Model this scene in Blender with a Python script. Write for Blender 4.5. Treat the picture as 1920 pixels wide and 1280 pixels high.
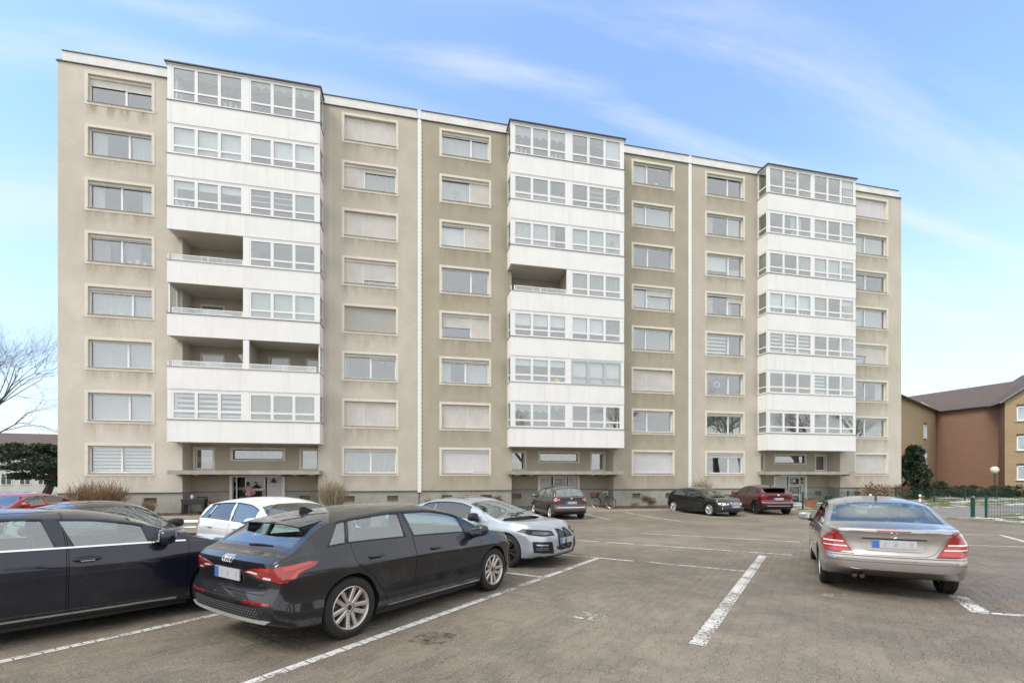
import bpy, bmesh, math, random
from mathutils import Vector, Matrix, noise
from mathutils.bvhtree import BVHTree
from mathutils.geometry import tessellate_polygon

for o in list(bpy.data.objects): bpy.data.objects.remove(o, do_unlink=True)
SC = bpy.context.scene
COL = SC.collection
rnd = random.Random(7)
PI = math.pi
R_ = math.radians

# ------------------------------------------------------------------ camera
FPX, HOR = 853.0, 890.0
PSI = math.atan(FPX/3890.0)
DIST = 28.28
CAMH = 1.65
cam_d = bpy.data.cameras.new('camera')
cam = bpy.data.objects.new('camera', cam_d); COL.objects.link(cam)
cam_d.sensor_width = 36.0
cam_d.lens = FPX/1920.0*36.0
cam_d.shift_y = (HOR-640.0)/1920.0
cam_d.clip_start = 0.05; cam_d.clip_end = 2000.0
cam.location = (0, -DIST, CAMH)
cam.rotation_euler = (PI/2, 0, -PSI)
SC.camera = cam

# ------------------------------------------------------------------ sky and sun
SUN_EL, SUN_AZ = R_(50), R_(240)       # azimuth clockwise from +Y
world = bpy.data.worlds.new('World'); SC.world = world
world.use_nodes = True
wt = world.node_tree; wt.nodes.clear()
def wn(t, **k):
    n = wt.nodes.new(t)
    for a, b in k.items(): setattr(n, a, b)
    return n
def wl(a, b): wt.links.new(a, b)
w_out = wn('ShaderNodeOutputWorld'); w_bg = wn('ShaderNodeBackground'); wl(w_bg.outputs[0], w_out.inputs[0])
w_sky = wn('ShaderNodeTexSky', sky_type='NISHITA', sun_disc=False, sun_elevation=SUN_EL, sun_rotation=SUN_AZ, air_density=1.0, dust_density=1.5, ozone_density=1.6)
w_tc = wn('ShaderNodeTexCoord'); w_sep = wn('ShaderNodeSeparateXYZ'); wl(w_tc.outputs['Generated'], w_sep.inputs[0])
def wmath(op, a, b=None, c=None, clamp=False):
    n = wn('ShaderNodeMath', operation=op, use_clamp=clamp)
    for i, v in enumerate((a, b, c)):
        if v is None: continue
        if isinstance(v, (int, float)): n.inputs[i].default_value = v
        else: wl(v, n.inputs[i])
    return n.outputs[0]
w_z = wmath('MAXIMUM', w_sep.outputs[2], 0.0)
w_den = wmath('ADD', w_z, 0.22)
w_px = wmath('DIVIDE', w_sep.outputs[0], w_den); w_py = wmath('DIVIDE', w_sep.outputs[1], w_den)
w_cmb = wn('ShaderNodeCombineXYZ'); wl(w_px, w_cmb.inputs[0]); wl(w_py, w_cmb.inputs[1])
def wnoise(rot, scl, scale, detail, rough, dist, loc=(0, 0, 0)):
    m = wn('ShaderNodeMapping'); m.inputs['Rotation'].default_value = (0, 0, R_(rot)); m.inputs['Scale'].default_value = scl; m.inputs['Location'].default_value = loc
    wl(w_cmb.outputs[0], m.inputs[0])
    n = wn('ShaderNodeTexNoise'); n.inputs['Scale'].default_value = scale; n.inputs['Detail'].default_value = detail
    n.inputs['Roughness'].default_value = rough; n.inputs['Distortion'].default_value = dist
    wl(m.outputs[0], n.inputs['Vector']); return n.outputs['Fac']
def wramp(x, a, b):
    n = wn('ShaderNodeMapRange', interpolation_type='SMOOTHSTEP'); wl(x, n.inputs[0])
    n.inputs[1].default_value = a; n.inputs[2].default_value = b; return n.outputs[0]
w_tex = wnoise(-4, (0.55, 3.4, 1), 1.7, 8, 0.62, 0.35, (0.4, 0.25, 0))      # fibres drawn out along the wind
w_wob = wmath('MULTIPLY', wmath('SUBTRACT', wnoise(0, (1, 1, 1), 1.3, 4, 0.5, 0.2, (5, 3, 0)), 0.5), 0.16)
def wband(y0, sl, wd, k):
    d = wmath('DIVIDE', wmath('SUBTRACT', wmath('ADD', w_py, w_wob), wmath('MULTIPLY_ADD', w_px, sl, y0)), wd)
    g = wmath('POWER', 2.718, wmath('MULTIPLY', wmath('MULTIPLY', d, d), -1.0))
    return wmath('MULTIPLY', wmath('MULTIPLY', g, wramp(w_tex, 0.34, 0.66)), k)
w_c1 = wmath('MAXIMUM', wmath('MAXIMUM', wband(0.825, 0.055, 0.042, 0.72), wband(0.66, 0.04, 0.085, 0.5)), wmath('MAXIMUM', wband(0.97, 0.08, 0.06, 0.55), wband(1.25, -0.05, 0.12, 0.55)))   # cirrus streaks
w_c2 = wramp(wnoise(20, (0.8, 1.2, 1), 0.55, 5, 0.55, 0.8, (3.1, 1.2, 0)), 0.44, 0.82)     # soft veils
w_hz = wmath('POWER', wmath('SUBTRACT', 1.0, w_z, clamp=True), 3.2)
w_hz = wmath('MULTIPLY', w_hz, 0.97)
w_veil = wmath('MAXIMUM', wmath('MULTIPLY', w_c1, 0.78), wmath('MULTIPLY', w_c2, 0.5))
w_f1 = wmath('SUBTRACT', 1.0, wmath('MULTIPLY', wmath('SUBTRACT', 1.0, w_veil), wmath('SUBTRACT', 1.0, w_hz)), clamp=True)
w_bank = wmath('MAXIMUM', wramp(w_sep.outputs[1], 0.38, 0.10), wramp(w_sep.outputs[2], 0.70, 0.86))                      # a white overcast behind the viewer, mirrored in the panes
w_bank = wmath('MULTIPLY', w_bank, wramp(wnoise(5, (1, 1, 1), 0.9, 5, 0.55, 0.4, (7, 2, 0)), 0.05, 0.38))
w_f = wmath('MAXIMUM', w_f1, 0.12)
w_bank = wmath('MULTIPLY', w_bank, 0.94)
w_mix = wn('ShaderNodeMix', data_type='RGBA'); wl(w_f, w_mix.inputs[0])
SKY_GAIN = (1.0, 1.0, 1.0)
w_g = wn('ShaderNodeMix', data_type='RGBA', blend_type='MULTIPLY'); w_g.inputs[0].default_value = 1.0
wl(w_sky.outputs[0], w_g.inputs[6]); w_g.inputs[7].default_value = (1.92, 2.38, 2.72, 1)
wl(w_g.outputs[2], w_mix.inputs[6]); w_mix.inputs[7].default_value = (6.6, 6.8, 7.15, 1)
w_mix2 = wn('ShaderNodeMix', data_type='RGBA'); wl(w_bank, w_mix2.inputs[0]); wl(w_mix.outputs[2], w_mix2.inputs[6]); w_mix2.inputs[7].default_value = (9.6, 9.75, 9.9, 1)
wl(w_mix2.outputs[2], w_bg.inputs[0]); w_bg.inputs[1].default_value = 0.10

sun_d = bpy.data.lights.new('sun', 'SUN'); sun_d.energy = 1.5; sun_d.angle = R_(22); sun_d.color = (1, 0.955, 0.88)
sun = bpy.data.objects.new('sun', sun_d); COL.objects.link(sun)
sd = Vector((math.sin(SUN_AZ)*math.cos(SUN_EL), math.cos(SUN_AZ)*math.cos(SUN_EL), math.sin(SUN_EL)))
sun.rotation_euler = sd.to_track_quat('Z', 'Y').to_euler()
SC.view_settings.view_transform = 'Standard'; SC.view_settings.look = 'None'
SC.view_settings.exposure = 0.58; SC.view_settings.gamma = 1.0; SC.view_settings.use_curve_mapping = False
SC.cycles.use_denoising = True
SC.cycles.max_bounces = 10; SC.cycles.transparent_max_bounces = 24; SC.cycles.glossy_bounces = 5; SC.cycles.diffuse_bounces = 4
SC.cycles.caustics_reflective = False; SC.cycles.caustics_refractive = False

# ------------------------------------------------------------------ helpers
def gz(Y):                              # the car park falls gently towards the building
    return -0.022*(min(Y, -8.0)+DIST)
F2 = (math.sin(PSI), math.cos(PSI)); R2 = (math.cos(PSI), -math.sin(PSI))
def at(x, t):                           # photo column + distance -> ground plan
    u = (x-960.0)/FPX
    return (t*(F2[0]+u*R2[0]), t*(F2[1]+u*R2[1])-DIST)

class MB:
    """collects geometry, builds ONE mesh object"""
    def __init__(s): s.v = []; s.f = []; s.m = []; s.mi = 0
    def quad(s, a, b, c, d):
        n = len(s.v); s.v += [a, b, c, d]; s.f.append((n, n+1, n+2, n+3)); s.m.append(s.mi)
    def poly(s, pts):
        n = len(s.v); s.v += list(pts); s.f.append(tuple(range(n, n+len(pts)))); s.m.append(s.mi)
    def box(s, x0, x1, y0, y1, z0, z1):
        n = len(s.v)
        s.v += [(x0,y0,z0),(x1,y0,z0),(x1,y1,z0),(x0,y1,z0),(x0,y0,z1),(x1,y0,z1),(x1,y1,z1),(x0,y1,z1)]
        for q in ((0,3,2,1),(4,5,6,7),(0,1,5,4),(1,2,6,5),(2,3,7,6),(3,0,4,7)):
            s.f.append(tuple(n+i for i in q)); s.m.append(s.mi)
    def obox(s, c, ax, hx, hy, hz):      # oriented box: ax = 3 unit axes
        n = len(s.v)
        for sz in (-1, 1):
            for sx, sy in ((-1,-1),(1,-1),(1,1),(-1,1)):
                s.v.append(tuple(c[i]+ax[0][i]*sx*hx+ax[1][i]*sy*hy+ax[2][i]*sz*hz for i in range(3)))
        for q in ((0,3,2,1),(4,5,6,7),(0,1,5,4),(1,2,6,5),(2,3,7,6),(3,0,4,7)):
            s.f.append(tuple(n+i for i in q)); s.m.append(s.mi)
    def prism(s, pts, axis, a, b):       # pts 2D extruded along axis from a to b
        def P(p, t):
            return (t, p[0], p[1]) if axis == 'x' else (p[0], t, p[1]) if axis == 'y' else (p[0], p[1], t)
        n = len(s.v); k = len(pts)
        s.v += [P(p, a) for p in pts]+[P(p, b) for p in pts]
        s.f.append(tuple(range(n, n+k))[::-1]); s.f.append(tuple(range(n+k, n+2*k))); s.m += [s.mi]*2
        for i in range(k):
            j = (i+1) % k
            s.f.append((n+i, n+j, n+k+j, n+k+i)); s.m.append(s.mi)
    def tube(s, path, r, n=6, cap=True):
        rings = []
        for i, p in enumerate(path):
            p = Vector(p)
            a = Vector(path[max(i-1, 0)]); b = Vector(path[min(i+1, len(path)-1)])
            d = (b-a); d = d.normalized() if d.length > 1e-9 else Vector((0,0,1))
            up = Vector((0,0,1)) if abs(d.z) < .95 else Vector((1,0,0))
            e = d.cross(up).normalized(); g = e.cross(d)
            rr = r[i] if isinstance(r, (list, tuple)) else r
            k = len(s.v)
            for j in range(n):
                t = 2*PI*j/n; s.v.append(tuple(p+e*(rr*math.cos(t))+g*(rr*math.sin(t))))
            rings.append(k)
        for a, b in zip(rings, rings[1:]):
            for j in range(n):
                s.f.append((a+j, a+(j+1) % n, b+(j+1) % n, b+j)); s.m.append(s.mi)
        if cap:
            s.f.append(tuple(rings[0]+j for j in range(n))[::-1]); s.f.append(tuple(rings[-1]+j for j in range(n))); s.m += [s.mi]*2
    def lathe(s, prof, n=24, axis='z', c=(0,0,0), closed=False):   # prof: (radius, height)
        k = len(s.v); m = len(prof)
        for j in range(n):
            t = 2*PI*j/n; cs, sn = math.cos(t), math.sin(t)
            for r, h in prof:
                if axis == 'z': s.v.append((c[0]+r*cs, c[1]+r*sn, c[2]+h))
                elif axis == 'y': s.v.append((c[0]+r*cs, c[1]+h, c[2]+r*sn))
                else: s.v.append((c[0]+h, c[1]+r*cs, c[2]+r*sn))
        for j in range(n):
            a, b = k+j*m, k+((j+1) % n)*m
            for i in range(m if closed else m-1):
                i2 = (i+1) % m
                s.f.append((a+i, b+i, b+i2, a+i2)); s.m.append(s.mi)
    def mesh(s, name, mats, smooth=False):
        me = bpy.data.meshes.new(name); me.from_pydata(s.v, [], s.f)
        for mm in (mats if isinstance(mats, (list, tuple)) else [mats]): me.materials.append(mm)
        me.polygons.foreach_set('material_index', s.m)
        if smooth:
            me.polygons.foreach_set('use_smooth', [True]*len(s.f)); me.update()
            me.set_sharp_from_angle(angle=R_(smooth if smooth is not True else 40))
        me.update(); return me
    def build(s, name, mats, parent=None, smooth=False):
        return link(name, s.mesh(name, mats, smooth), parent)
def link(name, me, parent=None):
    o = bpy.data.objects.new(name, me); COL.objects.link(o)
    if parent is not None: o.parent = parent
    return o
def tag(o, label=None, cat=None, group=None, kind=None):
    if label: o['label'] = label
    if cat: o['category'] = cat
    if group: o['group'] = group
    if kind: o['kind'] = kind
    return o
def empty(name, loc=(0,0,0), rz=0.0):
    o = bpy.data.objects.new(name, None); COL.objects.link(o); o.empty_display_size = .1
    o.location = loc; o.rotation_euler = (0, 0, rz); return o
def kids(o): return [c for c in bpy.data.objects if c.parent == o]

# ------------------------------------------------------------------ materials
def lerp(a, b, t): return a+(b-a)*t
class NT:
    def __init__(s, name):
        s.m = bpy.data.materials.new(name); s.m.use_nodes = True; s.t = s.m.node_tree; s.t.nodes.clear()
        s.out = s.t.nodes.new('ShaderNodeOutputMaterial')
    def n(s, t, **k):
        x = s.t.nodes.new(t)
        for a, b in k.items(): setattr(x, a, b)
        return x
    def l(s, a, b): s.t.links.new(a, b)
    def setv(s, sock, v):
        if isinstance(v, (int, float)): sock.default_value = v
        elif isinstance(v, (tuple, list)): sock.default_value = tuple(v)+((1,) if len(v) == 3 and len(sock.default_value) == 4 else ())
        else: s.l(v, sock)
    def math(s, op, a, b=None, c=None, clamp=False):
        x = s.n('ShaderNodeMath', operation=op, use_clamp=clamp)
        for i, v in enumerate((a, b, c)):
            if v is not None: s.setv(x.inputs[i], v)
        return x.outputs[0]
    def mix(s, f, a, b, bt='MIX'):
        x = s.n('ShaderNodeMix', data_type='RGBA', blend_type=bt); s.setv(x.inputs[0], f); s.setv(x.inputs[6], a); s.setv(x.inputs[7], b); return x.outputs[2]
    def obj(s):
        return s.n('ShaderNodeTexCoord').outputs['Object']
    def geo(s): return s.n('ShaderNodeNewGeometry').outputs['Position']
    def map(s, vec, scale=(1,1,1), rot=(0,0,0), loc=(0,0,0)):
        x = s.n('ShaderNodeMapping'); s.l(vec, x.inputs[0]); x.inputs['Scale'].default_value = scale; x.inputs['Rotation'].default_value = rot; x.inputs['Location'].default_value = loc; return x.outputs[0]
    def noise(s, vec, scale, detail=4, rough=.55, dist=0):
        x = s.n('ShaderNodeTexNoise'); s.l(vec, x.inputs['Vector']); x.inputs['Scale'].default_value = scale; x.inputs['Detail'].default_value = detail
        x.inputs['Roughness'].default_value = rough; x.inputs['Distortion'].default_value = dist; return x.outputs['Fac']
    def vor(s, vec, scale, feature='F1', out='Distance'):
        x = s.n('ShaderNodeTexVoronoi', feature=feature); s.l(vec, x.inputs['Vector']); x.inputs['Scale'].default_value = scale; return x.outputs[out]
    def ramp(s, x, a, b, lo=0., hi=1.):
        r = s.n('ShaderNodeMapRange', interpolation_type='SMOOTHSTEP'); s.setv(r.inputs[0], x); r.inputs[1].default_value = a; r.inputs[2].default_value = b; r.inputs[3].default_value = lo; r.inputs[4].default_value = hi; return r.outputs[0]
    def attr(s, name):
        return s.n('ShaderNodeAttribute', attribute_name=name).outputs['Fac']
    def bump(s, h, strength=.3, dist=.01):
        b = s.n('ShaderNodeBump'); s.setv(b.inputs['Height'], h); b.inputs['Strength'].default_value = strength; b.inputs['Distance'].default_value = dist; return b.outputs[0]
    def bsdf(s, col, rough=.6, metal=0., spec=.5, normal=None, coat=0., coat_rough=.03):
        p = s.n('ShaderNodeBsdfPrincipled'); s.setv(p.inputs['Base Color'], col); s.setv(p.inputs['Roughness'], rough); s.setv(p.inputs['Metallic'], metal)
        s.setv(p.inputs['Specular IOR Level'], spec); p.inputs['Coat Weight'].default_value = coat; p.inputs['Coat Roughness'].default_value = coat_rough
        if normal is not None: s.l(normal, p.inputs['Normal'])
        s.l(p.outputs[0], s.out.inputs[0]); return p

_mc = {}
def M(name, col, rough=.6, var=.12, scale=4., bump=0., bscale=60., metal=0., spec=.4, coat=0.):
    """plain procedural material: two octaves of tonal variation and optional fine relief"""
    if name in _mc: return _mc[name]
    t = NT(name); v = t.obj()
    n1 = t.noise(v, scale, 5, .6); n2 = t.noise(v, scale*9, 3, .6)
    f = t.math('ADD', t.math('MULTIPLY', n1, .65), t.math('MULTIPLY', n2, .35))
    f = t.ramp(f, .3, .7)
    c = t.mix(f, tuple(x*(1-var) for x in col), tuple(min(x*(1+var), 1) for x in col))
    nb = t.bump(t.noise(v, bscale, 4, .6), bump, .01) if bump else None
    t.bsdf(c, t.ramp(n2, .2, .8, max(rough-.06, .02), min(rough+.06, 1)), metal, spec, nb, coat)
    _mc[name] = t.m; return t.m
def m_glass(name, f0=.09, tint=(.86, .9, .9), gcol=(1, 1, 1), wob=0.):
    """thin pane: Schlick reflection, the same on both faces"""
    t = NT(name); g = t.n('ShaderNodeNewGeometry'); dt = t.n('ShaderNodeVectorMath', operation='DOT_PRODUCT')
    nrm = t.bump(t.noise(g.outputs['Position'], .9, 2, .5), wob, .05) if wob else g.outputs['Normal']
    t.l(g.outputs['Incoming'], dt.inputs[0]); t.l(nrm, dt.inputs[1])
    c = t.math('SUBTRACT', 1., t.math('ABSOLUTE', dt.outputs['Value']), clamp=True)
    fr = t.math('ADD', f0, t.math('MULTIPLY', 1-f0, t.math('POWER', c, 5.)), clamp=True)
    tr = t.n('ShaderNodeBsdfTransparent'); tr.inputs[0].default_value = tint+(1,)
    gl = t.n('ShaderNodeBsdfGlossy'); gl.inputs['Roughness'].default_value = .012; gl.inputs[0].default_value = gcol+(1,)
    if wob: t.l(nrm, gl.inputs['Normal'])
    x = t.n('ShaderNodeMixShader'); t.l(fr, x.inputs[0]); t.l(tr.outputs[0], x.inputs[1]); t.l(gl.outputs[0], x.inputs[2]); t.l(x.outputs[0], t.out.inputs[0])
    return t.m
def m_cloth(name, col, trans=.35):
    t = NT(name); d = t.n('ShaderNodeBsdfDiffuse'); r = t.n('ShaderNodeBsdfTranslucent')
    c = t.mix(t.ramp(t.noise(t.obj(), 22, 4), .3, .7), tuple(x*.88 for x in col), col)
    t.l(c, d.inputs[0]); t.l(c, r.inputs[0])
    x = t.n('ShaderNodeMixShader'); x.inputs[0].default_value = trans; t.l(d.outputs[0], x.inputs[1]); t.l(r.outputs[0], x.inputs[2]); t.l(x.outputs[0], t.out.inputs[0]); return t.m
def m_render():
    """weathered render on the facade; tint and stain are painted as marks on the wall mesh"""
    t = NT('wall_render'); v = t.geo()
    n = t.noise(v, .55, 6, .6); n2 = t.noise(t.map(v, (2.2, 2.2, .35)), 1.3, 6, .6, .3); n3 = t.noise(v, 9, 4, .6)
    base = t.mix(t.attr('tint'), (.62, .578, .512), (.40, .370, .290))
    base = t.mix(t.ramp(n, .32, .7), t.mix(1., base, (.93, .92, .90), 'MULTIPLY'), t.mix(1., base, (1.06, 1.05, 1.04), 'MULTIPLY'))
    st = t.math('MULTIPLY', t.attr('stain'), t.ramp(t.math('ADD', t.math('MULTIPLY', n2, .7), t.math('MULTIPLY', n3, .3)), .28, .62), clamp=True)
    c = t.mix(t.math('MULTIPLY', st, .85), base, (.27, .215, .145))
    c = t.mix(t.ramp(n2, .56, .78, 0, .22), c, (.62, .565, .47))
    c = t.mix(t.math('MULTIPLY', t.ramp(n3, .45, .75), .14), c, (.25, .22, .17))
    b = t.bump(t.math('ADD', t.noise(v, 40, 5, .65), t.math('MULTIPLY', n3, .6)), .25, .02)
    t.bsdf(c, .9, 0, .2, b); return t.m
def m_white():
    """white balcony fronts, dirt running down from the copings"""
    t = NT('white_balcony_render'); v = t.geo()
    n = t.noise(t.map(v, (3.0, 3.0, .22)), 1.2, 6, .62, .2); n2 = t.noise(v, .7, 5, .6)
    c = t.mix(t.ramp(n, .46, .80, 0, .40), (.83, .825, .815), (.60, .57, .51))
    c = t.mix(t.ramp(n2, .35, .75, 0, .5), c, (.74, .735, .725))
    b = t.bump(t.noise(v, 60, 4, .6), .12, .01)
    t.bsdf(c, .75, 0, .3, b); return t.m
MAT_WALL = m_render(); MAT_WHITE = m_white()
MAT_CREAM = M('cream_surround_paint', (.70, .655, .56), .8, .08, 2.5, .15)
MAT_PVC = M('white_window_plastic', (.80, .80, .79), .35, .03, 3, spec=.5)
MAT_GREYPVC = M('grey_window_frame', (.45, .50, .48), .4, .05, 3)
MAT_SHUT = M('cream_shutter', (.66, .635, .595), .55, .10, 1.2, .1)
MAT_SHUTG = M('grey_shutter', (.47, .46, .42), .55, .06, 1.2, .1)
MAT_SHUTW = M('white_shutter', (.70, .68, .69), .5, .06, 1.2, .1)
MAT_DARKMETAL = M('dark_zinc', (.10, .095, .085), .5, .2, 6, metal=.4)
MAT_SILL = M('sill_stone', (.40, .37, .33), .7, .15, 5)
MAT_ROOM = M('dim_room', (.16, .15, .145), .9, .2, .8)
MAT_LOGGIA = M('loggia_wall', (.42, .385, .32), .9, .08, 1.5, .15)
MAT_SOFFIT = M('loggia_ceiling', (.58, .56, .52), .9, .06, 1.5, .1)
MAT_PLINTH = M('grey_plinth_render', (.36, .345, .305), .9, .18, .7, .3, 35)
MAT_CONC = M('weathered_concrete', (.36, .33, .28), .9, .22, 1.8, .4, 30)
MAT_PARAPET = M('parapet_white', (.74, .73, .71), .7, .12, .9, .15)
MAT_GLASS = m_glass('window_glass', .18, (.92, .95, .95), wob=.012)
MAT_CUR_W = m_cloth('white_net_curtain', (.80, .80, .78))
MAT_CUR_G = m_cloth('grey_curtain', (.50, .51, .46))
MAT_CUR_B = m_cloth('beige_curtain', (.60, .53, .42))
MAT_CUR_E = m_cloth('pale_green_blind', (.66, .73, .68), .2)
MAT_CUR_GR = m_cloth('grey_green_curtain', (.42, .46, .34))
MAT_CUR_P = m_cloth('mauve_curtain', (.42, .33, .36))
MAT_BLIND = M('white_blind', (.78, .78, .77), .6, .03, 2)
MAT_DARKSCREEN = M('dark_insect_screen', (.09, .09, .095), .7, .1, 4)
MAT_GREYSCREEN = M('grey_screen', (.30, .31, .30), .7, .1, 4)
MAT_GREEN = M('house_plant_green', (.05, .11, .03), .5, .4, 14)
MAT_YELLOW = M('yellow_plastic', (.75, .60, .12), .5, .1)
MAT_RED = M('red_cloth', (.35, .05, .05), .7, .2)
MAT_GRILLE = M('tan_cellar_grille', (.27, .235, .165), .8, .2, 6, .2)
MAT_BLACK = M('black_plastic', (.018, .018, .02), .5, .2, 8)
# ================================================================== the apartment building
XS = (-18.08, 0.43, 18.87); SW = 18.46; XEND = 37.42
STO = 2.805; WB0 = 1.59; WH = 1.76
COLL, COLR = (1.20, 4.43), (14.03, 17.27)
OP0, OP1 = 5.75, 12.73                  # loggia opening, local
BL, BM, BR = 5.47, 9.24, 13.01          # bay front, local
YB, YR = -1.0, 1.05                     # bay front, loggia back wall
TOPZ = 23.25
bld = empty('apartment_building', (0, 0, 0))
tag(bld, 'long eight storey beige apartment block with three white balcony bays', 'apartment building')

def grid_wall(name, xr, zr, holes, step, Y, mat, parent, attr=None, smooth=False):
    xs = {xr[0], xr[1]}; zs = {zr[0], zr[1]}
    for h in holes:
        xs |= {h[0], h[1]}; zs |= {h[2], h[3]}
    def fill(s, a, b):
        s = sorted(x for x in s if a-1e-6 <= x <= b+1e-6); o = []
        for p, q in zip(s, s[1:]):
            n = max(1, int(math.ceil((q-p)/step)))
            o += [p+(q-p)*i/n for i in range(n)]
        return o+[s[-1]]
    xs = fill(xs, *xr); zs = fill(zs, *zr)
    idx = {}; v = []; f = []
    def vi(i, j):
        k = (i, j)
        if k not in idx: idx[k] = len(v); v.append((xs[i], Y, zs[j]))
        return idx[k]
    for i in range(len(xs)-1):
        cx = (xs[i]+xs[i+1])/2
        hs = [h for h in holes if h[0] < cx < h[1]]
        for j in range(len(zs)-1):
            cz = (zs[j]+zs[j+1])/2
            if any(h[2] < cz < h[3] for h in hs): continue
            f.append((vi(i, j), vi(i+1, j), vi(i+1, j+1), vi(i, j+1)))
    me = bpy.data.meshes.new(name); me.from_pydata(v, [], f); me.materials.append(mat)
    if attr:
        for an, fn in attr.items():
            a = me.attributes.new(an, 'FLOAT', 'POINT'); a.data.foreach_set('value', [fn(p[0], p[2]) for p in v])
    me.update(); return link(name, me, parent)

wins = []                                # outer rectangles of the wall windows
for s in range(3):
    for c in (COLL, COLR):
        for k in range(1, 9):
            z = WB0+STO*(k-1); wins.append((XS[s]+c[0], XS[s]+c[1], z, z+WH))
ops = [(XS[s]+OP0, XS[s]+OP1, -1.0, 23.2) for s in range(3)]
def f_tint(x, z):
    n = noise.noise(Vector((x*.13, z*.11, 3.1)))*.35
    base = 0.12 if x < -4.6 else .38 if x < .4 else 1.0 if x < 18.8 else .50 if x < 25 else .42
    if x < 18.8 and x > 13.2: base = 1.12
    up = min(max((z-3)/18., 0), 1)
    base *= lerp(.75, 1.1, up)
    if x > 34.9: base *= lerp(.35, .9, up)
    if x < -16.9: base += .12*noise.noise(Vector((x*2.1, z*.35, 9)))
    return min(max(base+n, 0), 1)
def f_stain(x, z):
    r = 0.
    for w in wins:
        if w[0]-.15 < x < w[1]+.15 and z < w[2]+.02:
            d = w[2]-z
            if d < 1.15:
                e = min((x-w[0]+.15)/.35, (w[1]+.15-x)/.35, 1.)
                st = .5+.5*noise.noise(Vector((x*3.7, w[2]*7.1, 1.7)))
                edge = max(0, 1-abs(x-w[0]-.15)/.14, 1-abs(w[1]-.15-x)/.14)
                L = .30+.9*st+.35*edge
                amt = (.35+.65*st)+.35*edge
                if w[2] > 20 and w[0] < -15:
                    amt = 1.2 if math.sin(x*8.3)+.5*math.sin(x*21) > .1 else .2; L = .75
                r = max(r, max(0, 1-d/L)*amt*max(e, 0))
    if z < 1.5: r = max(r, .25*(1-(z-.7)/.8)*(.5+.5*noise.noise(Vector((x*1.3, 0, 5)))))
    for b in ops:                        # darker tone in the corner beside each bay
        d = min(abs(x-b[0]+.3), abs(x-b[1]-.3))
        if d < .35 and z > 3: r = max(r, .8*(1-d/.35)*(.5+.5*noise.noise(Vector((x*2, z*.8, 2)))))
    return min(r, 1)
grid_wall('wall', (XS[0], XEND), (.70, TOPZ), wins+ops, .22, 0.0, MAT_WALL, bld, {'tint': f_tint, 'stain': f_stain})
b = MB()                                 # end walls, rear, roof slab: the closed body behind the front sheet
b.quad((XS[0], 12, -.8), (XS[0], 0, -.8), (XS[0], 0, TOPZ), (XS[0], 12, TOPZ))
b.quad((XEND, 0, -.8), (XEND, 12, -.8), (XEND, 12, TOPZ), (XEND, 0, TOPZ))
b.quad((XEND, 12, -.8), (XS[0], 12, -.8), (XS[0], 12, TOPZ), (XEND, 12, TOPZ))
b.build('end_wall', MAT_WALL, bld)
b = MB(); b.box(XS[0]+.02, XEND-.02, .02, 11.98, 23.22, 23.40); b.build('roof_slab', MAT_CONC, bld)
b = MB()                                 # floors behind the facade keep rooms apart
for k in range(1, 9):
    b.box(XS[0]+.05, XEND-.05, YR+.30, 6.0, .75+STO*(k-1), .95+STO*(k-1))
b.build('floor_slab', MAT_CONC, bld)

# parapet band along the roof edge
for s in range(3):
    x0 = XS[s]+(.22 if s == 0 else .11); x1 = XS[s]+SW-(.22 if s == 2 else .11)
    b = MB(); b.box(x0, x1, -.03, .30, TOPZ+.045, 23.80); b.build('parapet', MAT_PARAPET, bld)
    b = MB(); b.box(x0-.02, x1+.02, -.07, .36, 23.80, 23.84); b.build('parapet_capping', MAT_DARKMETAL, bld)
    b = MB(); b.box(XS[s]-(.06 if s == 0 else 0), XS[s]+SW+(.06 if s == 2 else 0), -.06, .28, TOPZ, TOPZ+.045); b.build('roof_edge_flashing', MAT_DARKMETAL, bld)
# expansion joints
for x in (XS[1], XS[2]):
    b = MB(); b.box(x-.11, x+.11, -.05, .02, .60, 23.79)
    z = .9
    while z < 23:
        b.box(x+.111, x+.135, -.045, 0, z, z+.10); z += .26
    b.build('expansion_joint_cover', MAT_PVC, bld)

# plinth with cellar windows
cells = []
for s in range(3):
    for a in (1.35, 3.85, 14.1, 16.6): cells.append((XS[s]+a, XS[s]+a+.66, .06, .42))
def plinth(x0, x1):
    hs = [c for c in cells if x0 < c[0] < x1]
    grid_wall('plinth', (x0, x1), (-.9, .66), hs, 2.0, .05, MAT_PLINTH, bld)
    q = MB(); q.box(x0, x1, -.012, .06, .66, .70); q.build('plinth_drip_edge', MAT_DARKMETAL, bld)
for s in range(3):
    plinth(XS[s], XS[s]+OP0); plinth(XS[s]+OP1, XS[s]+SW if s < 2 else XEND)
def cellar_window(x0, x1, z0, z1, Y):
    q = MB(); d = .16
    q.box(x0, x1, Y+d, Y+d+.02, z0, z1)
    for i in range(9):
        zz = z0+(z1-z0)*(i+.5)/9; q.box(x0+.02, x1-.02, Y+d-.02, Y+d+.001, zz-.009, zz+.009)
    w = q.build('cellar_window', MAT_GRILLE, bld)
    q = MB(); q.box(x0, x0+.015, Y, Y+d, z0, z1); q.box(x1-.015, x1, Y, Y+d, z0, z1); q.box(x0+.015, x1-.015, Y, Y+d, z1-.015, z1); q.box(x0+.015, x1-.015, Y-.02, Y+d, z0, z0+.015)
    q.build('reveal', MAT_CONC, w)
for c in cells: cellar_window(*c, .05)

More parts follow.
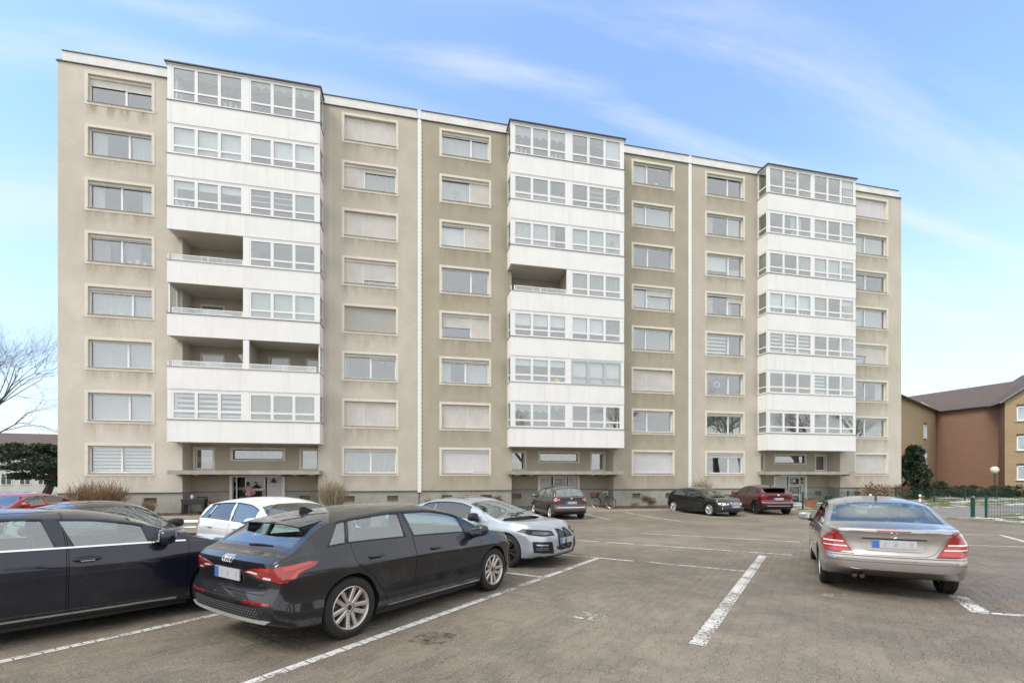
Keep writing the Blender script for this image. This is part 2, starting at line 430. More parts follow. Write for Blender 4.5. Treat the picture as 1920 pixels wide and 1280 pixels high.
# ---- window pieces
def wavy(q, x0, x1, z0, z1, y, amp=.02, per=.11, scallop=0.):
    n = max(4, int((x1-x0)/per*4)); k = len(q.v)
    ph = rnd.random()*6
    for i in range(n+1):
        t = i/n; x = lerp(x0, x1, t)
        yy = y+amp*math.sin(x/per*2*PI+ph)+amp*.4*math.sin(x*9+ph)
        zb = z0+(scallop*abs(math.sin(t*PI*2.0)) if scallop else 0)
        q.v += [(x, yy, zb), (x, yy, z1)]
    for i in range(n):
        q.f.append((k+2*i, k+2*i+2, k+2*i+3, k+2*i+1)); q.m.append(q.mi)
def dress(code, x0, x1, z0, z1, y, parent):
    """what hangs behind one pane"""
    w, h = x1-x0, z1-z0
    for ch in code:
        q = MB(); mt = MAT_CUR_W; nm = 'curtain'; sm = True
        if ch == 'w': wavy(q, x0, x1, z0, z1, y)
        elif ch == 'h': wavy(q, x0, x0+w*.38, z0, z1, y)
        elif ch == 'i': wavy(q, x1-w*.38, x1, z0, z1, y)
        elif ch == 'l': wavy(q, x0, x1, z0, z0+h*.42, y, .015, .08)
        elif ch == 'g': wavy(q, x0, x1, z0, z1, y, .03, .14); mt = MAT_CUR_G
        elif ch == 'G': wavy(q, x0, x1, z0, z1, y, .03, .12); mt = MAT_CUR_GR
        elif ch == 'b': wavy(q, x0, x1, z0, z1, y, .03, .14); mt = MAT_CUR_B
        elif ch == 'p': wavy(q, x0+w*.06, x1-w*.45, z0, z1, y+.04, .03, .16); mt = MAT_CUR_P
        elif ch == 'e': q.box(x0, x1, y, y+.01, z0+h*.04, z1); mt = MAT_CUR_E; nm = 'roller_blind'; sm = False
        elif ch == 'f': q.box(x0, x1, y-.03, y-.02, z0, z1); mt = MAT_CUR_W; nm = 'privacy_blind'; sm = False
        elif ch == 'c': wavy(q, x0, x1, z1-h*.52, z1, y, .018, .09, h*.14); nm = 'lace_valance'
        elif ch == 'C': wavy(q, x0, x1, z1-h*.32, z1, y, .018, .09, h*.2); nm = 'lace_valance'
        elif ch in 'BPQ':
            fr = {'B': 1., 'P': .38, 'Q': .72}[ch]
            q.box(x0, x1, y, y+.012, z1-h*fr, z1); q.box(x0, x1, y-.008, y+.02, z1-h*fr-.02, z1-h*fr); mt = MAT_BLIND; nm = 'roller_blind'; sm = False
        elif ch in 'zZ':
            n = 7 if ch == 'z' else 5; fr = .62 if ch == 'z' else .5
            for i in range(n):
                zz = z0+h*(i+.5)/n; q.box(x0, x1, y, y+.01, zz-h/n*fr/2, zz+h/n*fr/2)
            mt = MAT_BLIND; nm = 'striped_blind'; sm = False
        elif ch == 'v':
            n = 14
            for i in range(n):
                zz = z0+h*(i+.5)/n; q.box(x0, x1, y, y+.014, zz-h/n*.44, zz+h/n*.44)
            mt = MAT_BLIND; nm = 'venetian_blind'; sm = False
        elif ch == 'd': q.box(x0, x1, y-.05, y-.045, z0, z1); mt = MAT_DARKSCREEN; nm = 'insect_screen'; sm = False
        elif ch == 's': q.box(x0, x1, y-.05, y-.045, z0, z1); mt = MAT_GREYSCREEN; nm = 'insect_screen'; sm = False
        elif ch == 'k':
            for tt in (.36, .70): q.box(x0, x1, y-.06, y-.03, z0+h*tt-.02, z0+h*tt+.02)
            mt = MAT_PVC; nm = 'crossbar'; sm = False
        elif ch == 'y': q.lathe([(0, 0), (.2, .02), (.22, .16), (.12, .26), (0, .28)], 10, 'z', ((x0+x1)/2, y+.1, z0)); mt = MAT_YELLOW; nm = 'yellow_pot'
        elif ch == 't':
            for i in range(40):
                a = rnd.random()*6.28; r = rnd.random()*w*.3; L = .06+rnd.random()*.1
                cx, cz = lerp(x0, x1, .45)+r*math.cos(a), z0+h*.05+rnd.random()*h*.62
                dx, dz = L*math.cos(a*3), L*.6+.03
                q.quad((cx, y-.04, cz), (cx+dx*.5+.02, y-.07, cz+dz*.3), (cx+dx, y-.05, cz+dz*.2), (cx+dx*.5-.02, y-.02, cz+dz*.6))
            mt = MAT_GREEN; nm = 'house_plant'; sm = False
        elif ch == 'o': q.lathe([(.20, -.03), (.24, 0), (.20, .03), (.16, 0)], 20, 'y', (lerp(x0, x1, .55), y-.06, z0+h*.5), True); mt = MAT_CUR_W; nm = 'window_wreath'
        elif ch == 'r':
            for dx in (-.06, .05): q.box(lerp(x0, x1, .42)+dx, lerp(x0, x1, .42)+dx+.05, y, y+.03, z1-.32, z1-.24)
            mt = M('warm_ceiling_lamp', (.8, .35, .12), .5); nm = 'ceiling_lamp'; sm = False
        elif ch == 'n':
            for i in range(3): q.box(x0+w*(.1+.27*i), x0+w*(.22+.27*i), y-.03, y+.05, z0, z0+h*(.16+.09*(i % 2)))
            mt = MAT_CUR_W; nm = 'window_ornament'; sm = False
        else: continue
        q.build(nm, mt, parent, sm)
_pane = {}
def pane(x0, x1, z0, z1, y, parent, name='pane', th=.006):
    w, h = round(x1-x0, 3), round(z1-z0, 3)
    if (w, h) not in _pane:
        q = MB(); q.box(0, w, 0, th, 0, h); _pane[(w, h)] = q.mesh('pane', MAT_GLASS)
    o = link(name, _pane[(w, h)], parent); o.location = (x0, y, z0); return o
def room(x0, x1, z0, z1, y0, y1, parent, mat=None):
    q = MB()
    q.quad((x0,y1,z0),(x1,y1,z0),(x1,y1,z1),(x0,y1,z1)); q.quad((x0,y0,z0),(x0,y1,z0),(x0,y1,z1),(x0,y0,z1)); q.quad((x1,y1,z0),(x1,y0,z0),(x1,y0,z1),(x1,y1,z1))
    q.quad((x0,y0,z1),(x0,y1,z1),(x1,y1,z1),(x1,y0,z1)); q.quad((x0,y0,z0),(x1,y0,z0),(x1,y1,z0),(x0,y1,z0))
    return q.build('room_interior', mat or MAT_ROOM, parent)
def shutter(x0, x1, z0, z1, y, parent, mat):
    q = MB(); n = max(1, int(round((z1-z0)/.055)))
    for i in range(n):
        a = z0+(z1-z0)*i/n; c = z0+(z1-z0)*(i+1)/n
        q.quad((x0, y+.012, a), (x1, y+.012, a), (x1, y, a+(c-a)*.35), (x0, y, a+(c-a)*.35))
        q.quad((x0, y, a+(c-a)*.35), (x1, y, a+(c-a)*.35), (x1, y+.004, c), (x0, y+.004, c))
    q.box(x0, x1, y-.004, y+.02, z0-.02, z0)
    q.build('roller_shutter', mat, parent)
def wall_window(x0, x1, z0, z1, spec):
    """spec: (split, (closed, code), (closed, code), shutter colour)"""
    split, A, B, mats = spec
    bw, d = .145, .27
    q = MB()
    q.box(x0, x0+bw, -.018, d, z0, z1); q.box(x1-bw, x1, -.018, d, z0, z1)
    q.box(x0+bw, x1-bw, -.018, d, z1-bw, z1); q.box(x0+bw, x1-bw, -.018, d, z0, z0+bw)
    w = q.build('window', MAT_CREAM, bld)
    ix0, ix1, iz0, iz1 = x0+bw, x1-bw, z0+bw, z1-bw
    q = MB(); q.box(ix0-.03, ix1+.03, -.06, .16, iz0, iz0+.022); q.build('sill', MAT_SILL, w)
    iz0 += .022
    fw = .062; ya, yb = .165, .235
    has = A[0] > 0 or (B and B[0] > 0)
    q = MB()
    zt = iz1-.03
    q.box(ix0, ix1, ya, yb, iz0, iz0+fw); q.box(ix0, ix1, ya, yb, zt-fw, iz1)
    q.box(ix0, ix0+fw, ya, yb, iz0+fw, zt-fw); q.box(ix1-fw, ix1, ya, yb, iz0+fw, zt-fw)
    if split: mx = lerp(ix0, ix1, split); q.box(mx-fw*.8, mx+fw*.8, ya-.006, yb, iz0+fw, zt-fw)
    q.build('frame', MAT_PVC, w)
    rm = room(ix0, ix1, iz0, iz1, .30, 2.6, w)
    segs = [(ix0+fw, mx-fw*.8, A), (mx+fw*.8, ix1-fw, B)] if split else [(ix0+fw, ix1-fw, A)]
    for (a, c, S) in segs:
        pane(a, c, iz0+fw, zt-fw, .19, w)
        cl, code = S
        if cl > 0:
            hh = (zt-iz0)*cl
            shutter(a-.02, c+.02, max(iz0+.03, zt-hh), zt+.0, .135, w, {'c': MAT_SHUT, 'g': MAT_SHUTG, 'w': MAT_SHUTW}[mats])
        if cl < 1: dress(code, a, c, iz0+fw, zt-fw, .33, w)
    if has and B and (A[0] < 1 or B[0] < 1):
        q = MB(); q.box(ix0+.001, ix1-.001, .09, .165, iz1-.15, iz1-.001); q.build('shutter_box', {'c': MAT_SHUT, 'g': MAT_SHUTG, 'w': MAT_SHUTW}[mats], w)
    return w
# rows from the ground floor up
WD = {
 (0, 'L'): [(.50, (0,'z'), (0,'z'), 'w'), (.62, (0,'f'), (0,'f'), 'w'), (.60, (0,'w'), (0,'w'), 'w'), (.67, (.16,'wn'), (.16,'w'), 'c'), (.50, (.12,'p'), (.12,'pn'), 'c'), (.50, (.10,'h'), (.10,'i'), 'c'), (.62, (0,'h'), (0,'w'), 'c'), (.57, (.34,''), (.36,''), 'c')],
 (0, 'R'): [(.50, (.12,'g'), (.12,'g'), 'c'), (.36, (1,''), (1,''), 'c'), (.50, (.10,''), (.15,'r'), 'c'), (None, (.99,''), None, 'g'), (.35, (1,''), (.78,'l'), 'c'), (.35, (1,''), (1,''), 'c'), (.37, (.95,''), (.22,'g'), 'c'), (.35, (1,''), (1,''), 'c')],
 (1, 'L'): [(.65, (1,''), (.90,''), 'w'), (.55, (1,''), (1,''), 'c'), (.50, (.13,'h'), (.13,'w'), 'c'), (.62, (.55,'c'), (1,''), 'c'), (.62, (0,''), (0,''), 'c'), (.48, (.12,'B'), (1,''), 'c'), (.60, (.08,'wt'), (1,''), 'c'), (.62, (.14,'w'), (.14,'w'), 'c')],
 (1, 'R'): [(None, (1,''), None, 'w'), (.36, (0,''), (0,''), 'c'), (.36, (1,''), (1,''), 'c'), (.33, (0,'d'), (0,'g'), 'c'), (.36, (0,'w'), (.34,'w'), 'c'), (.38, (0,''), (0,''), 'c'), (.33, (0,'w'), (0,'w'), 'c'), (.36, (0,'w'), (0,'n'), 'c')],
 (2, 'L'): [(.62, (.20,'t'), (.20,'g'), 'w'), (.62, (.12,'g'), (.12,'g'), 'c'), (.62, (0,'o'), (0,''), 'c'), (.62, (0,'Z'), (0,''), 'c'), (.60, (0,'ht'), (.32,'h'), 'c'), (.62, (0,'Q'), (0,'l'), 'c'), (.60, (0,'ht'), (0,'w'), 'c'), (.60, (.05,''), (.05,''), 'c')],
 (2, 'R'): [(None, (1,''), None, 'c'), (.34, (0,'g'), (0,'g'), 'c'), (.34, (0,''), (0,'i'), 'c'), (.40, (.55,'l'), (1,''), 'c'), (.34, (0,'w'), (0,'w'), 'c'), (.36, (.14,''), (.14,''), 'c'), (.34, (0,'w'), (0,'w'), 'c'), (None, (1,''), None, 'w')],
}
for (s, side), rows in WD.items():
    c = COLL if side == 'L' else COLR
    for k, sp in enumerate(rows):
        z = WB0+STO*k; wall_window(XS[s]+c[0], XS[s]+c[1], z, z+WH, sp)

# ---- balcony bays
FZ = lambda k: 3.40+STO*(k-2)            # underside of the balcony front of floor k
FH = 1.17
BD = {   # (section, floor): (left glazing, right glazing); None = open loggia
 (0,8): (('', '', 'n'), ('C', 'C', 'C')), (0,7): (('v', 'v', 'v'), ('s', 'B', 'B')), (0,6): (('Pn', 'P', 'P'), ('k', 'k', 'sP')),
 (0,5): (None, ('', '', '')), (0,4): (None, ('e', 'e', 'e')), (0,3): (None, None), (0,2): (('Z', 'Z', 'Z'), ('G', 'G', 'G')),
 (1,8): (('cn', 'c', 'cn'), ('', '', 'B')), (1,7): (('l', 'l', 'l'), ('', 'k', 'n')), (1,6): (('w', 'f', 'h'), ('e', 'f', 'wt')),
 (1,5): (None, ('g', 'g', 'g')), (1,4): (('Q', 'Q', 'Q'), ('B', 'B', 'd')), (1,3): (('P', 'P', 'Py'), ('v', 'v', 'v')), (1,2): (('c', 'c', 'C'), ('', '', '')),
 (2,8): (('', 'k', ''), ('', '', 'P')), (2,7): (('', 'i', 'h'), ('b', '', 'b')), (2,6): (('', '', 's'), ('f', 'f', 'P')),
 (2,5): (('Bn', 'B', 'Bn'), ('b', '', 'P')), (2,4): (('Z', 'Z', 'Z'), ('', '', '')), (2,3): (('', '', ''), ('Z', '', '')), (2,2): (('', '', ''), ('', '', '')),
}
def glazing(x0, x1, z0, z1, codes, mat):
    y0, y1 = YB+.03, YB+.10; fw = .095; tr = z0+(z1-z0)*.29
    q = MB()
    q.box(x0, x1, y0, y1, z0, z0+fw); q.box(x0, x1, y0, y1, z1-fw*1.3, z1)
    cols = [lerp(x0+fw/2, x1-fw/2, i/3.) for i in range(4)]
    for i, c in enumerate(cols):
        hw = fw*.55 if i in (0, 3) else fw*.82
        q.box(c-hw, c+hw, y0-.004*(i in (1, 2)), y1, z0+fw, z1-fw*1.3)
    for a, c in zip(cols, cols[1:]): q.box(a+fw*.5, c-fw*.5, y0+.004, y1-.004, tr-fw*.55, tr+fw*.55)
    w = q.build('balcony_window', mat, bld)
    for i in range(3):
        a, c = cols[i]+fw*(.55 if i == 0 else .82), cols[i+1]-fw*(.55 if i == 2 else .82)
        pane(a, c, tr+fw*.55, z1-fw*1.3, YB+.062, w)
        pane(a, c, z0+fw, tr-fw*.55, YB+.062, w, 'lower_pane')
        code = codes[i]
        up = ''.join(ch for ch in code if ch in 'PQkCcsd'); full = ''.join(ch for ch in code if ch not in 'PQkCcsdB')
        if up: dress(up, a, c, tr+fw*.55, z1-fw*1.3, YB+.17, w)
        if 'B' in code: dress('B', a, c, tr-.02, z1-fw*1.3, YB+.17, w)
        if full: dress(full, a, c, z0+fw, z1-fw*1.3, YB+.17, w)
def side_glazing(x, sgn, z0, z1, dark):
    y0, y1 = YB+.117, -.005; fw = .08; tr = z0+(z1-z0)*.29
    xa, xb = (x, x+.07) if sgn < 0 else (x-.07, x)
    q = MB()
    q.box(xa, xb, y0, y1, z0, z0+fw); q.box(xa, xb, y0, y1, z1-fw*1.3, z1)
    q.box(xa, xb, y0, y0+fw, z0+fw, z1-fw*1.3); q.box(xa, xb, y1-fw, y1, z0+fw, z1-fw*1.3); q.box(xa+.004, xb-.004, y0+fw, y1-fw, tr-fw*.5, tr+fw*.5)
    w = q.build('balcony_side_window', MAT_PVC, bld)
    xc = (xa+xb)/2
    for nm, a, c in (('pane', tr+fw*.5, z1-fw*1.3), ('lower_pane', z0+fw, tr-fw*.5)):
        q = MB(); q.box(xc-.003, xc+.003, y0+fw, y1-fw, a, c); q.build(nm, MAT_GLASS, w)
    if dark:
        q = MB(); q.box(xc-sgn*.05-.004, xc-sgn*.05+.004, y0+fw, y1-fw, z0+fw, z1-fw*1.3); q.build('privacy_panel', MAT_GREYSCREEN, w)
def low_rail(x0, x1, z0):
    q = MB(); y0, y1 = YB+.03, YB+.08
    q.box(x0, x1, y0, y1, z0+.02, z0+.055); q.box(x0, x1, y0, y1, z0+.27, z0+.315)
    xm = (x0+x1)/2
    for c in (x0+.02, xm, x1-.02): q.box(c-.022, c+.022, y0+.002, y1-.002, z0+.055, z0+.27)
    w = q.build('balcony_rail', MAT_PVC, bld)
    for a, c in ((x0+.042, xm-.022), (xm+.022, x1-.042)): pane(a, c, z0+.055, z0+.27, YB+.052, w)
def loggia_door(x0, x1, z0, z1, open_win=True):
    """window or door in the loggia's rear wall"""
    q = MB(); bw = .09
    q.box(x0, x0+bw, YR-.03, YR+.02, z0, z1); q.box(x1-bw, x1, YR-.03, YR+.02, z0, z1); q.box(x0+bw, x1-bw, YR-.03, YR+.02, z1-bw, z1); q.box(x0+bw, x1-bw, YR-.03, YR+.02, z0, z0+bw)
    w = q.build('loggia_window', MAT_CREAM, bld)
    pane(x0+bw, x1-bw, z0+bw, z1-bw, YR-.006, w)
    q = MB(); q.box(x0+bw, x1-bw, YR+.002, YR+.015, z0+bw, z1-bw); q.build('room_interior', MAT_ROOM, w)
for s in range(3):
    X = XS[s]
    # rear walls of the loggias, the return walls, the party wall between the two flats
    zg = -.9
    ent = [(X+5.84, X+6.98, 1.93, 3.26), (X+7.77, X+10.71, 2.47, 3.25), (X+11.48, X+12.62, 1.93, 3.26), (X+7.74, X+10.70, -.9, 1.62)]
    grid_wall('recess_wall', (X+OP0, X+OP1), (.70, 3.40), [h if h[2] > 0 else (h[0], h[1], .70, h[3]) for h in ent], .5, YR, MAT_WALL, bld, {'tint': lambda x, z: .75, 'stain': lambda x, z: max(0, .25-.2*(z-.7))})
    cw = [(X+6.0, X+6.62, .06, .42), (X+11.5, X+12.1, .06, .42)]
    for a0, a1 in ((X+OP0, X+7.74), (X+10.70, X+OP1)):
        grid_wall('plinth', (a0, a1), (zg, .66), [c for c in cw if a0 < c[0] < a1], 2., YR-.02, MAT_PLINTH, bld)
        q = MB(); q.box(a0, a1, YR-.05, YR+.01, .66, .70); q.build('plinth_drip_edge', MAT_DARKMETAL, bld)
    for c in cw: cellar_window(*c, YR-.02)
    for xx, sg in ((X+OP0, 1), (X+OP1, -1)):
        q = MB(); q.quad((xx, 0, .70), (xx, YR+.2, .70), (xx, YR+.2, 23.2), (xx, 0, 23.2)) if sg > 0 else q.quad((xx, YR+.2, .70), (xx, 0, .70), (xx, 0, 23.2), (xx, YR+.2, 23.2))
        q.build('return_wall', MAT_WALL, bld)
        q = MB(); q.quad((xx+.02*sg, .05, zg), (xx+.02*sg, YR, zg), (xx+.02*sg, YR, .70), (xx+.02*sg, .05, .70)); q.build('plinth_return', MAT_PLINTH, bld)
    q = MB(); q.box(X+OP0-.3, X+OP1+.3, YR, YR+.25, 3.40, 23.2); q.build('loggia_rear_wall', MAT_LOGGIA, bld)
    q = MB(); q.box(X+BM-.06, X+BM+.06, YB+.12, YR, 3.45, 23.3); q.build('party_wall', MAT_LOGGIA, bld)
    for k in range(2, 9):
        z = FZ(k); zt = z+FH; zn = FZ(k+1) if k < 8 else 23.36
        LG, RG = BD[(s, k)]
        for side, (a, c, G) in enumerate(((X+BL, X+BM, LG), (X+BM, X+BR, RG))):
            g0, g1 = (a+.0, c-.0025) if side == 0 else (a+.0025, c)
            q = MB()
            q.box(g0, g1, YB, YB+.12, z, zt)                     # front
            if side == 0: q.box(a, a+.12, YB+.12, -.002, z, zt)
            else: q.box(c-.12, c, YB+.12, -.002, z, zt)
            bal = q.build('balcony', MAT_WHITE, bld)
            q = MB(); q.box(g0+.121 if side == 0 else g0, g1 if side == 0 else g1-.121, YB+.121, YR-.002, z+.01, z+.20); q.build('balcony_floor', MAT_SOFFIT, bal)
            q = MB(); q.box(g0-(.03 if side == 0 else 0), g1+(.03 if side else 0), YB-.035, YB+.14, zt, zt+.022)
            if side == 0: q.box(a-.03, a+.14, YB+.14, -.004, zt, zt+.022)
            else: q.box(c-.14, c+.03, YB+.14, -.004, zt, zt+.022)
            q.build('coping', MAT_SILL if k % 2 else MAT_DARKMETAL, bal)
            z0 = zt+.024; z1 = zn-.004
            cw_, mw_ = (.20, .15) if s < 2 else (.10, .075)
            i0, i1 = (a+cw_, c-mw_) if side == 0 else (a+mw_, c-cw_)
            if G is None:
                low_rail(i0+.02, i1-.01, zt+.022)
                q = MB(); e = a+.02 if side == 0 else c-.09
                loggia_door(a+.75 if side == 0 else a+.55, a+2.0 if side == 0 else a+1.75, z+.95, z+2.42)
                loggia_door(c-.85 if side == 0 else c-1.15, c-.12 if side == 0 else c-.35, z+.25, z+2.42)
            else:
                mat = MAT_GREYPVC if (s, k, side) == (1, 3, 1) else MAT_PVC
                glazing(i0, i1, z0, z1-.075, G, mat)
                q = MB(); q.box(i0, i1, YB+.025, YB+.11, z1-.074, z1); q.build('head_rail', MAT_PVC, bal)
                q = MB(); q.box(a+.004 if side == 0 else c-cw_+.001, a+cw_-.001 if side == 0 else c-.004, YB+.022, YB+.115, z0, z1); q.build('corner_post', MAT_PVC, bal)
            xx, sg = (a+.012, -1) if side == 0 else (c-.012, 1)
            if G is not None or (s, k, side) in ((0, 4, 0), (0, 3, 1)):
                side_glazing(xx, sg, z0, z1, s == 2 and side == 0 and k < 7)
            elif True:
                q = MB(); (q.box(xx-.0, xx+.05, YB+.03, YB+.08, z0, z0+.30)); q.build('rail_post', MAT_PVC, bal)
        if LG is not None or RG is not None or True:
            q = MB(); q.box(X+BM-mw_+.002, X+BM+mw_-.002, YB+.02, YB+.115, zt+.024, zn-.004); q.build('divider_post', MAT_PVC, bld)
    q = MB(); q.box(X+BL-.10, X+BR+.10, YB-.10, -.072, 23.36, 23.42); q.build('bay_roof', MAT_DARKMETAL, bld)
    q = MB(); q.box(X+BL-.02, X+BR+.02, YB-.02, -.073, 23.30, 23.358); q.build('bay_roof_fascia', MAT_PVC, bld)
    # ground floor: windows, canopy, entrance door
    for i, h in enumerate(ent[:3]):
        q = MB(); bw = .12 if i != 1 else .13; x0, x1, z0, z1 = h
        q.box(x0, x0+bw, YR-.04, YR+.14, z0, z1); q.box(x1-bw, x1, YR-.04, YR+.14, z0, z1); q.box(x0+bw, x1-bw, YR-.04, YR+.14, z1-bw, z1); q.box(x0+bw, x1-bw, YR-.04, YR+.14, z0, z0+bw*.6)
        w = q.build('ground_floor_window', MAT_CREAM, bld)
        q = MB(); y0 = YR+.08; fw = .05; a0, a1, c0, c1 = x0+bw, x1-bw, z0+bw*.6, z1-bw
        q.box(a0, a0+fw, y0, y0+.05, c0, c1); q.box(a1-fw, a1, y0, y0+.05, c0, c1); q.box(a0+fw, a1-fw, y0, y0+.05, c1-fw, c1); q.box(a0+fw, a1-fw, y0, y0+.05, c0, c0+fw)
        q.build('frame', MAT_PVC if i != 1 else MAT_DARKMETAL, w)
        pane(a0+fw, a1-fw, c0+fw, c1-fw, YR+.10, w)
        room(a0, a1, c0, c1, YR+.15, YR+.24, w)
        if i == 1: 
            q = MB(); wavy(q, a0+fw, a1-fw, c0+fw, c1-fw, YR+.17, .012, .10); q.build('curtain', M('brown_net_curtain', (.17, .145, .125), .9, .3, 14), w, True)
        elif i == 0: dress('c', a0+fw, a1-fw, c0+fw, lerp(c0, c1, .6), YR+.17, w)
        elif s == 0: dress('s', a0+fw, a1-fw, c0+fw, lerp(c0, c1, .55), YR+.22, w)
    q = MB(); q.box(X+BL+.02, X+BR-.02, YB-.02, YR-.06, 1.68, 1.90)
    cnp = q.build('entrance_canopy', MAT_CONC, bld)
    for i in range(9):
        cx = lerp(X+BL+.5, X+BR-.5, i/8.)
        if 7.6 < cx-X < 10.8: continue
        q = MB(); q.prism([(YB+.02, 1.68), (YB+.02, 1.63), (YB+.5, 1.56), (YR-.06, 1.56), (YR-.06, 1.68)], 'x', cx-.09, cx+.09); q.build('canopy_bracket', MAT_CONC, cnp)
    # entrance: white panelled front with a glazed door
    d0, d1 = X+7.74, X+10.70; yb_ = YR+.06
    q = MB(); q.box(d0, d0+.15, YR-.10, yb_+.06, -.55, 1.62); q.box(d1-.15, d1, YR-.10, yb_+.06, -.55, 1.62); q.box(d0+.15, d1-.15, YR-.02, yb_+.06, 1.52, 1.62)
    dr = q.build('entrance_door', MAT_PVC, bld)
    l0, l1 = (X+8.52, X+9.60) if s == 0 else (X+8.84, X+9.82) if s == 1 else (X+9.15, X+10.2)
    PW = M('grey_white_door_panel', (.64, .635, .64), .5, .05, 2)
    for a, c in ((d0+.15, l0-.10-(.38 if s == 0 else 0)), (l1+.08, d1-.15)):
        if c-a < .15: continue
        n = max(1, int((c-a)/.13))
        for i in range(n):
            q = MB(); q.box(a+(c-a)*i/n+.006, a+(c-a)*(i+1)/n-.006, yb_-.01, yb_+.02, -.5, 1.52); q.build('panel', PW, dr)
        q = MB(); q.box(a, c, yb_+.02, yb_+.04, -.5, 1.52); q.build('panel_backing', MAT_PVC, dr)
    if s == 0:
        q = MB(); q.box(l0-.48, l0-.42, yb_-.03, yb_+.05, -.5, 1.52); q.build('door_post', MAT_PVC, dr)
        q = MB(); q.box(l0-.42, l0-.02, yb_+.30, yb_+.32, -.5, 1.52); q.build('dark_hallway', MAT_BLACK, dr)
    fr = .09; q = MB()
    q.box(l0, l0+fr, yb_-.03, yb_+.03, -.48, 1.50); q.box(l1-fr, l1, yb_-.03, yb_+.03, -.48, 1.50)
    bars = [(-.48, -.36), (.72 if s < 2 else .78, .86), (1.40, 1.50)] + ([(.10, .19)] if s == 2 else [])
    for a, c in bars: q.box(l0+fr, l1-fr, yb_-.03, yb_+.03, a, c)
    lf = q.build('door_leaf', MAT_PVC, dr)
    zs_ = sorted(bars)
    for (a0, a1), (b0, b1) in zip(zs_, zs_[1:]): pane(l0+fr, l1-fr, a1, b0, yb_-.003, dr, 'door_pane')
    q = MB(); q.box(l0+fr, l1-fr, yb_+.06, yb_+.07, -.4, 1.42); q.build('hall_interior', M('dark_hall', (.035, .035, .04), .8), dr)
    if s == 0:
        q = MB(); c = ((l0+l1)/2, yb_-.008, 1.16)
        q.poly([(c[0]+.11*math.sin(t)**3*1.1, c[1]-.004, c[2]+.09*(.81*math.cos(t)-.31*math.cos(2*t)-.12*math.cos(3*t))) for t in [2*PI*i/26 for i in range(26)]]); q.build('heart_decoration', M('pale_wreath', (.5, .52, .5), .7), dr)
        q = MB(); q.prism([(X+9.90, 1.20), (X+10.22, 1.20), (X+10.06, 1.47)], 'y', yb_-.12, yb_-.012); q.build('wall_lamp', MAT_BLACK, dr)
        q = MB(); q.lathe([(0, -.05), (.07, -.05), (.08, 0), (0, 0)], 14, 'y', (X+8.0, yb_-.011, 1.33)); q.build('wall_lamp', MAT_SHUTG, dr)
    elif s == 2:
        q = MB(); c = ((l0+l1)/2, yb_-.01, 1.2); q.box(c[0]-.12, c[0]+.12, c[1]-.004, c[1], 1.1, 1.32); q.build('notice', MAT_PVC, dr)
        q = MB(); q.lathe([(0, -.09), (.07, -.09), (.09, -.02), (.05, 0), (0, 0)], 12, 'y', (l1+.16, yb_-.011, 1.33)); q.box(l1+.12, l1+.20, yb_-.09, yb_-.012, .98, 1.13); q.build('wall_lamp', MAT_BLACK, dr)
    else:
        for cx in (X+8.15, X+10.1):
            q = MB(); q.lathe([(0, -.03), (.06, -.03), (.06, 0), (0, 0)], 14, 'y', (cx, yb_-.011, 1.25)); q.build('bell_plate', MAT_SHUTG, dr)
    q = MB(); q.tube([(l1-.05, yb_-.06, .15), (l1-.05, yb_-.09, .25), (l1-.05, yb_-.09, .75), (l1-.05, yb_-.06, .85)], .016, 6); q.build('handle', MAT_DARKMETAL, lf)
    q = MB(); q.box(d0-.2, d1+.2, YB+.3, YR+.05, -.62, -.40); q.build('entrance_step', MAT_CONC, bld)
    q = MB(); q.box(X+5.7, X+6.0, YR-.0, YR+.0, 0, 0) if False else None
# things on the open loggias (sub-parts of their flats' balconies read as their own things)
def hang(name, label, cat, x, z, y, fn, mat):
    q = MB(); fn(q, x, y, z); tag(q.build(name, mat, None, True), label, cat)
hang('hanging_lamp', 'white cone lamp hanging in the lowest open loggia on the left bay', 'lamp', XS[0]+BM-.42, FZ(3)+1.75, -.2, lambda q, x, y, z: (q.lathe([(0, 0), (.03, .0), (.22, .36), (0, .38)], 14, 'z', (x, y, z)), q.tube([(x, y, z+.37), (x, y, FZ(4)+.02)], .006, 4)), MAT_SHUTW)
hang('potted_plant', 'dark red plant on the railing of the second open loggia from below', 'plant', XS[0]+BL+1.02, FZ(4)+1.50, YB+.3, lambda q, x, y, z: [q.obox((x+rnd.uniform(-.14,.14), y+rnd.uniform(-.1,.1), z+rnd.uniform(-.1,.2)), ((.7,.7,0),(-.5,.5,.7),(.5,-.5,.7)), .05, .03, .004) for i in range(40)]+[q.tube([(x, y, z-.1), (x, y, FZ(4)+.2)], .05, 8)], M('dark_red_leaf', (.09, .03, .025), .6, .5, 20))
hang('flower_box', 'cream flower box behind the rail glass of the left loggia', 'flower box', XS[0]+BL+2.75, FZ(4)+1.23, YB+.25, lambda q, x, y, z: (q.prism([(x-.24, z-.02), (x+.24, z-.02), (x+.27, z+.15), (x-.27, z+.15)], 'y', y-.08, y+.08), q.box(x-.2, x-.16, y-.05, y+.05, z-1.03, z-.02), q.box(x+.16, x+.2, y-.05, y+.05, z-1.03, z-.02)), M('cream_flower_box', (.72, .68, .42), .6))
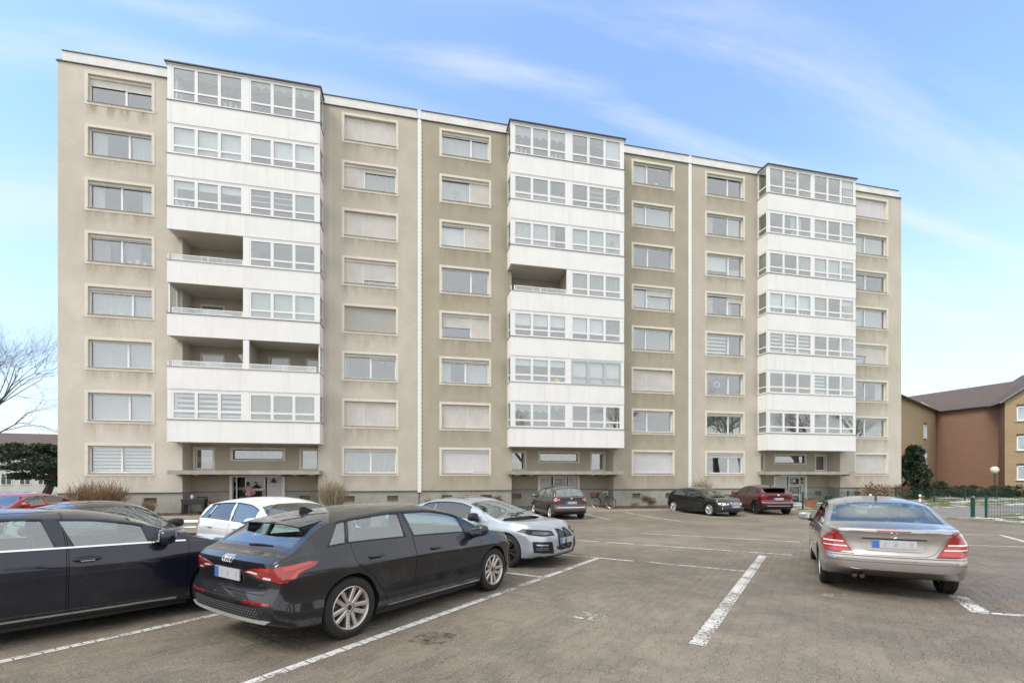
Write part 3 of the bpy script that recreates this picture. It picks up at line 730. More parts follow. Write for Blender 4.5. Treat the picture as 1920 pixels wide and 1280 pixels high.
# ================================================================== ground
HA = R_(46.0)                            # stall direction, clockwise from +Y
FW = (math.sin(HA), math.cos(HA)); LT = (-math.cos(HA), math.sin(HA))
def vw(v, w):                            # stall grid -> plan: v along the stalls, w along the rows
    return (v*.719+w*.695, v*.695-w*.719)
KERB = [(-60, -3.6), (-30, -3.9), (-11.5, -4.25), (6.5, -4.7), (13, -4.85), (20.6, -5.9), (21.6, -7.3), (22.6, -9.4), (23.7, -12.4), (22.9, -15.5), (22.2, -24), (22.0, -60)]
def kerb_y(x):
    for (a, b), (c, d) in zip(KERB[:6], KERB[1:6]):
        if x <= c: return b+(d-b)*(x-a)/(c-a)
    return KERB[5][1]

def paving_nodes(t, v):
    n1 = t.noise(v, .16, 4, .6); n2 = t.noise(v, 1.3, 6, .65, .6); n3 = t.noise(v, 90, 3, .7); n4 = t.noise(v, 26, 4, .7)
    base = t.mix(t.ramp(n1, .35, .68), (.155, .129, .096), (.222, .189, .146))
    base = t.mix(t.ramp(n2, .36, .66), t.mix(1., base, (.78, .79, .80), 'MULTIPLY'), t.mix(1., base, (1.12, 1.10, 1.06), 'MULTIPLY'))
    base = t.mix(t.ramp(n3, .52, .72, 0, .75), base, (.48, .45, .40))
    base = t.mix(t.ramp(n3, .47, .25, 0, .8), base, (.05, .045, .038))
    base = t.mix(t.ramp(n4, .58, .8, 0, .30), base, (.09, .075, .058))
    return base, n1, n2, n3, n4
def m_paving(sheet):
    t = NT('block_paving_far' if sheet else 'block_paving'); v = t.geo()
    base, n1, n2, n3, n4 = paving_nodes(t, v)
    wet = t.ramp(t.noise(v, .38, 4, .6, .4), .56, .74)
    base = t.mix(t.math('MULTIPLY', wet, .42), base, (.065, .055, .045))
    h = t.math('ADD', t.math('MULTIPLY', n3, .6), n4)
    if sheet:
        br = t.n('ShaderNodeTexBrick'); t.l(t.map(v, (1, 1, 1), (0, 0, -(PI/2-HA))), br.inputs['Vector'])
        br.inputs['Scale'].default_value = 1.0; br.inputs['Mortar Size'].default_value = .006; br.inputs['Mortar Smooth'].default_value = .3
        br.inputs['Brick Width'].default_value = .2; br.inputs['Row Height'].default_value = .14
        base = t.mix(t.math('MULTIPLY', br.outputs['Fac'], .12), base, (.05, .042, .033))
        h = t.math('SUBTRACT', h, t.math('MULTIPLY', br.outputs['Fac'], .5))
    else:
        base = t.mix(t.ramp(t.attr('tone'), 0, 1, 0, .32), base, t.mix(1., base, (.68, .68, .70), 'MULTIPLY'))
    t.bsdf(base, t.math('SUBTRACT', .72, t.math('MULTIPLY', wet, .34)), 0, .45, t.bump(h, .55, .008)); return t.m
MAT_PAVE = m_paving(False); MAT_PAVE_FAR = m_paving(True)
NEAR = 12.5
def tdist(x, y): return x*F2[0]+(y+DIST)*F2[1]
def near_zone(x, y):
    t = tdist(x, y); l = x*R2[0]+(y+DIST)*R2[1]
    return -.5 < t < NEAR and abs(l) < 1.22*max(t, 0)+1.6 and t > 2.4
# car park sheet
def sheet(name, xr, yr, step, mat, zf, keep=None, kind='structure'):
    nx = int((xr[1]-xr[0])/step); ny = int((yr[1]-yr[0])/step); v = []; f = []
    for j in range(ny+1):
        for i in range(nx+1):
            x = xr[0]+(xr[1]-xr[0])*i/nx; y = yr[0]+(yr[1]-yr[0])*j/ny; v.append((x, y, zf(x, y)))
    for j in range(ny):
        for i in range(nx):
            a = j*(nx+1)+i; f.append((a, a+1, a+nx+2, a+nx+1))
    me = bpy.data.meshes.new(name); me.from_pydata(v, [], f); me.materials.append(mat); me.update()
    return tag(link(name, me), kind=kind)
MAT_SOIL = M('bare_soil', (.085, .065, .045), .95, .35, 3, .6, 30)
MAT_VERGE = NT('verge_grass_and_snow')
def _verge():
    t = MAT_VERGE; v = t.geo(); n = t.noise(v, .9, 6, .65, .5); n2 = t.noise(v, 14, 5, .7)
    g = t.mix(t.ramp(n2, .3, .7), (.06, .075, .022), (.17, .19, .07))
    g = t.mix(t.ramp(t.noise(v, 3.1, 4, .6), .48, .72, 0, .7), g, (.14, .105, .06))
    sn = t.ramp(t.math('ADD', t.math('MULTIPLY', n, .75), t.math('MULTIPLY', n2, .25)), .505, .57)
    c = t.mix(sn, g, (.78, .80, .84))
    t.bsdf(c, .9, 0, .2, t.bump(t.math('ADD', n2, t.math('MULTIPLY', sn, .8)), .7, .03)); return t.m
MAT_VERGE = _verge()
tag(sheet('ground', (-400, 400), (-300, 500), 40, M('far_ground', (.11, .12, .06), .95, .3, .02), lambda x, y: -.95), kind='structure')
lot = sheet('parking_lot', (-60, 24), (-75, -3.6), .6, MAT_PAVE_FAR, lambda x, y: gz(y)-(.0042 if near_zone(x, y) else 0))
# the strip of the sheet beyond the kerb is covered by the pavement and the verge, both higher
pave_parent = lot
hl, wE, wW, P = .1, .0825, .0575, .14
half = [(-hl, wE), (-.066, wE), (-.036, wW), (.036, wW), (.066, wE), (hl, wE)]
SHAPE = half+[(x, -y) for x, y in half[::-1]]
ux, uy = FW; px_, py_ = LT               # paver long axis along the stalls
cands = []
for r in range(-130, 131):
    for c in range(-110, 111):
        a = c*.2+(.1 if r % 2 else 0); b_ = r*P
        x = 1.0+a*ux+b_*px_; y = -22.0+a*uy+b_*py_
        if near_zone(x, y) and tdist(x, y) < NEAR-.15: cands.append((x, y))
def visible_score(p):
    t = tdist(*p); l = p[0]*R2[0]+(p[1]+DIST)*R2[1]
    sx = 960+FPX*l/max(t, .1); sy = HOR+FPX*(CAMH-gz(p[1]))/max(t, .1)
    return (0 <= sx <= 1920 and sy <= 1290, -t)
cands.sort(key=visible_score, reverse=True)
def paver_geo(x, y, jit, v, f, tone, tn, loc=False):
    n = len(v); k = len(SHAPE); z = 0 if loc else gz(y)
    for ins, dz in ((.0012, -.008), (.0012, -.0022), (.0045, 0)):
        for sx, sy in SHAPE:
            sx2 = sx-math.copysign(ins, sx); sy2 = sy-math.copysign(ins, sy)
            X = sx2*ux+sy2*px_; Y = sx2*uy+sy2*py_
            v.append((X+(0 if loc else x), Y+(0 if loc else y), z+dz+jit[0]+X*jit[1]+(Y*(jit[2]-.022))))
            tone.append(tn)
    f.append(tuple(range(n+2*k, n+3*k))[::-1])
    for r in range(2):
        for i in range(k):
            j = (i+1) % k; a = n+r*k; f.append((a+j, a+i, a+k+i, a+k+j))
def jitter(): return (rnd.uniform(-.0016, .0016), rnd.uniform(-.010, .010), rnd.uniform(-.010, .010))
shared = []
for i in range(12):
    v, f, tn = [], [], []; paver_geo(0, 0, jitter(), v, f, tn, rnd.random()**1.5, True)
    me = bpy.data.meshes.new('paver'); me.from_pydata(v, [], f); me.materials.append(MAT_PAVE)
    at_ = me.attributes.new('tone', 'FLOAT', 'POINT'); at_.data.foreach_set('value', tn); me.update(); shared.append(me)
for i, (x, y) in enumerate(cands[:290]):
    o = link('paver', shared[rnd.randrange(12)], pave_parent); o.location = (x, y, gz(y))
v, f, tn = [], [], []
for x, y in cands[290:]: paver_geo(x, y, jitter(), v, f, tn, rnd.random()**1.5)
me = bpy.data.meshes.new('paving_stones'); me.from_pydata(v, [], f); me.materials.append(MAT_PAVE)
at_ = me.attributes.new('tone', 'FLOAT', 'POINT'); at_.data.foreach_set('value', tn); me.update()
tag(link('paving_stones', me, pave_parent), kind='stuff')
# ---- painted lines: on the near stones each stone carries its own piece of paint
def m_paint(name='worn_white_line_paint', h0=.50, h1=.58):
    t = NT(name); v = t.geo(); n = t.noise(v, 2.2, 6, .65); n2 = t.noise(v, 38, 5, .75)
    c = t.mix(t.ramp(n2, .3, .7), (.50, .48, .45), (.72, .70, .68)); c = t.mix(t.ramp(n, .5, .75, 0, .35), c, (.30, .27, .23))
    d = t.n('ShaderNodeBsdfPrincipled'); t.l(c, d.inputs['Base Color']); d.inputs['Roughness'].default_value = .7
    tr = t.n('ShaderNodeBsdfTransparent'); x = t.n('ShaderNodeMixShader')
    hole = t.ramp(t.math('ADD', t.math('MULTIPLY', n, .45), t.math('MULTIPLY', n2, .55)), h0, h1)
    t.l(t.math('MULTIPLY', hole, .93), x.inputs[0]); t.l(d.outputs[0], x.inputs[1]); t.l(tr.outputs[0], x.inputs[2]); t.l(x.outputs[0], t.out.inputs[0]); return t.m
MAT_PAINT = m_paint(); MAT_PAINT_OLD = m_paint('faded_number_paint', .41, .54)
def clip(poly, quad):
    for i in range(len(quad)):
        a, b = quad[i], quad[(i+1) % len(quad)]; out = []
        def ins(p): return (b[0]-a[0])*(p[1]-a[1])-(b[1]-a[1])*(p[0]-a[0]) >= 0
        for j in range(len(poly)):
            p, q = poly[j], poly[(j+1) % len(poly)]; ip, iq = ins(p), ins(q)
            if ip: out.append(p)
            if ip != iq:
                dx, dy = q[0]-p[0], q[1]-p[1]; den = (b[0]-a[0])*dy-(b[1]-a[1])*dx
                if abs(den) < 1e-12: continue
                tt = ((b[1]-a[1])*(p[0]-a[0])-(b[0]-a[0])*(p[1]-a[1]))/den
                out.append((p[0]+dx*tt, p[1]+dy*tt))
        poly = out
        if len(poly) < 3: return []
    return poly
cell = {}
for (x, y) in cands: cell.setdefault((int(x//1), int(y//1)), []).append((x, y))
def painted(name, quads):
    q = MB()
    for qd in quads:
        area = sum(qd[i][0]*qd[(i+1) % len(qd)][1]-qd[(i+1) % len(qd)][0]*qd[i][1] for i in range(len(qd)))
        if area < 0: qd = qd[::-1]
        xs = [p[0] for p in qd]; ys = [p[1] for p in qd]; hit = False
        for cx in range(int(min(xs)//1)-1, int(max(xs)//1)+2):
            for cy in range(int(min(ys)//1)-1, int(max(ys)//1)+2):
                for (x, y) in cell.get((cx, cy), ()):
                    sh = [(x+(sx-math.copysign(.007, sx))*ux+(sy-math.copysign(.007, sy))*px_, y+(sx-math.copysign(.007, sx))*uy+(sy-math.copysign(.007, sy))*py_) for sx, sy in SHAPE][::-1]
                    ar = sum(sh[i][0]*sh[(i+1) % 12][1]-sh[(i+1) % 12][0]*sh[i][1] for i in range(12))
                    if ar < 0: sh = sh[::-1]
                    c = clip(sh, qd)
                    if len(c) >= 3: q.poly([(p[0], p[1], gz(p[1])+.0045) for p in c]); hit = True
        if not hit or any(tdist(*p) > NEAR-.3 for p in qd):
            n = 8
            for i in range(n):
                a = [qd[0][k]+(qd[1][k]-qd[0][k])*i/n for k in (0, 1)]; b = [qd[0][k]+(qd[1][k]-qd[0][k])*(i+1)/n for k in (0, 1)]
                d = [qd[3][k]+(qd[2][k]-qd[3][k])*i/n for k in (0, 1)]; c = [qd[3][k]+(qd[2][k]-qd[3][k])*(i+1)/n for k in (0, 1)]
                if tdist((a[0]+c[0])/2, (a[1]+c[1])/2) > NEAR-.2 or not hit:
                    q.poly([(p[0], p[1], gz(p[1])+.005) for p in (a, b, c, d)])
    return tag(q.build(name, MAT_PAINT), kind='structure')
def strip(a, b, w):
    dx, dy = b[0]-a[0], b[1]-a[1]; L = math.hypot(dx, dy); nx, ny = -dy/L*w/2, dx/L*w/2
    return [(a[0]+nx, a[1]+ny), (b[0]+nx, b[1]+ny), (b[0]-nx, b[1]-ny), (a[0]-nx, a[1]-ny)]
LINES = [(vw(-20, 16.42), vw(-10.08, 16.30), .115), (vw(-14.72, 19.33), vw(-7.75, 19.35), .16), (vw(-21, 13.92), vw(-12.7, 13.95), .11),
         (vw(-12.6, 12.8), vw(-12.6, 16.35), .10), (vw(-10.08, 12.0), vw(-10.08, 17.1), .10), (vw(-10.05, 17.4), vw(-10.08, 19.3), .07), (vw(-7.4, 12.5), vw(-7.35, 19.9), .10), (vw(-4.55, 15.5), vw(-4.5, 20.0), .10),
         ((7.75, -23.2), (7.02, -23.95), .20), ((7.02, -23.92), (9.4, -25.3), .10), (vw(-3.3, 22.2), vw(-2.7, 25.2), .09), (vw(.8, 25.2), vw(-1.9, 25.2), .12), (vw(-.4, 22.5), vw(.7, 25.1), .08),
         ((9.1, -4.9), (9.0, -8.6), .10), ((11.62, -4.9), (11.62, -10.2), .10), ((14.4, -5.0), (14.62, -9.6), .10), ((17.1, -5.4), (17.0, -9.5), .10), ((-10.2, -4.4), (-10.2, -9.2), .10), ((-7.6, -4.5), (-7.6, -9.2), .10), ((4.2, -4.8), (4.2, -9.0), .1), ((1.6, -4.7), (1.6, -9), .1)]
painted('parking_line_markings', [strip(a, b, w) for a, b, w in LINES])
# stall numbers, half worn away, drawn in strokes
SEG = {'2': [((0,1),(.8,1)),((.8,1),(.8,.55)),((.8,.55),(0,.45)),((0,.45),(0,0)),((0,0),(.85,0))], '8': [((0,0),(.8,0)),((.8,0),(.8,.5)),((.8,.5),(0,.5)),((0,.5),(0,1)),((0,1),(.8,1)),((.8,1),(.8,.5)),((0,0),(0,.5))],
       '7': [((0,1),(.85,1)),((.85,1),(.3,0))], '9': [((.8,.5),(0,.5)),((0,.5),(0,1)),((0,1),(.8,1)),((.8,1),(.8,0)),((.8,0),(.1,0))]}
def number(txt, c, h=.42, drop=()):
    o = []
    for i, ch in enumerate(txt):
        for j, (a, b) in enumerate(SEG[ch]):
            if (i, j) in drop: continue
            P_ = []
            for p in (a, b):
                s_ = (i*1.25+p[0])*h*.62; t_ = p[1]*h
                P_.append((c[0]+s_*math.cos(HA)+t_*FW[0], c[1]-s_*math.sin(HA)+t_*FW[1]))
            o.append(strip(P_[0], P_[1], .045))
    return o
def gpt(x, y):
    u = (x-960)/FPX; d1 = F2[1]+u*R2[1]; w = (HOR-y)/FPX; t = -CAMH/(w+.022*d1); return (t*(F2[0]+u*R2[0]), t*d1-DIST)
painted('stall_number_markings', number('28', gpt(1076, 1156), .25, {(0, 2), (0, 3)})+number('29', gpt(444, 1196), .27, {(0, 1), (1, 0)})+number('27', gpt(1545, 1116), .22, {(0, 0), (1, 1)}))
bpy.data.objects['stall_number_markings'].data.materials[0] = MAT_PAINT_OLD
# ---- kerb, pavement, verge
kr = MB(); cur = 0.
def kerb_run(pts, h=.10, w=.14):
    for (a, b), (c, d) in zip(pts, pts[1:]):
        L = math.hypot(c-a, d-b); n = max(1, int(L/1.0)); 
        for i in range(n):
            x0, y0 = a+(c-a)*i/n, b+(d-b)*i/n; x1, y1 = a+(c-a)*(i+1)/n, b+(d-b)*(i+1)/n
            ux_, uy_ = (x1-x0), (y1-y0); l = math.hypot(ux_, uy_); ux_, uy_ = ux_/l, uy_/l
            xm, ym = (x0+x1)/2, (y0+y1)/2; z = gz(ym)
            yield (xm, ym, z, l, (ux_, uy_), h, w)
KM = M('kerb_concrete', (.30, .275, .235), .9, .2, 3, .3, 40)
kerb = None
kseg = list(kerb_run(KERB[2:-1]))
kb = MB(); kb.obox((0,0,0), ((1,0,0),(0,1,0),(0,0,1)), .49, .07, .2)
kme = kb.mesh('kerb_stone', KM)
kerb = empty('kerb', (0, 0, 0)); tag(kerb, kind='structure')
for xm, ym, z, l, (a, b), h, w in kseg:
    o = link('kerb_stone', kme, kerb); o.location = (xm, ym, z-.11+rnd.uniform(-.004, .004)); o.rotation_euler = (0, 0, math.atan2(b, a)); o.scale = (l/1.0, 1, 1)
SZ = -.375
def ribbon(name, xs, ya, yb, z, mat, n=1):
    q = MB()
    for x0, x1 in zip(xs, xs[1:]): q.quad((x0, ya(x0), z), (x1, ya(x1), z), (x1, yb(x1), z), (x0, yb(x0), z))
    return tag(q.build(name, mat), kind='structure')
MAT_FLAG = M('pavement_slabs', (.25, .222, .18), .85, .25, 1.1, .5, 50)
xs_ = [-40, -30, -20, -11.5, -5, 0, 6.5, 13, 17, 20.6]
ribbon('pavement', xs_, lambda x: kerb_y(x)+.05, lambda x: kerb_y(x)+1.75, SZ, MAT_FLAG)
ribbon('planting_bed', xs_+[], lambda x: kerb_y(x)+1.75, lambda x: 1.4, SZ-.05, MAT_SOIL)
for s in range(3):                       # paved entrance paths
    q = MB(); q.box(XS[s]+7.6, XS[s]+10.9, kerb_y(XS[s]+9)+1.6, YR-.1, SZ-.3, SZ+.006); tag(q.build('entrance_path', MAT_FLAG), kind='structure')
# verge to the right and behind
q = MB()
q.poly([(20.7, -5.8, -.36), (21.7, -7.3, -.36), (22.7, -9.4, -.34), (23.6, -11.2, -.33), (60, -8, -.33), (60, 14, -.33), (20.7, 14, -.36)][::-1] if False else [(20.7, -5.8, -.36), (21.7, -7.3, -.36), (22.2, -8.5, -.36), (34, -6.2, -.36), (80, -3, -.36), (80, 14, -.36), (20.7, 14, -.36)])
tag(q.build('grass_verge', MAT_VERGE), kind='structure')
MAT_PATH = M('grey_asphalt_path', (.20, .195, .19), .85, .15, 1.5, .3, 60)
q = MB(); q.poly([(22.2, -8.5, -.355), (23.75, -12.2, -.335), (25.5, -11.95, -.335), (34, -10.4, -.335), (80, -7.6, -.335), (80, -3.0, -.355), (34, -6.2, -.355)]); tag(q.build('path', MAT_PATH), kind='structure')
q = MB(); q.poly([(23.75, -12.2, -.33), (22.95, -15.5, -.26), (22.3, -24, -.10), (22.2, -60, .6), (80, -60, .6), (80, -7.6, -.33), (34, -10.4, -.33), (25.5, -11.95, -.33)]); tag(q.build('grass_verge', MAT_VERGE), kind='structure')
q = MB(); q.poly([(-60, -3.5, -.40), (-18.0, -4.0, -.40), (-18.05, 40, -.40), (-60, 40, -.40)]); tag(q.build('side_lawn', MAT_VERGE), kind='structure')
# snow left along kerb and verge
MAT_SNOW = M('old_snow', (.82, .84, .87), .85, .06, 6, .6, 40)
def snow(x, y, rx, ry, h, z):
    q = MB(); n = 18; k = len(q.v); rings = [(1, -.01), (.86, .45), (.6, .8), (.3, 1.)]
    ph = rnd.random()*9
    for rr, hh in rings:
        for i in range(n):
            a = 2*PI*i/n; w = 1+.28*noise.noise(Vector((math.cos(a)*1.6+ph, math.sin(a)*1.6, ph)))
            q.v.append((x+rx*rr*w*math.cos(a), y+ry*rr*w*math.sin(a), z+h*hh))
    for r in range(3):
        for i in range(n):
            j = (i+1) % n; q.f.append((k+r*n+i, k+r*n+j, k+r*n+n+j, k+r*n+n+i)); q.m.append(0)
    q.f.append(tuple(k+3*n+i for i in range(n))); q.m.append(0)
    return q.build('snow_patch', MAT_SNOW, None, True)
SNOWS = [(-9.6, -5.2, 1.0, .26, .07), (-8.7, -7.6, .30, .16, .02), (6.9, -4.95, .5, .22, .06), (8.4, -5.6, .4, .12, .03)]
for i, (x, y, rx, ry, h) in enumerate(SNOWS):
    o = snow(x, y, rx, ry, h, gz(y)+.003); tag(o, ['long strip of old snow beside the pavement left of the white hatchback', 'small smear of snow on the paving left of the white hatchback', 'low heap of snow in front of the grey people carrier', 'thin streak of snow under the grey people carrier'][i], 'snow')
# puddle-dark oil mark beside the near line
q = MB(); c = gpt(808, 1196); k = len(q.v)
pts = [(c[0]+.30*(1+.3*noise.noise(Vector((math.cos(a)*2, math.sin(a)*2, 1))))*math.cos(a), c[1]+.22*(1+.3*noise.noise(Vector((math.cos(a)*2, math.sin(a)*2, 4))))*math.sin(a)) for a in [2*PI*i/28 for i in range(28)]]
t = NT('oil_stain'); n_ = t.noise(t.geo(), 9, 5, .7); dd = t.n('ShaderNodeBsdfPrincipled'); dd.inputs['Base Color'].default_value = (.022, .019, .016, 1); dd.inputs['Roughness'].default_value = .45
tr = t.n('ShaderNodeBsdfTransparent'); xx = t.n('ShaderNodeMixShader'); t.l(t.ramp(n_, .34, .60, .45, 1), xx.inputs[0]); t.l(dd.outputs[0], xx.inputs[1]); t.l(tr.outputs[0], xx.inputs[2]); t.l(xx.outputs[0], t.out.inputs[0])
tag(painted('oil_stain', [pts]), kind='structure'); bpy.data.objects['oil_stain'].data.materials[0] = t.m
# ================================================================== cars
class Pchip:
    def __init__(s, pts):
        s.x = [p[0] for p in pts]; s.y = [p[1] for p in pts]; n = len(pts)
        h = [s.x[i+1]-s.x[i] for i in range(n-1)]; d = [(s.y[i+1]-s.y[i])/h[i] for i in range(n-1)]
        m = [0.]*n; m[0] = d[0]; m[-1] = d[-1]
        for i in range(1, n-1):
            if d[i-1]*d[i] > 0:
                w1 = 2*h[i]+h[i-1]; w2 = h[i]+2*h[i-1]; m[i] = (w1+w2)/(w1/d[i-1]+w2/d[i])
        s.m = m
    def __call__(s, x):
        if x <= s.x[0]: return s.y[0]
        if x >= s.x[-1]: return s.y[-1]
        i = 0
        while x > s.x[i+1]: i += 1
        h = s.x[i+1]-s.x[i]; t = (x-s.x[i])/h
        return (1+2*t)*(1-t)**2*s.y[i]+t*(1-t)**2*h*s.m[i]+t*t*(3-2*t)*s.y[i+1]+t*t*(t-1)*h*s.m[i+1]
def sstep(t): t = min(max(t, 0), 1); return t*t*(3-2*t)

def m_paint_car(name, col, metal=.35, rough=.32, drops=0.):
    t = NT(name); v = t.obj()
    c = t.mix(t.ramp(t.noise(v, 420, 2), .4, .65), tuple(x*.9 for x in col), tuple(min(1, x*1.12) for x in col))
    c = t.mix(t.ramp(t.noise(v, 2.4, 5, .65), .5, .78, 0, .16), c, (.16, .145, .125))            # road film
    nb = None
    if drops:
        up = t.n('ShaderNodeSeparateXYZ'); t.l(t.n('ShaderNodeNewGeometry').outputs['Normal'], up.inputs[0])
        d = t.ramp(t.vor(v, 120), .10, .30, 1, 0)
        m = t.math('MULTIPLY', t.ramp(t.noise(v, 40, 3, .6), .50, .62), t.ramp(up.outputs[2], .15, .55))
        nb = t.bump(t.math('MULTIPLY', d, m), drops, .003)
    p = t.bsdf(c, rough, metal, .22, nb, 1.0, .03)
    if nb is not None: t.l(nb, p.inputs['Coat Normal'])
    return t.m
MAT_CARIN = M('car_black_trim', (.016, .016, .017), .55, .2, 8)
MAT_TYRE = M('tyre_rubber', (.022, .021, .020), .8, .25, 10, .3, 60)
MAT_SEAT = M('dark_seat_fabric', (.05, .05, .052), .85, .2, 12)
MAT_CHROME = M('chrome_trim', (.75, .75, .76), .15, .03, 5, metal=1.)
MAT_ALU = M('silver_alloy', (.58, .54, .50), .30, .08, 8, metal=.75)
MAT_BLKALU = M('black_alloy', (.03, .03, .032), .3, .15, 8, metal=.4)
MAT_SILVERALU = M('bright_alloy', (.66, .66, .66), .28, .06, 8, metal=.7)
MAT_CARGLASS = m_glass('car_glass', .14, (.84, .91, .89))
MAT_TINT = m_glass('tinted_car_glass', .15, (.24, .25, .255))
MAT_LENS = m_glass('clear_lens', .05, (.92, .93, .94))
def m_lamp(name, col, rough=.12):
    t = NT(name); v = t.obj(); n = t.noise(v, 140, 2, .4); b = t.math('FRACT', t.math('MULTIPLY', t.n('ShaderNodeSeparateXYZ').outputs[2], 1.0))
    c = t.mix(t.ramp(n, .4, .6), tuple(x*.85 for x in col), col); t.bsdf(c, rough, 0, .6, None, 1.); return t.m
MAT_REDL = m_lamp('red_tail_lens', (.30, .010, .010)); MAT_REDB = m_lamp('bright_red_lens', (.52, .030, .022)); MAT_WHL = m_lamp('white_lamp_lens', (.78, .76, .74)); MAT_DKL = m_lamp('smoked_lens', (.045, .04, .05))
MAT_ORANGE = m_lamp('amber_lens', (.75, .28, .04))
def m_plate():
    t = NT('number_plate_print'); v = t.obj(); s = t.n('ShaderNodeSeparateXYZ'); t.l(v, s.inputs[0])
    n = t.noise(t.map(v, (1, 1, .35)), 17, 2, .4)
    inside = t.math('MULTIPLY', t.ramp(t.math('ABSOLUTE', s.outputs[2]), .045, .02), t.ramp(t.math('ABSOLUTE', t.math('ADD', s.outputs[1], .02)), .22, .18))
    c = t.mix(t.math('MULTIPLY', t.ramp(n, .46, .62), t.math('MULTIPLY', inside, .6)), (.46, .46, .48), (.26, .26, .28))
    t.bsdf(c, .4, 0, .4); return t.m
MAT_PLATE = m_plate(); MAT_EUB = M('plate_blue_band', (.05, .14, .45), .4, .05)

def glass_for(kind): return {'c': MAT_CARGLASS, 't': MAT_TINT}[kind]

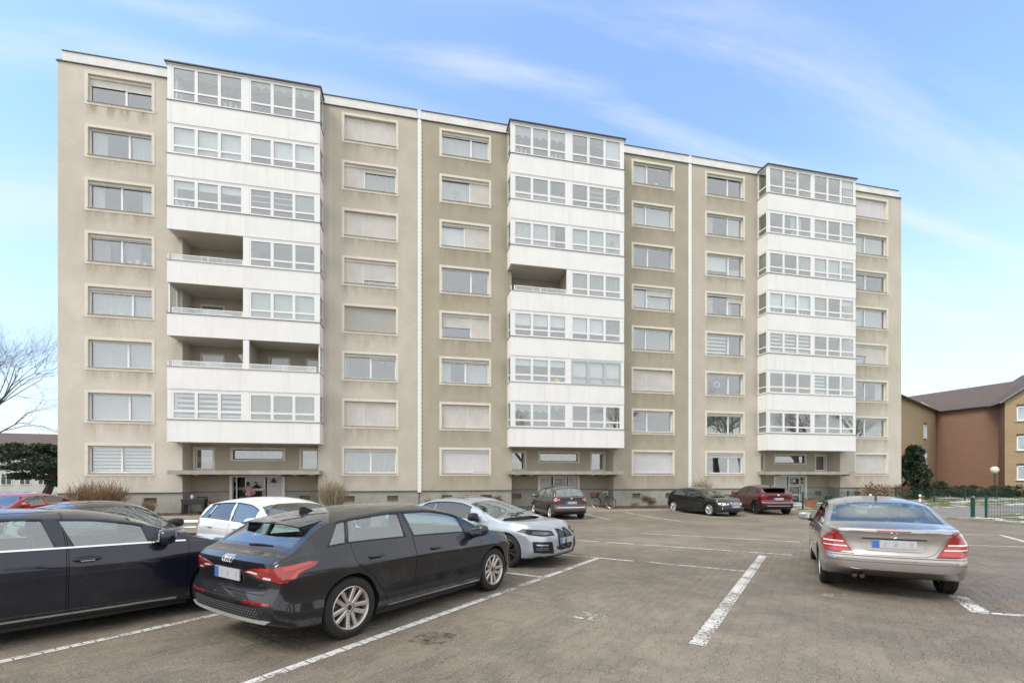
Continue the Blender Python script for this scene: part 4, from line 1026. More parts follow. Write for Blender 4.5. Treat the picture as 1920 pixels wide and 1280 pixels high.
class Car:
    def __init__(s, name, sp, root):
        s.sp = sp; s.root = root; s.W = sp['W']/2
        s.top = Pchip(sp['top']); s.belt = Pchip(sp['belt']); s.sh = Pchip(sp['sh']); s.bot = Pchip(sp['bot']); s.plan = Pchip(sp['plan'])
        s.x0, s.x1 = sp['top'][0][0], sp['top'][-1][0]
        s.xr = Pchip(sp['xr']); s.xf = Pchip(sp['xf']); s.tum = sp.get('tumble', .52)
        s.paint = sp['paint']
        s.body0 = s.loft()
        s.bvh = BVHTree.FromBMesh(s.body0)
    # --- shape functions
    def vals(s, x):
        zt = s.top(x); zb = s.bot(x); ze = min(s.belt(x), zt-.03); zs = min(s.sh(x), ze-.03); return zb, zs, ze, zt, s.plan(x)*s.W
    def half(s, x):
        zb, zs, ze, zt, hw = s.vals(x)
        o = [(0, zb), (.62*hw, zb), (.88*hw, zb+.005), (.94*hw, zb+.03), (.962*hw, zb+.085)]
        z0 = zb+.085
        for f, w in s.sp.get('side', ((.10, .976), (.22, .982), (.36, .985), (.52, .989), (.68, .995), (.82, 1.0), (.93, 1.0), (1., .988))):
            o.append((w*hw, lerp(z0, zs, f)))
        wb = s.sp.get('wbelt', .945)*hw
        o += [(lerp(.988*hw, wb, .4), lerp(zs, ze, .35)), (lerp(.988*hw, wb, .75), lerp(zs, ze, .75)), (wb, ze)]
        h = zt-ze; hr = .80*h; wr = wb-.012-s.tum*hr; zr = ze+hr
        for f in (.06, .25, .5, .75, .92): o.append((lerp(wb-.012*min(1, f*8), wr, f)+.016*math.sin(f*PI)*min(1, h/.3), ze+hr*f))
        for a in (0., .05, .12, .22, .36, .55, .78): o.append((wr*(1-a), zr+(zt-zr)*(1-(1-a)**3)))
        o.append((0, zt)); return o
    def rail(s, x):
        zb, zs, ze, zt, hw = s.vals(x); hr = .8*(zt-ze); return s.sp.get('wbelt', .945)*hw-.012-s.tum*hr, ze+hr, ze, zt
    def zroof(s, x, y):
        wr, zr, ze, zt = s.rail(x); a = 1-min(abs(y)/max(wr, .01), 1); return zr+(zt-zr)*(1-(1-a)**3)
    def disp(s, x, y, z):
        sp = s.sp; d = sp.get('blend', .45)
        w = sstep(1-(x-s.x0)/d); w2 = sstep(1-(s.x1-x)/d); q = min(abs(y)/s.W, 1)
        return x+w*(s.xr(z)+sp.get('cr', .16)*q**3)-w2*(s.xf(z)+sp.get('cf', .28)*q**2.6)
    def stations(s):
        L = s.x1-s.x0; xs = set()
        n = s.sp.get('n', 56)
        for i in range(n+1): xs.add(round(s.x0+L*i/n, 4))
        for d in (.012, .035, .07, .11): xs |= {round(s.x0+d, 4), round(s.x1-d, 4)}
        for p in s.sp['top'][1:-1]: xs.add(round(p[0], 4))
        xs = sorted(xs); o = [xs[0]]
        for x in xs[1:]:
            if x-o[-1] > .010: o.append(x)
        o[-1] = s.x1; return o
    def loft(s):
        bm = bmesh.new(); rings = []
        xs = s.stations()
        for x in xs:
            hf = s.half(x); m = len(hf); pts = [hf[0]]+[(-y, z) for y, z in hf[1:-1]]+[hf[-1]]+[(y, z) for y, z in hf[-2:0:-1]]
            rings.append([bm.verts.new((s.disp(x, y, z), y, z)) for y, z in pts])
        N = len(rings[0])
        for a, b in zip(rings, rings[1:]):
            for j in range(N): bm.faces.new((a[j], a[(j+1) % N], b[(j+1) % N], b[j]))
        ns = 12
        for ring, x in ((rings[0], xs[0]), (rings[-1], xs[-1])):
            hf = s.half(x); m = len(hf); rows = []
            for i in range(1, m-1):
                y0, z = hf[i]; row = [ring[i]]
                for k in range(1, ns):
                    y = -y0+2*y0*k/ns; row.append(bm.verts.new((s.disp(x, y, z), y, z)))
                row.append(ring[N-i]); rows.append(row)
            for a, b in zip(rows, rows[1:]):
                for k in range(ns): bm.faces.new((a[k], a[k+1], b[k+1], b[k]))
            for k in range(ns):
                bm.faces.new((rows[0][k], rows[0][k+1], ring[0])); bm.faces.new((rows[-1][k], rows[-1][k+1], ring[m-1]))
        bmesh.ops.recalc_face_normals(bm, faces=bm.faces[:])
        bmesh.ops.triangulate(bm, faces=[f for f in bm.faces if len(f.verts) > 3])
        bm.normal_update(); return bm
    # --- cutters
    def cavity(s):
        bm = bmesh.new(); rings = []
        xs = [x for x in s.stations() if s.top(x)-s.belt(x) > s.sp.get('cavmin', .13)]
        xs = [x for x in xs if x > s.x0+.10]
        for x in xs:
            zb, zs, ze, zt, hw = s.vals(x); wr, zr, _, _ = s.rail(x); wb = s.sp.get('wbelt', .945)*hw
            hf = [(wb-.10, .46), (wb-.07, ze-.06), (wb-.055, ze+.01), (lerp(wb, wr, .5)-.045, lerp(ze, zr, .5)), (max(wr-.05, .1), zr-.035), (max(wr-.05, .1)*.85, max(s.zroof(x, wr*.85)-.045, zr-.03)), (max(wr-.05, .1)*.4, zt-.045)]
            pts = [(-y, z) for y, z in hf]+[(y, z) for y, z in hf[::-1]]
            rings.append([bm.verts.new((s.disp(x, y, z), y, z)) for y, z in pts])
        N = len(rings[0])
        for a, b in zip(rings, rings[1:]):
            for j in range(N): bm.faces.new((a[j], a[(j+1) % N], b[(j+1) % N], b[j]))
        bm.faces.new(rings[0]); bm.faces.new(rings[-1]); bmesh.ops.recalc_face_normals(bm, faces=bm.faces[:])
        return bm
    def side_poly(s, w):
        xb0, xt0, xb1, xt1 = w; n = 14; lo = lambda x: s.vals(x)[2]+.022; up = lambda x: s.rail(x)[1]-.026
        bot = []; tp = []
        for i in range(n+1):
            x = lerp(xb0, xb1, i/n)
            if up(x)-lo(x) > .03 or i < n: bot.append((x, lo(x)))
        for i in range(n+1):
            x = lerp(xt1, xt0, i/n)
            if up(x)-lo(x) > .045: tp.append((x, up(x)))
        mx = max(p[0] for p in tp)
        bot = [p for p in bot if p[0] <= max(mx+.03, min(xb1, mx+.12))]
        return bot+tp
    def screen_poly(s, xa, xb, marg=.05):
        """windscreen or rear window between two stations, seen along x"""
        lo, hi = (xa, xb) if s.top(xa) < s.top(xb) else (xb, xa); n = 8
        wl = max(s.rail(lo)[0]-marg+s.sp.get('scrw', .0), .1); wh = max(s.rail(hi)[0]-marg, .1)
        return [(lerp(-wl, wl, i/n), s.zroof(lo, lerp(-wl, wl, i/n))+.012) for i in range(n+1)]+[(lerp(wh, -wh, i/n), s.zroof(hi, lerp(wh, -wh, i/n))-.008) for i in range(n+1)]
def bm_prism(bm, pts, axis, a, b):
    def P(p, t): return (t, p[0], p[1]) if axis == 'x' else (p[0], t, p[1]) if axis == 'y' else (p[0], p[1], t)
    A = [bm.verts.new(P(p, a)) for p in pts]; B = [bm.verts.new(P(p, b)) for p in pts]; fs = [bm.faces.new(A), bm.faces.new(B)]
    k = len(pts)
    for i in range(k): fs.append(bm.faces.new((A[i], A[(i+1) % k], B[(i+1) % k], B[i])))
    bmesh.ops.recalc_face_normals(bm, faces=fs)
def offset(poly, g):
    A = sum(poly[i][0]*poly[(i+1) % len(poly)][1]-poly[(i+1) % len(poly)][0]*poly[i][1] for i in range(len(poly))); sg = 1 if A > 0 else -1; o = []
    n = len(poly)
    for i in range(n):
        a, b, c = poly[i-1], poly[i], poly[(i+1) % n]
        d1 = Vector((b[0]-a[0], b[1]-a[1])); d2 = Vector((c[0]-b[0], c[1]-b[1]))
        n1 = Vector((d1.y, -d1.x)).normalized() if d1.length > 1e-9 else Vector((0, 0)); n2 = Vector((d2.y, -d2.x)).normalized() if d2.length > 1e-9 else n1
        m = n1+n2
        if m.length < 1e-6: m = n1
        m.normalize(); k = 1/max(m.dot(n1), .35); o.append((b[0]+m.x*g*k*sg, b[1]+m.y*g*k*sg))
    return o
_scr = {}
def boolean(bmA, bmB, op):
    """A op B as a new bmesh"""
    ma = bpy.data.meshes.new('tmp_a'); bmA.to_mesh(ma); mb = bpy.data.meshes.new('tmp_b'); bmB.to_mesh(mb)
    oa = bpy.data.objects.new('tmp_a', ma); ob = bpy.data.objects.new('tmp_b', mb); COL.objects.link(oa); COL.objects.link(ob)
    md = oa.modifiers.new('b', 'BOOLEAN'); md.operation = op; md.object = ob; md.solver = 'MANIFOLD'
    bpy.context.view_layer.update()
    ev = oa.evaluated_get(bpy.context.evaluated_depsgraph_get()); me = bpy.data.meshes.new_from_object(ev)
    if len(me.polygons) == 0 or (op == 'DIFFERENCE' and len(me.polygons) == len(ma.polygons)):
        md.solver = 'EXACT'; bpy.context.view_layer.update()
        ev = oa.evaluated_get(bpy.context.evaluated_depsgraph_get()); me = bpy.data.meshes.new_from_object(ev)
    out = bmesh.new(); out.from_mesh(me)
    for o in (oa, ob): bpy.data.objects.remove(o, do_unlink=True)
    for m in (ma, mb, me): bpy.data.meshes.remove(m)
    return out
class Surf:
    """smooth normals of the uncut body"""
    def __init__(s, car):
        me = bpy.data.meshes.new('tmp_s'); car.body0.to_mesh(me)
        me.polygons.foreach_set('use_smooth', [True]*len(me.polygons)); me.update(); me.set_sharp_from_angle(angle=R_(42))
        s.cn = [Vector(c.vector) for c in me.corner_normals]; s.loops = [tuple(p.loop_indices) for p in me.polygons]; s.co = [[Vector(me.vertices[v].co) for v in p.vertices] for p in me.polygons]
        s.bvh = BVHTree.FromPolygons([v.co.copy() for v in me.vertices], [tuple(p.vertices) for p in me.polygons]); bpy.data.meshes.remove(me)
    def normal(s, i, p):
        from mathutils.interpolate import poly_3d_calc
        w = poly_3d_calc(s.co[i], p); n = Vector((0, 0, 0))
        for k, li in enumerate(s.loops[i]): n += s.cn[li]*w[k]
        return n.normalized() if n.length > 1e-6 else Vector((0, 0, 1))
def finish(bm, name, car, surf, parent, mats):
    bmesh.ops.remove_doubles(bm, verts=bm.verts[:], dist=.0004)
    bmesh.ops.dissolve_degenerate(bm, edges=bm.edges[:], dist=.0002)
    me = bpy.data.meshes.new(name); bm.to_mesh(me)
    for m in mats: me.materials.append(m)
    me.polygons.foreach_set('use_smooth', [True]*len(me.polygons)); me.update()
    nrm = [None]*len(me.loops); mi = []
    for p in me.polygons:
        loc, nn, fi, d = surf.bvh.find_nearest(p.center)
        outer = d < .006 and nn.dot(p.normal) > .6
        mi.append(0 if outer or (d < .0035) else 1)
        for li in p.loop_indices:
            if outer:
                co = me.vertices[me.loops[li].vertex_index].co
                l2, n2, f2, d2 = surf.bvh.find_nearest(co*.999+p.center*.001)
                q = surf.normal(f2, l2)
                nrm[li] = q if q.dot(p.normal) > .78 else p.normal
            else: nrm[li] = Vector(p.normal)
    me.polygons.foreach_set('material_index', mi); me.normals_split_custom_set([tuple(n) for n in nrm]); me.update()
    return link(name, me, parent)
def islands(bm):
    seen = set(); out = []
    for v in bm.verts:
        if v in seen: continue
        st = [v]; comp = []; seen.add(v)
        while st:
            a = st.pop(); comp.append(a)
            for e in a.link_edges:
                b = e.other_vert(a)
                if b not in seen: seen.add(b); st.append(b)
        out.append(comp)
    return out
def patch(car, axis, poly, mat, name, parent=None, off=.004, th=.012, res=.028, side=1, smooth=35, graz=.24):
    """a piece of trim, lamp or glass that follows the body surface under a 2D outline"""
    bm = bmesh.new()
    if sum(poly[i][0]*poly[(i+1) % len(poly)][1]-poly[(i+1) % len(poly)][0]*poly[i][1] for i in range(len(poly))) < 0: poly = poly[::-1]
    vs_ = [bm.verts.new((p[0], p[1], 0)) for p in poly]
    for tri in tessellate_polygon([[Vector((p[0], p[1], 0)) for p in poly]]):
        try: bm.faces.new([vs_[i] for i in tri])
        except ValueError: pass
    xs = [p[0] for p in poly]; ys = [p[1] for p in poly]
    for k, (lo, hi) in ((0, (min(xs), max(xs))), (1, (min(ys), max(ys)))):
        c = math.ceil(lo/res)*res
        while c < hi-1e-4:
            if c > lo+1e-4:
                nrm = (1, 0, 0) if k == 0 else (0, 1, 0); pt = (c, 0, 0) if k == 0 else (0, c, 0)
                bmesh.ops.bisect_plane(bm, geom=bm.verts[:]+bm.edges[:]+bm.faces[:], plane_co=pt, plane_no=nrm, dist=1e-5)
            c += res
    if axis == 'y': d = Vector((0, -side, 0)); fn = lambda u, v: Vector((u, side*4, v))
    elif axis == 'x': d = Vector((-side, 0, 0)); fn = lambda u, v: Vector((side*6, u, v))
    elif axis == 'z': d = Vector((0, 0, -1)); fn = lambda u, v: Vector((u, v, 4))
    else:
        th_ = axis; d = Vector((-math.cos(th_), -math.sin(th_), 0)); fn = lambda u, v: Vector((math.cos(th_)*6-math.sin(th_)*u, math.sin(th_)*6+math.cos(th_)*u, v))
    hits = {}; last = None
    for v in bm.verts:
        o = fn(v.co.x, v.co.y); h = car.bvh.ray_cast(o, d, 12)
        hits[v] = h[0] if h[0] is not None and h[1].dot(-d) > graz else None
    good = [h for h in hits.values() if h is not None]
    if not good: bm.free(); return None
    for v in bm.verts:
        h = hits[v]
        if h is None:
            o = fn(v.co.x, v.co.y); h = min(good, key=lambda g: (g-o-d*((g-o).dot(d))).length)
        hits[v] = h
    for v in bm.verts: v.co = hits[v]-d*off
    r = bmesh.ops.extrude_face_region(bm, geom=bm.faces[:]); nv = [e for e in r['geom'] if isinstance(e, bmesh.types.BMVert)]
    for v in nv: v.co += d*th
    bmesh.ops.recalc_face_normals(bm, faces=bm.faces[:])
    me = bpy.data.meshes.new(name); bm.to_mesh(me); bm.free(); me.materials.append(mat)
    me.polygons.foreach_set('use_smooth', [True]*len(me.polygons)); me.update(); me.set_sharp_from_angle(angle=R_(smooth)); me.update()
    return link(name, me, parent if parent is not None else car.root)
def both(car, axis, poly, mat, name, parent=None, **k):
    if axis == 'y':
        return [patch(car, 'y', poly, mat, name, parent, side=sd_, **k) for sd_ in (-1, 1)]
    return [patch(car, axis, [(m*p[0], p[1]) for p in poly], mat, name, parent, **k) for m in (-1, 1)]
_wheel = {}
def wheel_mesh(r, rr, w, n, twin, style):
    key = (r, rr, w, n, twin, style)
    if key in _wheel: return _wheel[key]
    q = MB(); h = w/2
    q.lathe([(rr, -h+.012), (rr+.02, -h), (r-.03, -h+.006), (r-.006, -h+.02), (r, -h+.045), (r, h-.045), (r-.006, h-.02), (r-.03, h-.006), (rr+.02, h), (rr, h-.012)], 36, 'y', closed=True)
    for k in range(54):                   # tread blocks
        a = 2*PI*k/54
        for y0 in (-h+.03, h-.03-.05):
            cx, cz = (r+.002)*math.cos(a), (r+.002)*math.sin(a); q.obox((cx, y0+.025, cz), ((-math.sin(a), 0, math.cos(a)), (0, 1, 0), (math.cos(a), 0, math.sin(a))), .013, .025, .004)
    ty = q.mesh('wheel', MAT_TYRE, 35)
    q = MB(); yo = h-.018
    q.lathe([(rr+.006, yo), (rr-.008, yo+.010), (rr-.020, yo-.004), (rr-.028, yo-.05), (rr-.035, -h+.03)], 36, 'y')
    q.lathe([(.028, yo-.026), (.050, yo-.026), (.066, yo-.045), (.070, yo-.09)], 20, 'y')
    for k in range(n):
        a0 = 2*PI*k/n+.2
        for t in ((-twin, twin) if twin else (0,)):
            ang = a0+t*.55; a1 = a0+t*1.15
            p0 = Vector((.052*math.cos(ang), 0, .052*math.sin(ang))); p1 = Vector(((rr-.018)*math.cos(a1), 0, (rr-.018)*math.sin(a1)))
            d = (p1-p0); L = d.length; d.normalize(); e = Vector((-d.z, 0, d.x))
            w0, w1 = (.024, .021) if twin else ((.034, .024) if style != 'fat' else (.05, .05))
            k0 = len(q.v)
            for p, ww, yy, dp in ((p0, w0, yo-.022, .05), (p0+d*L*.5, (w0+w1)/2, yo-.016, .045), (p1, w1*1.25, yo-.006, .04)):
                for sx, y_ in ((-ww, yy-.010), (-ww*.6, yy), (ww*.6, yy), (ww, yy-.010), (ww, yy-dp), (-ww, yy-dp)):
                    c = p+e*sx; q.v.append((c.x, y_, c.z))
            for a_ in (k0, k0+6):
                for i in range(6): q.f.append((a_+i, a_+(i+1) % 6, a_+6+(i+1) % 6, a_+6+i)); q.m.append(0)
    for k in range(5):
        a = 2*PI*k/5+.5; q.lathe([(0, yo-.028), (.009, yo-.028), (.009, yo-.06)], 6, 'y', (.05*math.cos(a), 0, .05*math.sin(a)))
    rim = q
    q = MB(); q.lathe([(0, -.005), (rr-.075, -.005), (rr-.075, .012), (.07, .012), (.07, .04), (0, .04)], 24, 'y'); q.lathe([(0, -.03), (rr-.036, -.03)], 24, 'y'); disc = q.mesh('brake_disc', M('brake_disc_steel', (.12, .115, .11), .45, .2, 20, metal=.6), 35)
    q = MB(); q.lathe([(0, yo-.020), (.022, yo-.021), (.030, yo-.028), (.030, yo-.05)], 16, 'y'); hub = q.mesh('hub_cap', MAT_CARIN, 35)
    _wheel[key] = (ty, rim, disc, hub); return _wheel[key]
def add_wheels(car):
    sp = car.sp; wb = sp['wb']; r = sp['r']; w = sp.get('tw', .205); ry = sp['W']/2-.025-w/2
    ty, rim, disc, hub = wheel_mesh(r, sp['rr'], w, sp.get('spokes', 5), sp.get('twin', 0), sp.get('rim', ''))
    rm = rim.mesh('rim', sp.get('rimmat', MAT_ALU), 35)
    for x in (-wb/2, wb/2):
        for sd_ in (-1, 1):
            o = link('wheel', ty, car.root); o.location = (x, sd_*ry, r); o.rotation_euler = (0, rnd.uniform(0, 6), 0) if sd_ > 0 else (0, rnd.uniform(0, 6), PI)
            if sd_ < 0: o.rotation_euler = Matrix.Rotation(PI, 3, 'Z').to_euler()
            link('rim', rm, o); link('brake_disc', disc, o); link('hub_cap', hub, o)
def ellipsoid(q, c, a, n=14, m=8, pw=.8):
    k0 = len(q.v)
    for i in range(m+1):
        t = PI*i/m
        for j in range(n):
            u = 2*PI*j/n; s = lambda v: math.copysign(abs(v)**pw, v)
            q.v.append((c[0]+a[0]*s(math.sin(t))*s(math.cos(u)), c[1]+a[1]*s(math.sin(t))*s(math.sin(u)), c[2]+a[2]*s(math.cos(t))))
    for i in range(m):
        for j in range(n): q.f.append((k0+i*n+j, k0+(i+1)*n+j, k0+(i+1)*n+(j+1) % n, k0+i*n+(j+1) % n)); q.m.append(q.mi)
def add_mirrors(car, x, z, mat, both_=True, size=1.):
    for sd_ in (-1, 1):
        y = car.vals(x)[4]*.93
        q = MB(); ellipsoid(q, (x-.02, sd_*(y+.15), z+.03*size), (.085*size, .125*size, .082*size), 16, 10, .72); m = q.build('mirror', mat, car.root, 50)
        q = MB(); q.tube([(x+.01, sd_*(y-.01), z-.055), (x, sd_*(y+.10), z-.035)], [.035, .03], 8); q.build('mirror_arm', MAT_CARIN, m, True)
        q = MB(); q.obox((x-.100*size, sd_*(y+.15), z+.03*size), ((1,0,0),(0,1,0),(0,0,1)), .006, .078*size, .044*size); q.build('mirror_glass', M('mirror_glass', (.55, .58, .6), .03, .02, 2, metal=1.), m)
def add_seats(car, xs, mat=MAT_SEAT):
    for x, z, n in xs:
        ys = (-.36, .36) if n == 2 else (-.42, 0, .42)
        for y in ys:
            q = MB(); h = .24 if n == 2 else .20
            q.prism([(x-.10, z), (x+.42, z+.02), (x+.44, z+.14), (x+.02, z+.16), (x-.13, z+.60), (x-.22, z+.62), (x-.20, z+.05)], 'y', y-h, y+h)
            s_ = q.build('seat', mat, car.root, 30)
            q = MB(); ellipsoid(q, (x-.20, y, z+.73), (.055, .14, .10), 12, 8, .65); q.tube([(x-.18, y-.05, z+.60), (x-.19, y-.05, z+.66)], .008, 5); q.tube([(x-.18, y+.05, z+.60), (x-.19, y+.05, z+.66)], .008, 5); q.build('headrest', mat, s_, 40)
def add_wheel_steer(car, x, z, y=.36):
    q = MB(); n = 20; pts = []
    for i in range(n+1):
        a = 2*PI*i/n; pts.append((x+.06*math.sin(a), y+.18*math.cos(a), z+.165*math.sin(a)))
    q.tube(pts, .016, 6, False); q.tube([(x+.12, y, z-.05), (x, y, z)], .05, 8); q.build('steering_wheel', MAT_CARIN, car.root, True)
def plate(car, side, z, y=0., w=.52, tilt=0.):
    o = Vector((side*6, y, z)); h = car.bvh.ray_cast(o, Vector((-side, 0, 0)), 12)[0]
    q = MB(); q.box(-.006, .006, -w/2, w/2, -.055, .055); p = q.build('number_plate', MAT_PLATE, car.root); p.location = (h.x+side*.014, y, z); p.rotation_euler = (0, tilt*-side, 0)
    q = MB(); yy = (w/2-.045)*(1 if side < 0 else -1); q.box(-.0075, .0075, yy-.042 if side < 0 else yy-.042, yy+.042, -.052, .052); q.build('blue_band', MAT_EUB, p)
    return p, h
def handle(car, x, z, sd_=None, mat=None):
    for s_ in ((-1, 1) if sd_ is None else (sd_,)):
        h = car.bvh.ray_cast(Vector((x, s_*4, z)), Vector((0, -s_, 0)), 8)[0]
        q = MB(); q.tube([(x-.11, h.y+s_*.004, z), (x-.085, h.y+s_*.03, z+.004), (x+.06, h.y+s_*.032, z+.004), (x+.10, h.y+s_*.004, z-.002)], [.012, .016, .016, .011], 8); yield q, s_
def make_car(name, sp, pos, heading, label, cat='car', group=None):
    x, y = pos; h = R_(heading); z = gz(y); sl = -.022 if y < -8 else 0.
    fwd = Vector((math.sin(h), math.cos(h), math.cos(h)*sl)).normalized(); nz = Vector((0, -sl, 1)).normalized(); fwd = (fwd-nz*fwd.dot(nz)).normalized(); lf = nz.cross(fwd)
    root = bpy.data.objects.new(name, None); COL.objects.link(root); root.empty_display_size = .2
    mw = Matrix(((fwd.x, lf.x, nz.x), (fwd.y, lf.y, nz.y), (fwd.z, lf.z, nz.z))).to_4x4(); mw.translation = (x, y, z); root.matrix_world = mw
    tag(root, label, cat, group)
    car = Car(name, sp, root); surf = Surf(car)
    wb, r = sp['wb'], sp['r']
    bm = car.body0.copy()
    bm = boolean(bm, car.cavity(), 'DIFFERENCE')
    # screens
    c = bmesh.new(); scr = []
    (wa, wb_), (ra, rb) = sp['screen'], sp['rear']
    pw = car.screen_poly(wa, wb_, sp.get('wm', .055)); pr = car.screen_poly(ra, rb, sp.get('rm', .07))
    xm = (sp['screen'][0]+sp['rear'][1])/2
    bm_prism(c, pw, 'x', max(xm, wa-1.1)+.1, car.x1+.5); bm_prism(c, pr, 'x', car.x0-.5, min(xm, rb+1.0)-.1)
    bm = boolean(bm, c, 'DIFFERENCE')
    c = bmesh.new(); sps = [car.side_poly(w) for w in sp['wins']]
    for pl in sps:
        for sd_ in (-1, 1): bm_prism(c, pl, 'y', sd_*.30, sd_*1.6)
    for xx in (-wb/2, wb/2):
        ar = r+sp.get('arch', .038); pts = [(xx+ar*math.cos(a), r+.01+ar*math.sin(a)) for a in [2*PI*i/40 for i in range(40)]]
        for sd_ in (-1, 1): bm_prism(c, pts, 'y', sd_*(car.W-.34), sd_*1.7)
    bm = boolean(bm, c, 'DIFFERENCE')
    # doors, bonnet, boot lid
    parts = []
    for dp in sp.get('doors', ()): 
        for sd_ in (-1, 1): parts.append(('door', dp, 'y', sd_*.42, sd_*1.7))
    if 'hood' in sp: parts.append(('bonnet', sp['hood'], 'z', .50, 2.0))
    if 'boot' in sp: parts.append(('boot_lid', sp['boot'], 'x', car.x0-1, car.x0+sp.get('bootd', .30)))
    if parts:
        g = bmesh.new(); e = bmesh.new()
        for nm, pl, ax, a, b in parts:
            bm_prism(g, offset(pl, sp.get('gap', .0045)), ax, a, b); bm_prism(e, pl, ax, a+(.004 if (nm != 'boot_lid') else 0)*(1 if a > 0 else -1), b)
        inner = boolean(bm, e, 'INTERSECT'); bm = boolean(bm, g, 'DIFFERENCE')
        comps = islands(inner); buckets = {}
        for cp in comps:
            cx = sum((v.co for v in cp), Vector())/len(cp); best = None
            if len(cp) < 4: continue
            for i, (nm, pl, ax, a, b) in enumerate(parts):
                u = (cx.x, cx.z) if ax == 'y' else (cx.x, cx.y) if ax == 'z' else (cx.y, cx.z)
                ok = min(p[0] for p in pl)-.01 <= u[0] <= max(p[0] for p in pl)+.01 and min(p[1] for p in pl)-.01 <= u[1] <= max(p[1] for p in pl)+.01
                if ax == 'y': ok = ok and cx.y*a > 0
                if ax == 'x': ok = ok and cx.x < b+.02
                if ok: best = i; break
            if best is not None: buckets.setdefault(best, set()).update(cp)
        for i, vs in buckets.items():
            nb = bmesh.new(); mp = {v: nb.verts.new(v.co) for v in vs}
            for f in inner.faces:
                if f.verts[0] in vs:
                    try: nb.faces.new([mp[v] for v in f.verts])
                    except ValueError: pass
            nb.normal_update()
            o = finish(nb, parts[i][0], car, surf, root, [sp['paint'], MAT_CARIN]); car.__dict__.setdefault('parts', []).append((parts[i], o))
    finish(bm, 'body', car, surf, root, [sp['paint'], MAT_CARIN])
    # glass
    patch(car, 'x', offset(pw, .012), sp.get('wsglass', MAT_CARGLASS), 'windscreen', off=-.006, th=.004, res=.07, side=1)
    patch(car, 'x', offset(pr, .012), sp.get('rwglass', MAT_CARGLASS), 'rear_window', off=-.006, th=.004, res=.07, side=-1)
    for i, pl in enumerate(sps):
        gl = sp.get('winglass', 'c'*len(sps))[i]
        both(car, 'y', offset(pl, .010), glass_for(gl), 'side_window', off=-.008, th=.004, res=.08)
        if sp.get('trim', True):
            q0 = offset(pl, .002); q1 = offset(pl, .016)
            for sd_ in (-1, 1):
                q = MB(); n = len(pl); pts = []
                for (a, b_) in zip(q0, q1):
                    for p, o_ in ((a, .004), (b_, .004)):
                        hh = car.bvh.ray_cast(Vector((p[0], sd_*4, p[1])), Vector((0, -sd_, 0)), 8)[0]
                        pts.append((hh.x, hh.y+sd_*o_, hh.z) if hh else (p[0], sd_*.6, p[1]))
                q.v = pts+[(p[0], p[1]-sd_*.012, p[2]) for p in pts]; m2 = 2*n
                for k in range(n):
                    a, b_, c_, d_ = 2*k, 2*k+1, (2*k+3) % m2, (2*k+2) % m2
                    q.f += [(a, b_, c_, d_), (a+m2, d_+m2, c_+m2, b_+m2), (a, d_, d_+m2, a+m2), (b_, b_+m2, c_+m2, c_)]; q.m += [0]*4
                q.build('window_seal', sp.get('sealmat', MAT_CARIN), root)
    q = MB()                              # floor pan so nothing shows through under the car
    q.box(-wb/2+r+.05, wb/2-r-.05, -car.W+.10, car.W-.10, sp['bot'][2][1]-.04, sp['bot'][2][1]+.02); q.build('underbody', MAT_CARIN, root)
    add_wheels(car)
    if sp.get('seats', True):
        add_seats(car, ((sp.get('seatx', .0), .42, 2), (sp.get('seatx', .0)-.85, .42, 3)))
        add_wheel_steer(car, sp.get('seatx', 0)+.55, .84)
        q = MB(); xd = sp.get('seatx', 0)+.72; q.prism([(xd, .55), (xd+.5, .55), (xd+.5, .88), (xd+.25, .91), (xd+.02, .86)], 'y', -.66, .66); q.build('dashboard', MAT_CARIN, root, 30)
    return car
def door_poly(car_sp, lo, back, front, top_f):
    return back+front
# curves: top, belt, sh(oulder), bot(tom), plan: along x; xr / xf: how far tail and nose recede at each height
BLACKP = m_paint_car('black_car_paint', (.012, .0125, .016), .25, .3, .35)
NAVYP = m_paint_car('navy_car_paint', (.010, .012, .024), .3, .3, .5)
GREYBP = m_paint_car('blue_grey_car_paint', (.40, .44, .49), .35, .35)
SILVP = m_paint_car('warm_silver_car_paint', (.42, .39, .365), .75, .32)
WHITEP = m_paint_car('white_car_paint', (.78, .79, .80), 0., .35)
REDP = m_paint_car('bright_red_car_paint', (.40, .025, .025), .2, .3)
DGREYP = m_paint_car('dark_grey_car_paint', (.075, .07, .072), .5, .33)
WINEP = m_paint_car('wine_red_car_paint', (.10, .014, .02), .4, .28)
BLK1P = m_paint_car('black_small_car_paint', (.014, .014, .015), .2, .3)

def rings_badge(car, side, z, r=.034):
    h = car.bvh.ray_cast(Vector((side*6, 0, z)), Vector((-side, 0, 0)), 12)
    nrm = h[1]; q = MB()
    for k in range(4):
        yc = (k-1.5)*r*1.45; n = 18; pts = []
        for i in range(n+1):
            a = 2*PI*i/n; y = yc+r*math.cos(a); zz = z+r*math.sin(a)
            hh = car.bvh.ray_cast(Vector((side*6, y, zz)), Vector((-side, 0, 0)), 12)[0]; pts.append((hh.x+side*.006, y, zz))
        q.tube(pts, .0058, 6, False)
    return q.build('ring_emblem', MAT_CHROME, car.root, True)
